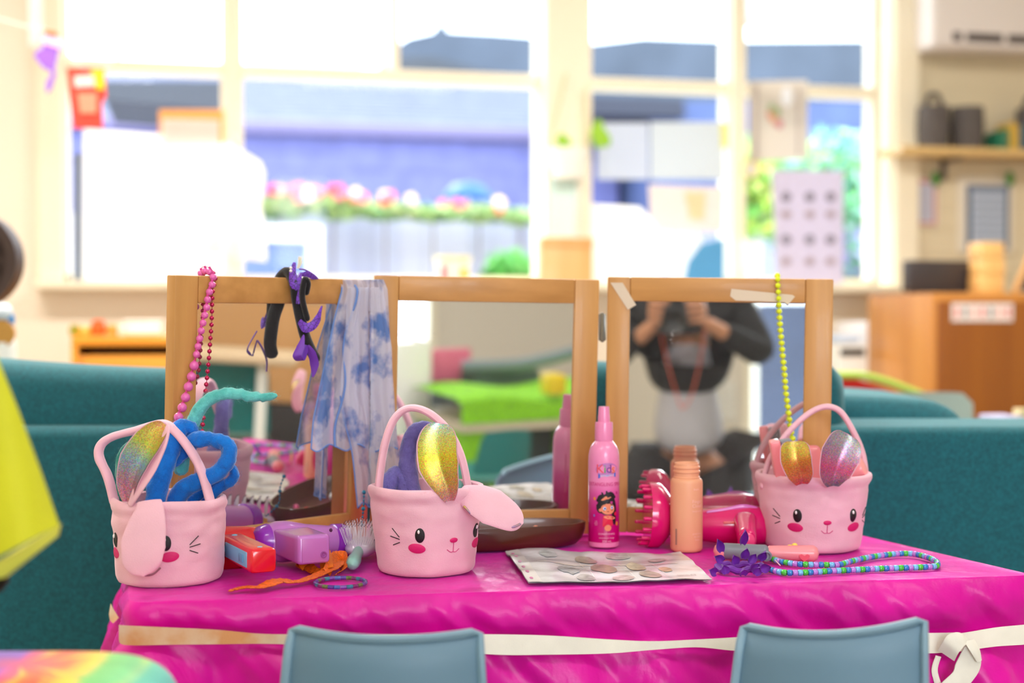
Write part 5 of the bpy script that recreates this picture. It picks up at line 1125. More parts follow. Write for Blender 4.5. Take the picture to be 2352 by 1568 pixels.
# ================================================================ WOODEN BOWL
bc = P(1100, 1200, 2.012); bc.z = TZ; yb = math.radians(13)
bw = Thing('wooden_bowl', 'long oval dark wooden bowl in front of the middle mirror', 'bowl', bc)
walnut = wood_mat('walnut', (66, 24, 14), (92, 40, 22), 'X', 0.35, 20, 0.4)
Rz = Matrix.Rotation(yb, 3, 'Z'); prof = [(0.02, 0.0005), (0.84, 0.0005), (0.91, 0.003), (0.97, 0.012), (0.995, 0.024), (1.0, 0.032), (0.995, 0.034), (0.97, 0.034), (0.955, 0.030), (0.93, 0.018), (0.85, 0.008), (0.02, 0.006)]
rings = []
for (f, z) in prof:
    ring = []
    for i in range(64):
        a = 2 * PI * i / 64; cx = math.copysign(abs(math.cos(a)) ** 0.8, math.cos(a)); cy = math.copysign(abs(math.sin(a)) ** 0.8, math.sin(a))
        ring.append(bc + Rz @ Vector((cx * 0.156 * f, cy * (0.047 - (1 - f) * 0.02) * f, z)))
    rings.append(ring)
bw.part('bowl_body', MB().rings(rings), walnut)
bowl_items = [(-0.085, 0.012, (226, 20, 40), 'red'), (-0.10, 0.0, (200, 20, 90), 'crimson'), (-0.075, -0.008, (240, 90, 160), 'pink'), (-0.09, 0.022, (90, 150, 220), 'light blue'), (-0.115, 0.012, (226, 230, 30), 'yellow'), (0.05, 0.012, (240, 240, 245), 'white'), (0.055, 0.02, (70, 170, 160), 'teal'), (0.085, 0.014, (246, 150, 120), 'coral')]
for (dx, dy, c_, nm) in bowl_items:
    p = bc + Rz @ Vector((dx, dy, 0.0)); mb = MB(); rq = random.Random(nm)
    ax = Vector((rq.uniform(-1, 1), rq.uniform(-1, 1), 0.2)).normalized()
    q = [p + Vector((0, 0, 0.0145)) - ax * 0.011, p + Vector((0, 0, 0.020)), p + Vector((0, 0, 0.0145)) + ax * 0.011]
    mb.tube(spline(q, 5), 0.0048, 10, flat=0.7)
    for e in (-1, 1): mb.ell(p + Vector((0, 0, 0.0165)) + ax * (e * 0.007), 0.005, 0.005, 0.006, 10, 6)
    single('hair_clip', mb, plain('clip_' + nm, c_, 0.35), nm + ' little hair clip lying in the wooden bowl', 'hair clip', p + Vector((0, 0, 0.009)), group='hair clips in the wooden bowl')

# ================================================================ TOY HAIR DRYERS
redp = plain('red_plastic', (226, 22, 44), 0.22, coat=0.5); bluep = plain('pale_blue_plastic', (110, 186, 226), 0.3, coat=0.3)
lilac = plain('lilac_plastic', (196, 120, 204), 0.25, coat=0.5, sss=0.05); purp = plain('purple_plastic', (150, 40, 190), 0.25, coat=0.5); mgp = plain('magenta_plastic', (220, 10, 110), 0.18, coat=0.6)
darkh = plain('screw_dark', (90, 30, 80), 0.5)
def rect_loft(mb, a, b, wa, wb, ref=(0, 0, 1), rnd=0.3, n=24, steps=6, caps=True):
    a, b = Vector(a), Vector(b); d = (b - a).normalized(); x = Vector(ref); x = (x - d * x.dot(d)).normalized(); y = d.cross(x); rings = []
    ts = [-0.0] + [i / steps for i in range(steps + 1)]
    L_ = (b - a).length
    prof = [(0.0, 0.86), (0.0015 / L_, 0.95), (0.004 / L_, 1.0)] + [(i / steps, 1.0) for i in range(1, steps)] + [(1 - 0.004 / L_, 1.0), (1 - 0.0015 / L_, 0.95), (1.0, 0.86)]
    for (t, s_) in prof:
        w0, w1 = lerp(wa[0], wb[0], t) * s_, lerp(wa[1], wb[1], t) * s_; p = a.lerp(b, t); ring = []
        for i in range(n):
            an = 2 * PI * i / n; cx = math.copysign(abs(math.cos(an)) ** rnd, math.cos(an)); cy = math.copysign(abs(math.sin(an)) ** rnd, math.sin(an)); ring.append(p + x * cx * w0 + y * cy * w1)
        rings.append(ring)
    mb.rings(rings); return mb
# red one
D = 1.86
t = Thing('toy_hair_dryer', 'red toy hair dryer with a pale blue ring, right of the left bunny basket', 'toy', T(575, 1300))
a, b = P(470, 1262, D), P(632, 1254, D + 0.02); d = (b - a); Lr = d.length
t.part('barrel', MB().lathe(a, [(0.001, -0.01), (0.018, -0.008), (0.027, 0.0), (0.030, 0.02), (0.0285, Lr * 0.6), (0.0235, Lr - 0.006), (0.001, Lr - 0.005)], axis=d, n=40), redp)
t.part('ring', MB().lathe(a, [(0.0225, Lr - 0.010), (0.0248, Lr - 0.009), (0.0240, Lr), (0.021, Lr + 0.002), (0.001, Lr + 0.001)], axis=d, n=40), bluep)
ha, hb = P(530, 1250, D - 0.03), P(606, 1288, D - 0.135); hb.z = max(hb.z, TZ + 0.0165)
mb = rect_loft(MB(), ha, hb, (0.0145, 0.0150), (0.0150, 0.0170)); t.part('handle', mb, redp)
dh = (hb - ha).normalized(); xr = Vector((0, 0, 1)); xr = (xr - dh * xr.dot(dh)).normalized(); yr = dh.cross(xr); yr = -yr if yr.x > 0 else yr
mb = MB(); R = Matrix((dh, yr, xr)).transposed(); cpt = ha.lerp(hb, 0.56) + yr * 0.0166
mb.box(cpt, ((hb - ha).length * 0.66, 0.002, 0.019), R=R, bevel=0.001); mb.box(ha.lerp(hb, 0.18) + yr * 0.0158, (0.010, 0.002, 0.007), R=R, bevel=0.001); sw = t.part('battery_cover', mb, bluep)
mb = MB(); mb.box(ha.lerp(hb, 0.74) + yr * 0.0182, (0.014, 0.001, 0.010), R=R, bevel=0.0005); t.part('cover_clip', mb, plain('blue_darker', (94, 166, 210), 0.3), sub=sw)
for f in (0.12, 0.88): t.part('switch', MB().ell(ha.lerp(hb, f) + xr * 0.0135, 0.0045, 0.0045, 0.0022, R=Matrix((dh, yr, xr)).transposed()), bluep)
# lilac one
D = 2.0 - 0.10
D = 1.90
t = Thing('toy_hair_dryer', 'lilac toy hair dryer with dark purple end rings, behind the orange ribbon', 'toy', T(700, 1290))
a, b = P(612, 1243, D - 0.035), P(782, 1243, D + 0.03); d = b - a; Lr = d.length
t.part('barrel', MB().lathe(a, [(0.001, -0.012), (0.014, -0.012), (0.020, -0.006), (0.0265, 0.012), (0.0275, 0.024), (0.0265, 0.036), (0.0235, 0.055), (0.0215, Lr * 0.8), (0.0215, Lr - 0.012), (0.001, Lr - 0.01)], axis=d, n=40), lilac)
t.part('end_ring', MB().lathe(a, [(0.0212, Lr - 0.014), (0.0235, Lr - 0.013), (0.0245, Lr), (0.0225, Lr + 0.006), (0.018, Lr + 0.004), (0.001, Lr + 0.003)], axis=d, n=40), purp)
t.part('end_ring', MB().lathe(a, [(0.001, -0.018), (0.012, -0.018), (0.0195, -0.012), (0.0235, -0.001), (0.0215, 0.000)], axis=d, n=40), purp)
for (x, y) in [(636, 1211), (760, 1217)]: t.part('screw_hole', MB().ell(P(x, y, D - 0.0195), 0.0022, 0.002, 0.0026), darkh)
ha, hb = P(668, 1240, D - 0.03), P(722, 1262, D - 0.11)
mb = rect_loft(MB(), ha, hb, (0.0165, 0.026), (0.0185, 0.0215), rnd=0.22); t.part('handle', mb, lilac)
dh = (hb - ha).normalized(); xr = Vector((0, 0, 1)); xr = (xr - dh * xr.dot(dh)).normalized(); yr = dh.cross(xr)
t.part('handle_panel', MB().box(hb + dh * 0.0002 - xr * 0.001, (0.033, 0.030, 0.0016), R=Matrix((yr, xr, dh)).transposed(), bevel=0.0007), plain('lilac_panel', (192, 112, 190), 0.3))
sc = MB().lathe(hb + dh * 0.001 + yr * (0.012 if yr.x > 0 else -0.012) - xr * 0.007, [(0.0042, 0), (0.0042, 0.0012), (0.0028, 0.0012), (0.002, 0.0004), (0.001, 0.0004)], axis=dh, n=20); t.part('screw_hole', sc, plain('screw_lilac', (150, 70, 150), 0.4))
# magenta one with diffuser
D = 2.035
t = Thing('toy_hair_dryer', 'magenta toy hair dryer with a toothed diffuser behind the peach bottle', 'toy', T(1620, 1245))
a, b = P(1560, 1206, D), P(1765, 1206, D); d = b - a; Lr = d.length; zo = Vector((0, 0, 0))
t.part('barrel', MB().lathe(a, [(0.001, -0.02), (0.013, -0.02), (0.016, 0.0), (0.022, 0.03), (0.0275, 0.07), (0.029, 0.10), (0.026, 0.122), (0.018, 0.134), (0.001, 0.138)], axis=d, n=44), mgp)
df = P(1487, 1182, D - 0.005); ax = Vector((1, 0.06, -0.05)).normalized()
t.part('diffuser', MB().lathe(df, [(0.040, 0.0), (0.0465, 0.0), (0.047, 0.006), (0.0465, 0.016), (0.040, 0.024), (0.026, 0.034), (0.018, 0.044), (0.016, 0.06), (0.001, 0.06), (0.001, 0.008), (0.040, 0.004)], axis=ax, n=48), mgp)
rr = Vector((0, 0, 1)); rr = (rr - ax * rr.dot(ax)).normalized(); ss = ax.cross(rr)
for i in range(16):
    an = 2 * PI * i / 16; p = df + rr * math.cos(an) * 0.041 + ss * math.sin(an) * 0.041; t.part('diffuser_tooth', MB().tube([p, p - ax * 0.010], 0.0026, 8), mgp)
ha = P(1712, 1200, D - 0.02); hb = P(1716, 1228, D - 0.085); hb.z = TZ + 0.020
t.part('handle', rect_loft(MB(), ha, hb, (0.0185, 0.0165), (0.015, 0.0125), rnd=0.75), mgp)
t.part('end_cap', MB().ell(hb + Vector((0, -0.001, 0)), 0.011, 0.006, 0.013), plain('rose_cap', (236, 70, 130), 0.2, coat=0.5))
tr = MB(); tr.tube(spline([P(1625, 1176, D - 0.012), P(1665, 1171, D - 0.012), P(1705, 1164, D - 0.01), P(1735, 1170, D - 0.008)], 6), [0.002 + 0.003 * (i / 18) for i in range(19)], 10, flat=0.5); t.part('top_trim', tr, plain('trim_violet', (214, 110, 196), 0.2, coat=0.6))
t.part('label_plate', MB().box(P(1678, 1200, D - 0.0285), (0.020, 0.002, 0.0035), bevel=0.001), plain('plate_gold', (226, 110, 110), 0.3)); t.part('screw_hole', MB().ell(P(1710, 1186, D - 0.0255), 0.002, 0.002, 0.002), darkh)
# ================================================================ HAIR BRUSHES
t = Thing('hair_brush', 'white bristled hair brush with a mint handle end beside the middle basket', 'brush', T(826, 1292))
hc = P(826, 1266, 1.90); hc.z = TZ + 0.016
body = MB(); body.ell(hc + Vector((0, 0.02, 0.0)), 0.0215, 0.045, 0.0125, 24, 14); t.part('brush_head', body, plain('brush_lilac', (206, 190, 214), 0.3, coat=0.3))
brs = MB(); rq = random.Random(3)
for i in range(-6, 7):
    for j in range(7):
        x0 = i * 0.0028; y0 = -0.015 + j * 0.011
        if abs(x0) > 0.019: continue
        b0 = hc + Vector((x0, y0, 0.009)); b1 = hc + Vector((x0 * 1.45 + rq.uniform(-1, 1) * 0.001, y0, 0.034 + rq.uniform(-.002, .002) - abs(x0) * 0.2)); brs.tube([b0, b1], 0.00035, 5)
bo = t.part('bristles', brs, plain('bristle_white', (244, 240, 244), 0.4), kind='stuff')
tips = MB()
for i in range(-6, 7):
    for j in range(7): x0 = i * 0.0028; tips.ell(hc + Vector((x0 * 1.46, -0.015 + j * 0.011, 0.0345 - abs(x0) * 0.2)), 0.0007, 0.0007, 0.0007, 6, 4)
t.part('bristle_tips', tips, plain('tip_dark', (70, 50, 80), 0.4), sub=bo, kind='stuff')
hd = MB(); hd.tube(spline([hc + Vector((0, -0.01, 0.0)), hc + Vector((0, -0.05, -0.002)), hc + Vector((0.0, -0.085, -0.004))], 6), [0.008, 0.0078, 0.0075, 0.0072, 0.0072, 0.0075, 0.008, 0.0085, 0.009, 0.0093, 0.0092, 0.0088, 0.0082], 14); t.part('handle', hd, plain('mint_plastic', (134, 190, 182), 0.35, coat=0.3))
yc = P(505, 1235, 2.0); yc = Vector((-0.285, 1.845, TZ)); ycv = reflect_pt(0, 600, 1166, 0.13)
yc = Vector((ycv.x, ycv.y, TZ))
t = Thing('hair_comb', 'yellow toothed comb lying behind the red toy dryer, seen in the left mirror', 'comb', yc)
mb = MB(); mb.box(yc + Vector((0, 0, 0.010)), (0.036, 0.012, 0.016), R=Matrix.Rotation(-0.7, 3, 'Z'), bevel=0.004); t.part('comb_back', mb, plain('comb_yellow', (244, 200, 70), 0.4))
mb = MB()
for i in range(12): p = yc + Matrix.Rotation(-0.7, 3, 'Z') @ Vector((-0.016 + i * 0.003, 0, 0.02)); mb.tube([p - Vector((0, 0, 0.004)), p + Vector((0, 0, 0.004))], 0.0008, 5)
t.part('teeth', mb, plain('comb_yellow', (244, 200, 70)), kind='stuff')

# ================================================================ SMALL THINGS ON THE CLOTH
orange = mat('orange_sequin', rgb(240, 110, 12), 0.45, var=0.3, vscale=260, bump=1.0, bscale=420, bdist=0.002); oplain = plain('orange_satin', (246, 128, 20), 0.4)
t = Thing('sequin_ribbon', 'crumpled orange sequin ribbon lying in front of the lilac toy dryer', 'ribbon', T(680, 1335))
def flat_ribbon(pts, hw, lift=0.002, tilt=None):
    q = spline([T(x, y) + Vector((0, 0, lift + (h or 0))) for x, y, h in pts], 10); mb = MB(); N = len(q)
    hws = [ramp([(i / (len(hw) - 1), (w_, 0, 0, 0)) for i, w_ in enumerate(hw)], k / (N - 1))[0] for k in range(N)]
    for side in (0, 1):
        b0 = len(mb.v)
        for k in range(N):
            tt = (q[min(k + 1, N - 1)] - q[max(k - 1, 0)]).normalized(); cr = Vector((0, 0, 1)).cross(tt); cr.z = 0; cr = cr.normalized() if cr.length > 0 else Vector((0, 1, 0))
            up = Vector((0, 0, 1)); tl = tilt[int(k / N * len(tilt))] if tilt else 0; cv = cr * math.cos(tl) + up * math.sin(tl)
            for j in range(7):
                e = (j / 3 - 1); jag = 1 + 0.18 * nz(k * 0.9, j * 3, 5) * abs(e); p = q[k] + cv * (e * hws[k] * jag) + up * (0.0016 * abs(nz(k * 0.45, e * 2, 1)) + 0.0012 * side * 0.6)
                p.z = max(p.z, TZ + 0.001); mb.vert(p)
        for k in range(N - 1):
            for j in range(6): a_ = b0 + k * 7 + j; mb.face((a_, a_ + 1, a_ + 8, a_ + 7))
    return mb
t.part('sequin_band', flat_ribbon([(526, 1362, 0), (560, 1357, .002), (600, 1356, .002), (640, 1346, .004), (680, 1344, .002), (720, 1336, .004), (760, 1320, .006), (782, 1306, .008)], [0.003, 0.007, 0.009, 0.014, 0.008, 0.008, 0.010, 0.008]), orange)
t.part('satin_loop', flat_ribbon([(690, 1318, .006), (712, 1308, .016), (732, 1300, .02), (745, 1306, .016), (752, 1322, .006)], [0.004, 0.005, 0.007, 0.009, 0.008], tilt=[0.9, 0.9, 0.5, 0.4]), oplain)
t.part('sequin_band', flat_ribbon([(688, 1316, .004), (700, 1310, .006), (722, 1318, .002), (745, 1318, .002)], [0.006, 0.008, 0.006, 0.004], tilt=[0.5, 0.5]), orange)
t.part('sequin_band', flat_ribbon([(750, 1326, .004), (768, 1308, .012), (786, 1302, .010), (788, 1318, .004), (765, 1332, .002)], [0.006, 0.008, 0.009, 0.008, 0.005], tilt=[0.8, 0.9, 0.9, 0.5]), orange)
# bracelet
bc2 = T(782, 1343); brr = (T(840, 1343) - T(724, 1343)).length / 2
t = Thing('bead_bracelet', 'purple and blue patterned bead bracelet lying by the orange ribbon', 'bracelet', bc2)
bcols = [(84, 50, 150), (60, 90, 170), (110, 60, 160), (46, 120, 150), (120, 40, 110), (90, 110, 60)]
for i in range(26):
    a0 = 2 * PI * i / 26; a1 = 2 * PI * (i + 0.96) / 26; q = [bc2 + Vector((math.cos(lerp(a0, a1, s_)) * brr, math.sin(lerp(a0, a1, s_)) * brr, 0.003)) for s_ in (0, 0.33, 0.66, 1)]
    t.part('tube_bead', MB().tube(q, 0.0026, 8, round_end=False), plain('brace_%d' % (i % 6), bcols[i * 7 % 6], 0.25, coat=0.5, var=0.3, vscale=300))
# plastic sleeve
C0, C1, C2, C3 = T(1160, 1272), T(1562, 1278), T(1636, 1337), T(1214, 1345)
def shp(u, v, o=0.0):
    p = (C0 * (1 - u) + C1 * u) * (1 - v) + (C3 * (1 - u) + C2 * u) * v
    h = 0.0035 + 0.0055 * max(0, math.sin(u * 7.2 + v * 1.5)) * (1 - v * 0.85) + 0.002 * nz(u * 7, v * 5, 2) + 0.0025 * max(0, nz(u * 3, v * 6, 9))
    p.z = TZ + max(h, 0.002) + o; p.y += 0.004 * math.sin(u * 11) * (1 - v) ; return p
t = Thing('laminated_sheet', 'clear plastic sleeve with hair bun pictures lying flat on the cloth', 'paper', (C0 + C2) / 2)
film = mat('sleeve_film', rgb(222, 222, 232), 0.22, coat=0.5, var=0.12, vscale=25, bump=0.5, bscale=40, bdist=0.002)
t.part('sleeve', MB().grid(lambda u, v: shp(u, v), 60, 30).grid(lambda u, v: shp(u, v, -0.0012), 60, 30), film)
t.part('binding_strip', MB().grid(lambda u, v: shp(u * 0.075, v, 0.0006), 8, 30), plain('binding_white', (236, 234, 238), 0.25, coat=0.6))
for i in range(6):
    u, v = 0.03, 0.12 + i * 0.155; mb = MB(); b0 = mb.vert(shp(u, v, 0.001)); ids = [mb.vert(shp(u + 0.010 * math.cos(x * PI / 6), v + 0.03 * math.sin(x * PI / 6), 0.001)) for x in range(12)]
    for x in range(12): mb.face((b0, ids[x], ids[(x + 1) % 12]))
    t.part('punched_hole', mb, plain('hole_pink', (196, 110, 160), 0.4), False)
spots = [(0.22, 0.2, 0.05, 0.1, (170, 180, 190)), (0.42, 0.3, 0.06, 0.13, (150, 140, 126)), (0.62, 0.18, 0.07, 0.1, (168, 166, 178)), (0.27, 0.66, 0.06, 0.13, (150, 166, 180)), (0.47, 0.62, 0.07, 0.16, (140, 124, 100)), (0.66, 0.56, 0.05, 0.14, (190, 168, 140)), (0.80, 0.68, 0.035, 0.08, (196, 160, 116)), (0.33, 0.88, 0.05, 0.08, (150, 150, 156)), (0.53, 0.90, 0.06, 0.07, (190, 160, 166)), (0.69, 0.84, 0.06, 0.10, (140, 132, 112)), (0.82, 0.3, 0.05, 0.08, (180, 176, 180))]
for i, (u, v, a_, b_, c_) in enumerate(spots):
    mb = MB(); rq = random.Random(i); rings = []
    for kk in (1.0, 0.5, 0.05):
        rings.append([shp(u + a_ * kk * math.cos(x * PI / 8) * (1 + 0.3 * nz(x, i)), v + b_ * kk * math.sin(x * PI / 8) * (1 + 0.3 * nz(x * 1.3, i, 4)), 0.0009) for x in range(16)])
    mb.rings(rings, cap=False); t.part('hair_picture', mb, plain('hairpic_%d' % i, tuple(int(x * 0.62 + 78) for x in c_), 0.3, coat=0.3, var=0.35, vscale=90))
gl = MB()
for u in (0.36, 0.575, 0.76): gl.grid(lambda a_, v, u=u: shp(u + a_ * 0.004 + v * 0.02, 0.3 + v * 0.68, 0.0008), 1, 20)
for v in (0.48,): gl.grid(lambda u, b_: shp(0.12 + u * 0.78, v + b_ * 0.02, 0.0008), 30, 1)
t.part('grid_line', gl, plain('line_white', (246, 246, 246), 0.2, coat=0.6))
mb = MB(); add_text(mb, 'search CT', 0.008, lambda x, y: shp(0.885 + x * 3.2, 0.87 - y * 9, 0.0009)); t.part('lettering', mb, plain('ink_grey', (120, 120, 130), 0.4), False)
# curling iron
t = Thing('toy_curling_iron', 'grey and pink toy curling iron with a heart cut out', 'toy', T(1760, 1285))
D = 1.905
a, b, c_ = P(1656, 1272, D + 0.01), P(1755, 1276, D - 0.005), P(1866, 1279, D - 0.01)
zz = TZ + 0.0115
for q in (a, b, c_): q.z = zz
t.part('tip', MB().tube([a + Vector((-0.002, 0, 0)), a + Vector((0.006, 0, 0))], 0.0106, 18), pinkpl)
t.part('grey_barrel', MB().tube([a + Vector((0.006, 0, 0)), a.lerp(b, 0.5), b], [0.0112, 0.0112, 0.0112], 20, round_end=True), greypl)
t.part('pink_handle', MB().tube(spline([b + Vector((0.008, 0, 0.001)), b.lerp(c_, 0.5) + Vector((0, 0, 0.0005)), c_], 5), [0.009, 0.0092, 0.0094, 0.0096, 0.0098, 0.010, 0.0102, 0.0106, 0.011, 0.0112, 0.0112], 20), pinkpl)
t.part('hinge_ring', MB().lathe(b + Vector((0.001, -0.0108, -0.002)), [(0.001, 0), (0.0042, 0), (0.0072, 0), (0.0072, 0.003), (0.005, 0.0035), (0.004, 0.0015), (0.001, 0.0012)], axis=(0, -1, 0), n=22), plain('grey_plastic_d', (112, 116, 128), 0.35))
hcn = P(1848, 1281, D - 0.0215); mb = MB(); hp_ = [(0, -0.0055), (0.006, 0.0005), (0.0062, 0.0035), (0.0035, 0.005), (0, 0.0028), (-0.0035, 0.005), (-0.0062, 0.0035), (-0.006, 0.0005)]
mb.slab([hcn + Vector((x * 1.1, 0, z)) for x, z in hp_], (0, 0.002, 0)); t.part('heart_cutout', mb, plain('heart_red', (236, 90, 110), 0.3), False)
p = P(1822, 1262, 1.93); p.z = TZ + 0.010; mb = MB()
for i in range(5): an = 2 * PI * i / 5; mb.ell(p + Vector((math.cos(an) * 0.006, 0, math.sin(an) * 0.006)), 0.0045, 0.002, 0.0045, 10, 6)
p.y = 1.925; single('yellow_hair_clip', mb, plain('clip_lemon', (252, 226, 90), 0.4), 'small yellow flower clip behind the pink curling iron handle', 'hair clip', p)
# purple flower hair tie
t = Thing('petal_hair_tie', 'deep purple petal hair tie lying left of the striped bead necklace', 'hair tie', T(1698, 1325))
pm = mat('purple_felt', rgb(104, 28, 156), 0.6, var=0.2, vscale=80, sheen=0.2)
c0 = T(1700, 1314)
mb = MB(); mb.tube([c0 + Vector((math.cos(x * PI / 12) * 0.028, math.sin(x * PI / 12) * 0.02, 0.006 + 0.002 * math.sin(x * 1.7))) for x in range(24)] , 0.0045, 10, flat=1.3); t.part('elastic_core', mb, pm)
rq = random.Random(9)
for (px, py, ang, ln) in [(1652, 1285, 1.9, .020), (1660, 1300, 2.6, .016), (1648, 1318, 3.6, .014), (1672, 1322, 4.4, .012), (1696, 1272, 1.5, .026), (1704, 1295, 1.3, .016), (1720, 1302, 1.0, .014), (1742, 1296, 1.1, .017), (1750, 1312, 0.3, .014), (1738, 1322, 5.2, .012), (1710, 1322, 4.7, .012), (1690, 1304, 1.9, .015), (1728, 1314, 0.8, .014)]:
    p = T(px, py + 14); p.y = lerp(p.y, c0.y, 0.3); p.z = TZ + 0.006 + max(0, (1318 - py)) * 0.00045
    d_ = Vector((math.cos(ang), rq.uniform(-0.5, 0.2), abs(math.sin(ang)) * 0.9 + 0.05)).normalized(); cr = d_.cross(Vector((0.2, -1, 0.1))).normalized(); pt_ = MB()
    pt_.grid(lambda u, v: p + d_ * (ln * v) + cr * ((u - 0.5) * 0.012 * math.sin(PI * min(1, v * 0.85 + 0.15)) ) + cr.cross(d_) * (0.004 * (u - 0.5) ** 2 * 4 + 0.002 * v), 6, 8)
    pt_.grid(lambda u, v: p + d_ * (ln * v) + cr * ((u - 0.5) * 0.012 * math.sin(PI * min(1, v * 0.85 + 0.15)) ) + cr.cross(d_) * (0.004 * (u - 0.5) ** 2 * 4 + 0.002 * v + 0.0006), 6, 8)
    t.part('petal', pt_, pm)
t.part('bead', MB().ell(T(1656, 1312) + Vector((0, 0, 0.008)), 0.002, 0.002, 0.003), plain('bead_silver', (200, 200, 210), 0.2, metal=0.5))
# ================================================================ BEADS
def resample(q, step_fn):
    out = [q[0].copy()]; i = 0; cur = q[0].copy(); k = 0; need = step_fn(0)
    for a, b in zip(q, q[1:]):
        seg = (b - a).length; pos = 0
        while seg - pos >= need:
            pos += need; out.append(a.lerp(b, pos / seg)); k += 1; need = step_fn(k)
        need -= (seg - pos)
    return out
def bead_string(t, q, step, mats_, radf, shape='ball', cord=None, parent=None, name='bead'):
    pts = resample(q, step); protos = {}
    for i, p in enumerate(pts):
        m = mats_[i % len(mats_)]; key = m.name
        if key not in protos:
            mb = MB()
            if shape == 'ball': mb.ell((0, 0, 0), 1, 1, 1, 16, 10)
            elif shape == 'facet': mb.ell((0, 0, 0), 1, 1, 1, 9, 6)
            else: mb.lathe((0, 0, -0.6), [(0.35, -0.2), (0.8, -0.18), (1, 0.05), (1, 1.15), (0.8, 1.38), (0.35, 1.4)], n=16)
            o = mb.build(name, m, t.o, (0, 0, 0), shape != 'facet'); protos[key] = o
        else:
            o = protos[key].copy(); S.collection.objects.link(o); o.parent = t.o
        o.location = p - t.loc; rd = radf(i); o.scale = (rd, rd, rd)
        if shape == 'pony':
            tt = (pts[min(i + 1, len(pts) - 1)] - pts[max(0, i - 1)]); o.rotation_euler = tt.to_track_quat('Z', 'Y').to_euler()
    mb = MB(); mb.tube(q, 0.0006, 5, round_end=False); t.part('string', mb, cord or plain('bead_string', (210, 160, 190), 0.5))
gloss = dict(coat=0.5)
loop = [(1772, 1290), (1800, 1298), (1840, 1303), (1885, 1304), (1925, 1304), (1955, 1296), (2000, 1286), (2045, 1280), (2090, 1278), (2125, 1285), (2150, 1296), (2152, 1306), (2130, 1309), (2080, 1311), (2020, 1313), (1960, 1316), (1900, 1319), (1850, 1322), (1800, 1322), (1765, 1314)]
q = spline([T(x, y) + Vector((0, 0, 0.0042)) for x, y in loop], 10)
t = Thing('pony_bead_necklace', 'blue, green and lilac striped bead necklace lying on the right of the cloth', 'necklace', T(1960, 1300))
pm_ = [plain('pony_' + n_, c_, 0.22, **gloss) for n_, c_ in [('lilac', (180, 130, 220)), ('blue', (30, 130, 206)), ('sky', (110, 190, 236)), ('green', (60, 196, 60))]]
bead_string(t, q, lambda i: 0.0067, [pm_[1], pm_[3], pm_[2], pm_[0]], lambda i: 0.0040, 'pony')
t.part('end_bead', MB().ell(T(1766, 1281) + Vector((0, 0, 0.005)), 0.004, 0.004, 0.0042), plain('pony_pink', (240, 60, 170), 0.25)); t.part('cord_end', MB().tube([T(1770, 1286) + Vector((0, 0, .006)), T(1792, 1305) + Vector((0, 0, .004))], 0.0007, 6), plain('cord_clear', (240, 220, 226), 0.3)); 
# yellow beads over the right panel
def pan_path(i, pts, d): return [on_panel(i, x, y, d_ if d_ is not None else d) for x, y, *r_ in pts for d_ in [(r_[0] if r_ else None)]]
def over_top(i, px, d):                              # a few points that lead over the top edge to the back of the frame
    o, u, nn, up, W, H, R = PAN[i]; p = on_panel(i, px, 660, 0.0); s_ = (p - o).dot(u); f = lambda dd, hh: o + u * s_ + nn * dd + up * hh
    return [f(-0.026, H - 0.07), f(-0.026, H - 0.02), f(-0.022, H + 0.003), f(-0.01, H + d), f(0.002, H + d * 0.6), f(d, H - 0.006)]
t = Thing('yellow_bead_necklace', 'neon yellow bead string hanging over the right mirror panel', 'necklace', on_panel(2, 1787, 650, 0.005))
q = spline(over_top(2, 1786, 0.0045) + pan_path(2, [(1789, 690), (1792, 740), (1797, 800), (1802, 850), (1806, 900), (1811, 940), (1817, 985), (1824, 1020), (1830, 1060)], 0.0055), 8)
yb_ = [plain('neon_bead', (226, 240, 30), 0.35)]
bead_string(t, q, lambda i: 0.0094, yb_, lambda i: 0.0040, 'facet', plain('cord_yellow', (200, 210, 60), 0.5))
# pink and crimson necklaces on the left panel
t = Thing('pink_bead_necklace', 'pink bead necklace with larger lower beads hanging over the left mirror panel', 'necklace', on_panel(0, 478, 650, 0.006))
q = spline(over_top(0, 483, 0.006) + pan_path(0, [(478, 680), (476, 700), (470, 725), (462, 760), (456, 790), (449, 825), (441, 860), (432, 890, 0.012), (424, 920, 0.016), (413, 950, 0.022), (400, 985, 0.03)], 0.0075), 8)
sizes = lambda i: 0.0062 if i > 20 else 0.0048
bead_string(t, q, lambda i: 0.0150 if i >= 20 else 0.0105, [plain('bead_pink', (226, 100, 180), 0.3, coat=0.4)], sizes, 'ball', plain('cord_pink', (206, 40, 120), 0.4))
bead_string(t, [p + Vector((0, 0, 0.0055)) for p in q], lambda i: 0.0150 if i >= 20 else 0.0105, [plain('bead_deep_pink', (206, 50, 140), 0.3)], lambda i: 0.0019, 'ball', plain('cord_pink', (206, 40, 120)), name='spacer_bead')
t = Thing('crimson_bead_necklace', 'metallic crimson bead string hanging over the left mirror panel beside the pink one', 'necklace', on_panel(0, 487, 650, 0.006))
q = spline(over_top(0, 489, 0.005) + pan_path(0, [(489, 665), (487, 700), (486, 740), (483, 780), (480, 820), (476, 860), (472, 900, .009), (468, 950, .010), (463, 1000, .012)], 0.0055), 8)
bead_string(t, q, lambda i: 0.0088, [plain('bead_crimson', (196, 16, 84), 0.2, metal=0.5, coat=0.5)], lambda i: 0.0031, 'ball', plain('cord_dull', (150, 60, 80), 0.4))
t = Thing('teal_bead_string', 'thin teal bead string hanging beside the left edge of the middle basket', 'necklace', P(833, 1165, 1.97))
q = spline([P(836, 1130, 1.975), P(835, 1160, 1.97), P(832, 1195, 1.97), P(829, 1220, 1.96), P(826, 1238, 1.95)], 8)
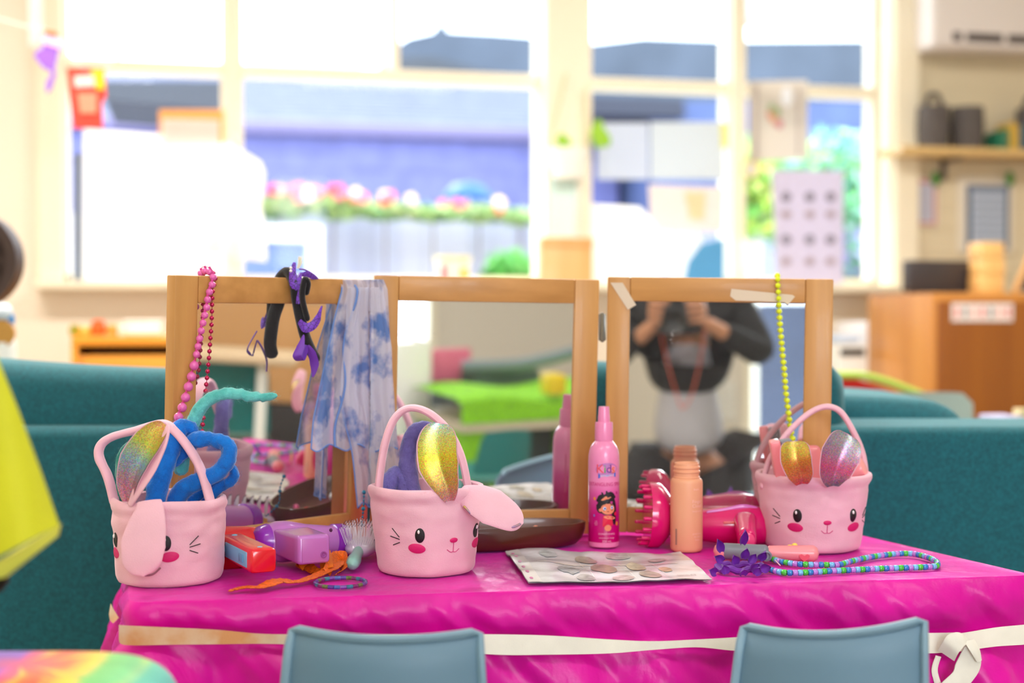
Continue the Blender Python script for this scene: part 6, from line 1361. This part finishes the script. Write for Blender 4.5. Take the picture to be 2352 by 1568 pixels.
bead_string(t, q, lambda i: 0.0058, [plain('bead_teal', (0, 120, 160), 0.25, coat=0.4)], lambda i: 0.0030 if i % 4 == 0 else 0.0016, 'facet', plain('cord_teal', (0, 100, 140), 0.4))
# ================================================================ HEADBAND WITH PURPLE PETALS
o, u_, nn_, up_, Wp, Hp, Rp = PAN[0]
hbd = Thing('furry_headband', 'black furry headband with purple spiderweb petals hooked over the left mirror panel', 'headband', on_panel(0, 690, 650, 0.01))
fur = mat('black_fur', rgb(20, 18, 24), 0.9, bump=0.9, bscale=700, sheen=0.3, bdist=0.001)
front = pan_path(0, [(676, 650, .010), (682, 690, .015), (690, 730, .025), (700, 770, .033), (712, 800, .040), (724, 822, .044)], 0)
q = spline([front[0] - nn_ * 0.045 + Vector((0, 0, -0.06)), front[0] - nn_ * 0.040 + Vector((0, 0, -0.01)), front[0] - nn_ * 0.016 + Vector((0, 0, 0.014))] + front, 8)
mb = MB(); mb.tube(q, 0.0092, 14, flat=0.8); hbd.part('fur_band', mb, fur)
mb = MB(); mb.tube(spline([front[0] + Vector((0.017, -0.004, -0.012)), front[0] + Vector((0.020, -0.01, 0.0)), front[0] + Vector((0.016, -0.012, 0.004)), front[0] + Vector((0.013, -0.014, -0.02)), front[2] + Vector((0.010, -0.006, 0))], 6), 0.006, 12, flat=0.7); hbd.part('fur_band', mb, fur)
webm = mat('purple_web', rgb(112, 56, 190), 0.5); 
nt = webm.node_tree; vv = nt.nodes.new('ShaderNodeTexVoronoi'); vv.feature = 'DISTANCE_TO_EDGE'; vv.inputs['Scale'].default_value = 170; tcc = nt.nodes.new('ShaderNodeTexCoord'); nt.links.new(tcc.outputs['Object'], vv.inputs['Vector'])
crr = nt.nodes.new('ShaderNodeValToRGB'); crr.color_ramp.elements[0].position = 0.02; crr.color_ramp.elements[1].position = 0.05; crr.color_ramp.elements[0].color = rgb(22, 14, 40); crr.color_ramp.elements[1].color = rgb(118, 60, 196)
nt.links.new(vv.outputs['Distance'], crr.inputs[0]); nt.links.new(crr.outputs[0], nt.nodes['Principled BSDF'].inputs['Base Color'])
plainp = plain('purple_ribbon', (112, 52, 176), 0.5, sheen=0.3)
def strip(pts, hw, m, name='petal', wdir=(0.5, -0.2, 1)):
    q = spline(pts, 7); N = len(q); mb = MB(); wd = Vector(wdir).normalized()
    for side in (0, 1):
        b0 = len(mb.v)
        for k in range(N):
            tt = (q[min(k + 1, N - 1)] - q[max(k - 1, 0)]).normalized(); cr = (wd - tt * wd.dot(tt)).normalized(); w_ = ramp([(i / (len(hw) - 1), (x, 0, 0, 0)) for i, x in enumerate(hw)], k / (N - 1))[0]
            for j in range(5): e = j / 2 - 1; mb.vert(q[k] + cr * (e * w_) + cr.cross(tt) * (0.0012 * e * e + 0.0007 * side))
        for k in range(N - 1):
            for j in range(4): a_ = b0 + k * 5 + j; mb.face((a_, a_ + 1, a_ + 6, a_ + 5))
    hbd.part(name, mb, m)
OP = lambda x, y, d: on_panel(0, x, y, d)
strip([OP(686, 738, .035), OP(700, 752, .045), OP(718, 748, .05), OP(732, 730, .052), OP(741, 703, .05)], [0.004, 0.0068, 0.006, 0.005, 0.001], webm, wdir=(0, 0, 1))
strip([OP(697, 768, .048), OP(690, 795, .052), OP(682, 818, .052), OP(692, 828, .050), OP(700, 806, .05), OP(704, 792, .05)], [0.001, 0.0055, 0.006, 0.0045, 0.005, 0.002], plainp, wdir=(1, 0, 0.2))
strip([OP(706, 794, .052), OP(716, 812, .052), OP(722, 838, .05), OP(718, 866, .048)], [0.002, 0.0055, 0.0062, 0.001], plainp, wdir=(1, 0, 0.1))
strip([OP(690, 625, .014), OP(684, 645, .020), OP(690, 668, .024), OP(683, 697, .026)], [0.002, 0.0055, 0.0060, 0.002], webm, wdir=(1, 0, 0.2))
strip([OP(676, 602, .012), OP(672, 625, .014), OP(674, 652, .018), OP(680, 668, .020)], [0.002, 0.0048, 0.0055, 0.002], webm, wdir=(1, 0, 0.1))
strip([OP(690, 632, .010), OP(708, 630, .008), OP(722, 636, .004), OP(732, 640, .0)], [0.002, 0.0045, 0.004, 0.001], webm, wdir=(0.1, -0.4, 1))
strip([OP(688, 618, .010), OP(702, 620, .008), OP(718, 628, .004), OP(728, 638, .0)], [0.0012, 0.0012, 0.0012, 0.001], plainp, wdir=(0.1, -0.4, 1))
strip([OP(545, 752, .05), OP(560, 746, .05), OP(578, 742, .045)], [0.004, 0.006, 0.004], webm, wdir=(0, 0, 1)) if False else None
mb = MB()
for i in range(60):
    rq = random.Random(i); a = OP(684 + rq.uniform(-3, 3), 616, .012); b = OP(690 + rq.uniform(-6, 5), 590 + rq.uniform(-2, 12), .012 + rq.uniform(-.003, .003)); mb.tube([a, a.lerp(b, 0.5) + Vector((0.001, 0, 0)), b], 0.0004, 4)
hbd.part('feather', mb, plain('feather_cream', (246, 244, 226), 0.7), kind='stuff')
for y in (615, 622): hbd.part('pearl', MB().ell(OP(668, y, .018), 0.0021, 0.0021, 0.0021), plain('pearl', (240, 238, 236), 0.2, coat=0.5))
# ================================================================ SCARF
chif = mat('chiffon', rgb(214, 214, 236), 0.6, col2=rgb(80, 130, 206), vscale=25, sheen=0.3, alpha=0.58, stretch=(1, 1, 0.8))
nt = chif.node_tree; [setattr(n.color_ramp.elements[0], 'position', 0.50) or setattr(n.color_ramp.elements[1], 'position', 0.61) for n in nt.nodes if n.type == 'VALTORGB']
hemm = mat('chiffon_hem', rgb(110, 150, 220), 0.6, alpha=0.85)
sc = Thing('chiffon_scarf', 'sheer white scarf with blue blotches draped over the mirror between its left and middle panels', 'scarf', P(830, 645, 1.99))
def pdepth(px):
    a_ = on_panel(0, min(px, 850), 900, 0.0).y if px < 850 else on_panel(1, px, 900, 0.0).y
    return min(a_, 2.05)
def scarf_layer(rows, D0, amp, nf, ph, top=True):
    rows = [(y, a, b, dd) for y, a, b, dd in rows]
    def fn(u, v):
        k = v * (len(rows) - 1); i = min(int(k), len(rows) - 2); f = k - i; f2 = f
        y = lerp(rows[i][0], rows[i + 1][0], f2); xa = lerp(rows[i][1], rows[i + 1][1], f2); xb = lerp(rows[i][2], rows[i + 1][2], f2); dd = lerp(rows[i][3], rows[i + 1][3], f2)
        yy = y + (9 * math.sin(u * 19 + ph) + 6 * nz(u * 8, ph)) * max(0, v - 0.75) * 3
        px_ = lerp(xa, xb, u); D = (pdepth(px_) - 0.009 + (D0 - 1.985) + (dd if dd > 0 else dd * 0.3)) + amp * (math.sin(u * nf + ph + v * 1.5) + 0.6 * nz(u * 14, v * 3, ph)) * (0.4 + 0.6 * v)
        return P(lerp(xa, xb, u) + 5 * nz(v * 5, u * 3, ph), yy, D)
    return fn
fA = scarf_layer([(760, 800, 850, .06), (690, 788, 872, .045), (652, 784, 884, .03), (641, 780, 880, 0.0), (665, 784, 888, -.014), (720, 772, 893, -.02), (800, 752, 896, -.02), (880, 738, 902, -.02), (960, 722, 908, -.02), (1028, 714, 912, -.02)], 1.985, 0.0045, 27, 0.3)
def two(fn, nu, nv, th=0.0005):
    mb = MB(); mb.grid(fn, nu, nv); return mb
sc.part('cloth', two(fA, 90, 70), chif)
fB = scarf_layer([(660, 800, 880, -.004), (800, 790, 900, -.008), (900, 780, 905, -.008), (1000, 800, 912, -.006), (1090, 815, 918, -.004), (1160, 822, 915, -.002)], 1.978, 0.004, 19, 2.0)
sc.part('cloth', two(fB, 70, 60), chif)
for fn in (fA, fB):
    for (u0, u1, v0, v1) in [(0, 0, 0.42, 1), (0, 1, 1, 1)]:
        mb = MB(); mb.tube([fn(lerp(u0, u1, i / 60), lerp(v0, v1, i / 60)) for i in range(61)], 0.0011, 6); sc.part('rolled_hem', mb, hemm)
mb = MB(); mb.tube([fA(0.3 + 0.04 * math.sin(i * 0.2), lerp(0.4, 1, i / 60)) + Vector((0, -0.003, 0)) for i in range(61)], 0.0016, 6); sc.part('rolled_hem', mb, hemm)

# ================================================================ FOREGROUND LEFT
gar = mat('yellow_cloth', rgb(206, 206, 26), 0.7, var=0.08, vscale=8, sheen=0.3, bump=0.2, bscale=40)
garl = mat('yellow_hem', rgb(226, 226, 90), 0.65, var=0.06, vscale=20)
DG = 1.22
t = Thing('yellow_green_garment', 'yellow green cloth garment hanging in the left foreground', 'garment', P(0, 1100, DG))
def gfn(u, v, dep=0.0):
    pr = ramp([(0, (-30, 760, 0, 0)), (0.12, (0, 835, 0, 0)), (0.35, (42, 940, 0, 0)), (0.7, (95, 1085, 0, 0)), (1.0, (136, 1205, 0, 0))], v); pL = (lerp(-420, -260, v), lerp(760, 1330, v))
    x = lerp(pL[0], pr[0], u); y = lerp(pL[1], pr[1], u ** 1.0) ; 
    y = lerp(lerp(700, 1410, v), pr[1], u)
    return P(x, y, DG + dep + 0.05 * math.cos(u * PI * 0.5) * (-1) + 0.010 * math.sin(u * 11 + v * 2))
mb = MB(); mb.grid(lambda u, v: gfn(u, v), 30, 30); mb.grid(lambda u, v: gfn(u, v, 0.0 + 0.012 * (1 - u)), 30, 30); t.part('skirt_cloth', mb, gar)
hm = MB(); hm.slab([P(136, 1203, DG - .002), P(130, 1232, DG + .004), P(12, 1326, DG - .03), P(-10, 1330, DG - .03), P(-260, 1500, DG - 0.05), P(-260, 1440, DG - 0.055), P(8, 1288, DG - .036)], (0, 0.006, 0)); t.part('hem_band', hm, garl)
t.part('shoulder_cloth', MB().tube(spline([P(-220, 1400, DG), P(-240, 1000, DG), P(-260, 600, DG + 0.02), P(-240, 300, DG + 0.04)], 6), [0.05] * 19, 14), gar)
t.part('dark_lining', MB().slab([P(-60, 1300, DG + .02), P(8, 1296, DG + .02), P(13, 1340, DG + .02), P(-4, 1362, DG + .02), P(-60, 1370, DG + .02)], (0, 0.01, 0)), plain('lining_black', (14, 12, 12), 0.8), False)
xw = P(-240, 300, DG + 0.04); t.part('hanger', MB().tube([xw, xw + Vector((0, 0, 0.12)), xw + Vector((-0.1, 0, 0.13))], 0.004), steelm)
rk = xw + Vector((-0.02, 0, 0.135)); t2 = Thing('garment_rack', 'metal rack outside the left edge that carries the yellow garment', 'rack', (rk.x - 0.1, rk.y, 0))
t2.part('rail', MB().tube([rk + Vector((0.06, -0.25, 0)), rk + Vector((0.0, 0, 0)), rk + Vector((-0.06, 0.35, 0))], 0.01), steelm)
for (dx, dy) in [(0.06, -0.25), (-0.06, 0.35)]: t2.part('post', MB().tube([rk + Vector((dx, dy, 0)), Vector((rk.x + dx - 0.12, rk.y + dy, 0.0))], 0.012), steelm)
# rainbow cushion
DC = 1.22
t = Thing('rainbow_pouf', 'rainbow striped soft pouf in the bottom left corner, nearest the camera', 'pouf', P(-20, 1700, DC))
rc = P(30, 1620, DC); zt = P(150, 1572, DC - 0.05).z
mb = MB(); stops = [(0, rgb(120, 60, 190)), (0.10, rgb(130, 60, 200)), (0.13, rgb(226, 60, 120)), (0.22, rgb(226, 70, 110)), (0.235, rgb(236, 190, 30)), (0.25, rgb(240, 190, 30)), (0.27, rgb(240, 110, 40)), (0.38, rgb(236, 80, 30)), (0.40, rgb(250, 190, 30)), (0.43, rgb(240, 90, 40)), (0.46, rgb(246, 190, 20)), (0.56, rgb(246, 200, 40)), (0.58, rgb(110, 190, 90)), (0.76, rgb(110, 196, 130)), (0.78, rgb(180, 210, 100)), (0.82, rgb(90, 190, 160)), (1.0, rgb(60, 170, 180))]
x0, x1 = P(-330, 1500, DC).x, P(392, 1500, DC + 0.02).x
def pf(u, v):
    a = 2 * PI * u; b = PI * (v - 0.5); e1, e2 = 0.45, 0.5
    f = lambda w_, m: math.copysign(abs(w_) ** m, w_)
    x = f(math.cos(b), e2) * f(math.cos(a), e1); y = f(math.cos(b), e2) * f(math.sin(a), e1); z = f(math.sin(b), e2)
    return Vector(((x0 + x1) / 2 + x * (x1 - x0) / 2, DC + 0.02 + y * 0.1, zt - 0.09 + z * 0.09))
def pcx(u, v): p = pf(u, v); return ramp(stops, (p.x - P(-40, 1500, DC).x) / (x1 - P(-40, 1500, DC).x))
mb.grid(pf, 300, 30, cu=True, col=pcx); t.part('cushion_cover', mb, mat('rainbow_cloth', attr=True, rough=0.7, sheen=0.3, var=0.12, vscale=40))
t.part('pouf_base', MB().bx(x0 + 0.04, x1 - 0.04, DC - 0.05, DC + 0.09, 0.0, zt - 0.15, 0.02), plain('base_grey', (130, 130, 130), 0.7))
# ================================================================ BEHIND THE CAMERA (seen in the mirrors)
def rp(i, px, py, dist): return reflect_pt(i, px, py, dist)
def rbox(name, label, cat, i, pts, dist, m, depth=0.25, group=None, floor=False, bevel=0.01):
    a, b = rp(i, pts[0], pts[1], dist), rp(i, pts[2], pts[3], dist)
    x0, x1 = sorted((a.x, b.x)); z0, z1 = sorted((a.z, b.z)); y = (a.y + b.y) / 2
    if floor: z0 = 0.0
    if i == 0:
        xa = (a.x + b.x) / 2; y0_, y1_ = sorted((a.y, b.y)); mb = MB(); mb.bx(xa, xa + depth, y0_, y1_, z0, z1, bevel); return single(name, mb, m, label, cat, (xa + depth / 2, (y0_ + y1_) / 2, z0), group=group)
    mb = MB(); mb.bx(x0, x1, y - depth, y, z0, z1, bevel); return single(name, mb, m, label, cat, ((x0 + x1) / 2, y - depth / 2, z0), group=group)
# green turf on a trough table, chairs and boxes seen in the middle mirror
turf = mat('lime_turf', rgb(140, 214, 20), 0.9, var=0.3, vscale=60, bump=0.8, bscale=300, bdist=0.004)
a, b = rp(1, 1035, 905, 2.9), rp(1, 1330, 975, 2.9)
x0, x1 = min(a.x, b.x), max(a.x, b.x) + 0.3; yT = (a.y + b.y) / 2; zT1 = rp(1, 1100, 905, 2.9).z; zT0 = rp(1, 1100, 968, 2.9).z
t = Thing('turf_table', 'low table covered with lime green artificial turf, reflected in the middle mirror', 'table', ((x0 + x1) / 2, yT, 0))
mb = MB(); mb.grid(lambda u, v: Vector((lerp(x0, x1, u), yT - 0.45 * v, zT1 - 0.02 + 0.012 * math.sin(u * 9) + (0.01 if 0.05 < v < 0.95 else 0))), 40, 20); mb.grid(lambda u, v: Vector((lerp(x0, x1, u), yT + 0.002, lerp(zT1 - 0.02 + 0.012 * math.sin(u * 9), zT0, v))), 40, 6); t.part('turf_mat', mb, turf)
t.part('tabletop', MB().bx(x0 + 0.01, x1 - 0.01, yT - 0.45, yT - 0.004, zT0 - 0.03, zT0), lam)
t.part('leg_panel', MB().bx(x0 + 0.02, x0 + 0.14, yT - 0.4, yT - 0.02, 0, zT0 - 0.03), turf, label='side panel covered with turf'); t.part('leg_panel', MB().bx(x1 - 0.14, x1 - 0.02, yT - 0.4, yT - 0.02, 0, zT0 - 0.03), turf)
def schair(label, c, yaw, W, zs, zt, m, lm=chrome):
    t = Thing('school_chair', label, 'chair', (c[0], c[1], 0)); Rz = Matrix.Rotation(yaw, 3, 'Z'); c = Vector((c[0], c[1], 0)); tr = lambda x, y, z: c + Rz @ Vector((x, y, z))
    def fn(u, v, o=0): e = (u - 0.5) * 2; return tr(e * W / 2 * (1 - 0.12 * v - 0.12 * max(0, v - 0.8) * 5 * abs(e) ** 4), -0.16 - 0.05 * v + 0.03 * e * e + o, lerp(zs + 0.02, zt - 0.01 * e * e, v))
    t.part('backrest', MB().grid(fn, 16, 12).grid(lambda u, v: fn(u, v, -0.008), 16, 12), m)
    t.part('seat', MB().grid(lambda u, v: tr((u - 0.5) * W, lerp(-0.17, 0.17, v), zs + 0.015 * abs(u - 0.5) - 0.01 * math.sin(PI * v)), 10, 10).grid(lambda u, v: tr((u - 0.5) * W, lerp(-0.17, 0.17, v), zs - 0.008 + 0.015 * abs(u - 0.5) - 0.01 * math.sin(PI * v)), 10, 10), m)
    for sx in (-1, 1):
        for sy in (-1, 1): t.part('leg', MB().tube([tr(sx * W * 0.5, sy * 0.17, 0.0), tr(sx * W * 0.4, sy * 0.13, zs - 0.012)], 0.01), lm)
tealp = plain('teal_plastic', (0, 122, 122), 0.4)
p = rp(1, 1172, 985, 2.35); q = rp(1, 1240, 985, 2.35); schair('dark teal chair reflected in the middle mirror in front of the turf', (p.x, p.y - 0.2), PI, abs(q.x - p.x) * 2 + 0.02, p.z - 0.17, p.z, tealp)
rbox('storage_crate', 'dark green grey storage crate on a shelf, reflected in the middle mirror', 'crate', 1, (1075, 850, 1262, 906), 3.45, plain('crate_green', (74, 102, 84), 0.6), 0.3, bevel=0.02)
rbox('shelf_unit', 'grey shelf unit behind the green crate, reflected in the middle mirror', 'shelf', 1, (1000, 907, 1420, 1100), 3.46, plain('shelf_grey', (110, 118, 116), 0.6), 0.45, floor=True)
tb_ = MB(); A_, B_, C2_ = rp(1, 1070, 842, 3.4), rp(1, 1200, 836, 3.4), rp(1, 1330, 806, 3.4); tb_.tube(spline([A_, B_, C2_], 8), 0.025, 10); 
single('rolled_mat', tb_, plain('mat_grey', (120, 134, 142), 0.6), 'grey roll lying across the green crate, reflected in the middle mirror', 'mat', A_)
rbox('pink_poster', 'pink poster board leaning on the rear shelf, reflected in the middle mirror', 'poster', 1, (985, 800, 1092, 880), 3.5, plain('poster_pink', (236, 120, 150), 0.6), 0.02)
rbox('black_speaker', 'small black box under the pink poster, reflected in the middle mirror', 'speaker', 1, (1012, 880, 1066, 908), 3.4, plain('speaker_black', (30, 34, 40), 0.5), 0.15)
rbox('yellow_tub', 'yellow tub at the end of the turf table, reflected in the middle mirror', 'tub', 1, (1258, 860, 1308, 908), 2.95, plain('tub_yellow', (236, 206, 10), 0.5), 0.08)
rbox('white_cupboard', 'tall glossy white cupboard behind the camera, reflected in the middle mirror', 'cupboard', 1, (880, 780, 1008, 1100), 3.3, plain('cupboard_white', (250, 250, 250), 0.2, coat=0.5), 0.4, floor=True, bevel=0.03)
# left mirror: brown cupboard, teal chair, white table leg
rbox('brown_cupboard', 'tan wooden cupboard reflected in the left mirror', 'cupboard', 0, (400, 690, 800, 925), 3.6, wood_mat('tan_wood', (196, 142, 86), (206, 152, 96), 'Z', 0.5, 8), 0.4)
rbox('cupboard_plinth', 'black plinth under the tan cupboard reflected in the left mirror', 'plinth', 0, (400, 925, 800, 962), 3.62, plain('plinth_black', (34, 28, 26), 0.6), 0.38, floor=True)
p = rp(0, 525, 800, 2.6); q = rp(0, 585, 800, 2.6); Wc = (q - p).length * 2
schair('teal plastic chair with steel legs reflected in the left mirror', (p.x, p.y), math.radians(-100), max(0.26, Wc * 0.8), p.z - 0.26, p.z, tealp)
a = rp(0, 603, 850, 2.3); mb = MB(); t = Thing('activity_table', 'pale table with a white leg reflected in the left mirror', 'table', (a.x, a.y, 0)); t.part('leg', mb.tube([(a.x, a.y, 0), (a.x, a.y, a.z + 0.02)], 0.016), lightc)
e = rp(0, 450, 800, 2.5); t.part('tabletop', MB().box(((a.x + e.x) / 2, (a.y + e.y) / 2, a.z + 0.035), (0.12 + abs(a.x - e.x), 0.2 + abs(a.y - e.y), 0.03), bevel=0.01), plain('table_cream', (226, 196, 160), 0.5)); t.part('leg', MB().tube([(e.x, e.y, 0), (e.x, e.y, a.z + 0.02)], 0.016), lightc)

# ================================================================ PHOTOGRAPHER kneeling behind the camera
ph = Thing('person', 'person in black kneeling with a camera, wearing an orange lanyard, reflected in the right mirror', 'person', (0.0, -0.42, 0))
def skinmesh(name, verts, edges, rad, m, parent, root=0, sub=2):
    me = bpy.data.meshes.new(name); me.from_pydata([tuple(Vector((v[0], v[1], v[2] - (0.11 if v[2] > 0.3 else 0))) - ph.loc) for v in verts], edges, []); o = bpy.data.objects.new(name, me); S.collection.objects.link(o)
    md = o.modifiers.new('skin', 'SKIN'); sl = me.skin_vertices[0].data
    for i, r_ in enumerate(rad): sl[i].radius = (r_, r_) if not isinstance(r_, tuple) else r_; sl[i].use_root = (i == root)
    sb = o.modifiers.new('sub', 'SUBSURF'); sb.levels = sub; sb.render_levels = sub
    bpy.context.view_layer.update(); dg = bpy.context.evaluated_depsgraph_get(); nm = bpy.data.meshes.new_from_object(o.evaluated_get(dg)); nm.materials.clear(); nm.materials.append(m)
    nm.polygons.foreach_set('use_smooth', [True] * len(nm.polygons)); no = bpy.data.objects.new(name, nm); S.collection.objects.link(no); bpy.data.objects.remove(o); no.parent = parent; return no
skinm = plain('skin_tone', (206, 146, 112), 0.5, sss=0.1); blk = plain('black_cotton', (22, 23, 28), 0.8, bump=0.3, bscale=60); blkt = plain('black_trousers', (18, 19, 24), 0.7); shirtm = plain('grey_shirt', (196, 194, 204), 0.8)
# body (skin): one figure from pelvis to head, arms and legs; y behind the camera
y0 = -0.52
V = [(-0.01, y0 - 0.10, 0.50), (-0.01, y0 - 0.08, 0.64), (-0.01, y0 - 0.04, 0.80), (-0.01, y0 - 0.0, 0.96), (-0.01, y0 + 0.02, 1.06), (-0.01, y0 + 0.06, 1.13), (-0.01, y0 + 0.10, 1.20), (-0.01, y0 + 0.11, 1.29),
     (-0.17, y0 + 0.02, 1.01), (-0.24, y0 + 0.08, 0.84), (-0.08, y0 + 0.30, 0.96), (0.15, y0 + 0.02, 1.01), (0.24, y0 + 0.10, 0.86), (0.07, y0 + 0.30, 0.97),
     (-0.10, y0 - 0.10, 0.47), (-0.17, y0 + 0.20, 0.44), (-0.16, y0 + 0.10, 0.07), (-0.16, y0 + 0.24, 0.04), (0.09, y0 - 0.10, 0.47), (0.14, y0 + 0.14, 0.16), (0.13, y0 - 0.24, 0.10), (0.13, y0 - 0.40, 0.05)]
E = [(0, 1), (1, 2), (2, 3), (3, 4), (4, 5), (5, 6), (6, 7), (4, 8), (8, 9), (9, 10), (4, 11), (11, 12), (12, 13), (0, 14), (14, 15), (15, 16), (16, 17), (0, 18), (18, 19), (19, 20), (20, 21)]
RD = [0.055, 0.06, 0.07, 0.085, 0.07, 0.045, 0.075, 0.06, 0.05, 0.036, 0.022, 0.05, 0.036, 0.022, 0.04, 0.035, 0.03, 0.03, 0.04, 0.035, 0.03, 0.03]
body = skinmesh('body', V, E, RD, skinm, ph.o)
hd = Vector((-0.01, y0 + 0.11, 1.15))
face = MB(); face.ell(hd + Vector((0, 0.0, 0.0)), 0.074, 0.092, 0.112, 24, 18); face.ell(hd + Vector((0, 0.094, -0.012)), 0.012, 0.016, 0.02)
for sx in (-1, 1): face.ell(hd + Vector((sx * 0.075, -0.005, -0.01)), 0.01, 0.018, 0.028)
ph.part('face', face, skinm)
for sx in (-1, 1): ph.part('eye', MB().ell(hd + Vector((sx * 0.03, 0.083, 0.01)), 0.012, 0.008, 0.007), plain('eye_dark', (30, 20, 20), 0.3))
ph.part('mouth', MB().ell(hd + Vector((0, 0.082, -0.055)), 0.022, 0.008, 0.006), plain('lips', (170, 80, 80), 0.5))
hr = MB(); hr.ell(hd + Vector((0, -0.022, 0.028)), 0.086, 0.094, 0.105, 24, 16); ph.part('hair', hr, plain('hair_dark', (30, 22, 20), 0.6))
jk = skinmesh('black_jacket', [(-0.01, y0 - 0.04, 0.71), (-0.01, y0 - 0.02, 0.85), (-0.01, y0, 0.95), (-0.01, y0 + 0.02, 1.05), (-0.18, y0 + 0.02, 1.01), (-0.25, y0 + 0.08, 0.835), (-0.13, y0 + 0.24, 0.935), (0.16, y0 + 0.02, 1.01), (0.25, y0 + 0.10, 0.855), (0.12, y0 + 0.24, 0.94)],
               [(0, 1), (1, 2), (2, 3), (3, 4), (4, 5), (5, 6), (3, 7), (7, 8), (8, 9)], [0.145, 0.155, 0.165, 0.11, 0.068, 0.055, 0.036, 0.068, 0.055, 0.036], blk, ph.o, 3)
skinmesh('grey_shirt', [(-0.01, y0 - 0.09, 0.52), (-0.01, y0 - 0.05, 0.64), (-0.01, y0 - 0.02, 0.80), (-0.01, y0, 0.95)], [(0, 1), (1, 2), (2, 3)], [0.14, 0.125, 0.09, 0.06], shirtm, ph.o, 0)
tr_ = skinmesh('black_trousers', [(-0.01, y0 - 0.05, 0.63), (-0.10, y0 - 0.10, 0.47), (-0.17, y0 + 0.21, 0.44), (-0.16, y0 + 0.11, 0.12), (0.09, y0 - 0.10, 0.47), (0.14, y0 + 0.15, 0.17), (0.13, y0 - 0.22, 0.11)],
               [(0, 1), (1, 2), (2, 3), (0, 4), (4, 5), (5, 6)], [0.17, 0.14, 0.085, 0.055, 0.14, 0.085, 0.055], blkt, ph.o)
for (x, y) in [(-0.16, y0 + 0.18), (0.13, y0 - 0.36)]: ph.part('shoe', MB().box((x, y, 0.04), (0.09, 0.24, 0.08), bevel=0.03), blkt)
# hands round the camera
for sx in (-1, 1):
    wr = Vector((sx * 0.075 - 0.005, y0 + 0.31, 0.865)); pm2 = MB(); pm2.ell(wr + Vector((0, 0.03, 0.02)), 0.016, 0.03, 0.04); hnd = ph.part('hand', pm2, skinm)
    for k in range(4):
        b_ = wr + Vector((-sx * 0.004, 0.05 - k * 0.004, 0.05 - k * 0.019)); f_ = MB(); f_.tube(spline([b_, b_ + Vector((sx * 0.006, 0.028, 0.002)), b_ + Vector((-sx * 0.018, 0.045 - k * 0.003, 0.0)), b_ + Vector((-sx * 0.034 + sx * k * 0.003, 0.040, -0.002))], 4), 0.0078, 8); ph.part('finger', f_, skinm, sub=hnd)
    b_ = wr + Vector((-sx * 0.006, 0.012, 0.03)); f_ = MB(); f_.tube(spline([b_, b_ + Vector((-sx * 0.02, -0.004, 0.02)), b_ + Vector((-sx * 0.04, 0.0, 0.022))], 4), 0.009, 8); ph.part('thumb', f_, skinm, sub=hnd)
ln = MB(); ln.tube(spline([Vector(q_) - Vector((0, 0, 0.11)) for q_ in [(-0.075, y0 + 0.04, 1.07), (-0.075, y0 + 0.17, 0.95), (-0.06, y0 + 0.18, 0.86), (-0.02, y0 + 0.18, 0.72), (0.0, y0 + 0.18, 0.69), (0.03, y0 + 0.18, 0.75), (0.06, y0 + 0.175, 0.90), (0.06, y0 + 0.05, 1.07)]], 8), 0.009, 8, flat=0.3)
ph.part('lanyard', ln, plain('lanyard_orange', (236, 100, 70), 0.5))
cm = Thing('photo_camera', 'black camera held by the kneeling person, reflected in the right mirror', 'camera', (0, y0 + 0.36, 0.87))
bk_ = plain('camera_black', (24, 24, 26), 0.4)
cm.part('camera_body', MB().box((0, y0 + 0.365, HC - 0.02), (0.12, 0.05, 0.09), bevel=0.01), bk_); cm.part('viewfinder', MB().box((0, y0 + 0.365, HC + 0.035), (0.05, 0.05, 0.03), bevel=0.008), bk_)
cm.part('lens', MB().lathe((0, y0 + 0.385, HC - 0.025), [(0.001, 0), (0.034, 0), (0.038, 0.04), (0.040, 0.085), (0.036, 0.085), (0.030, 0.08), (0.001, 0.078)], axis=(0, 1, 0), n=32), bk_)
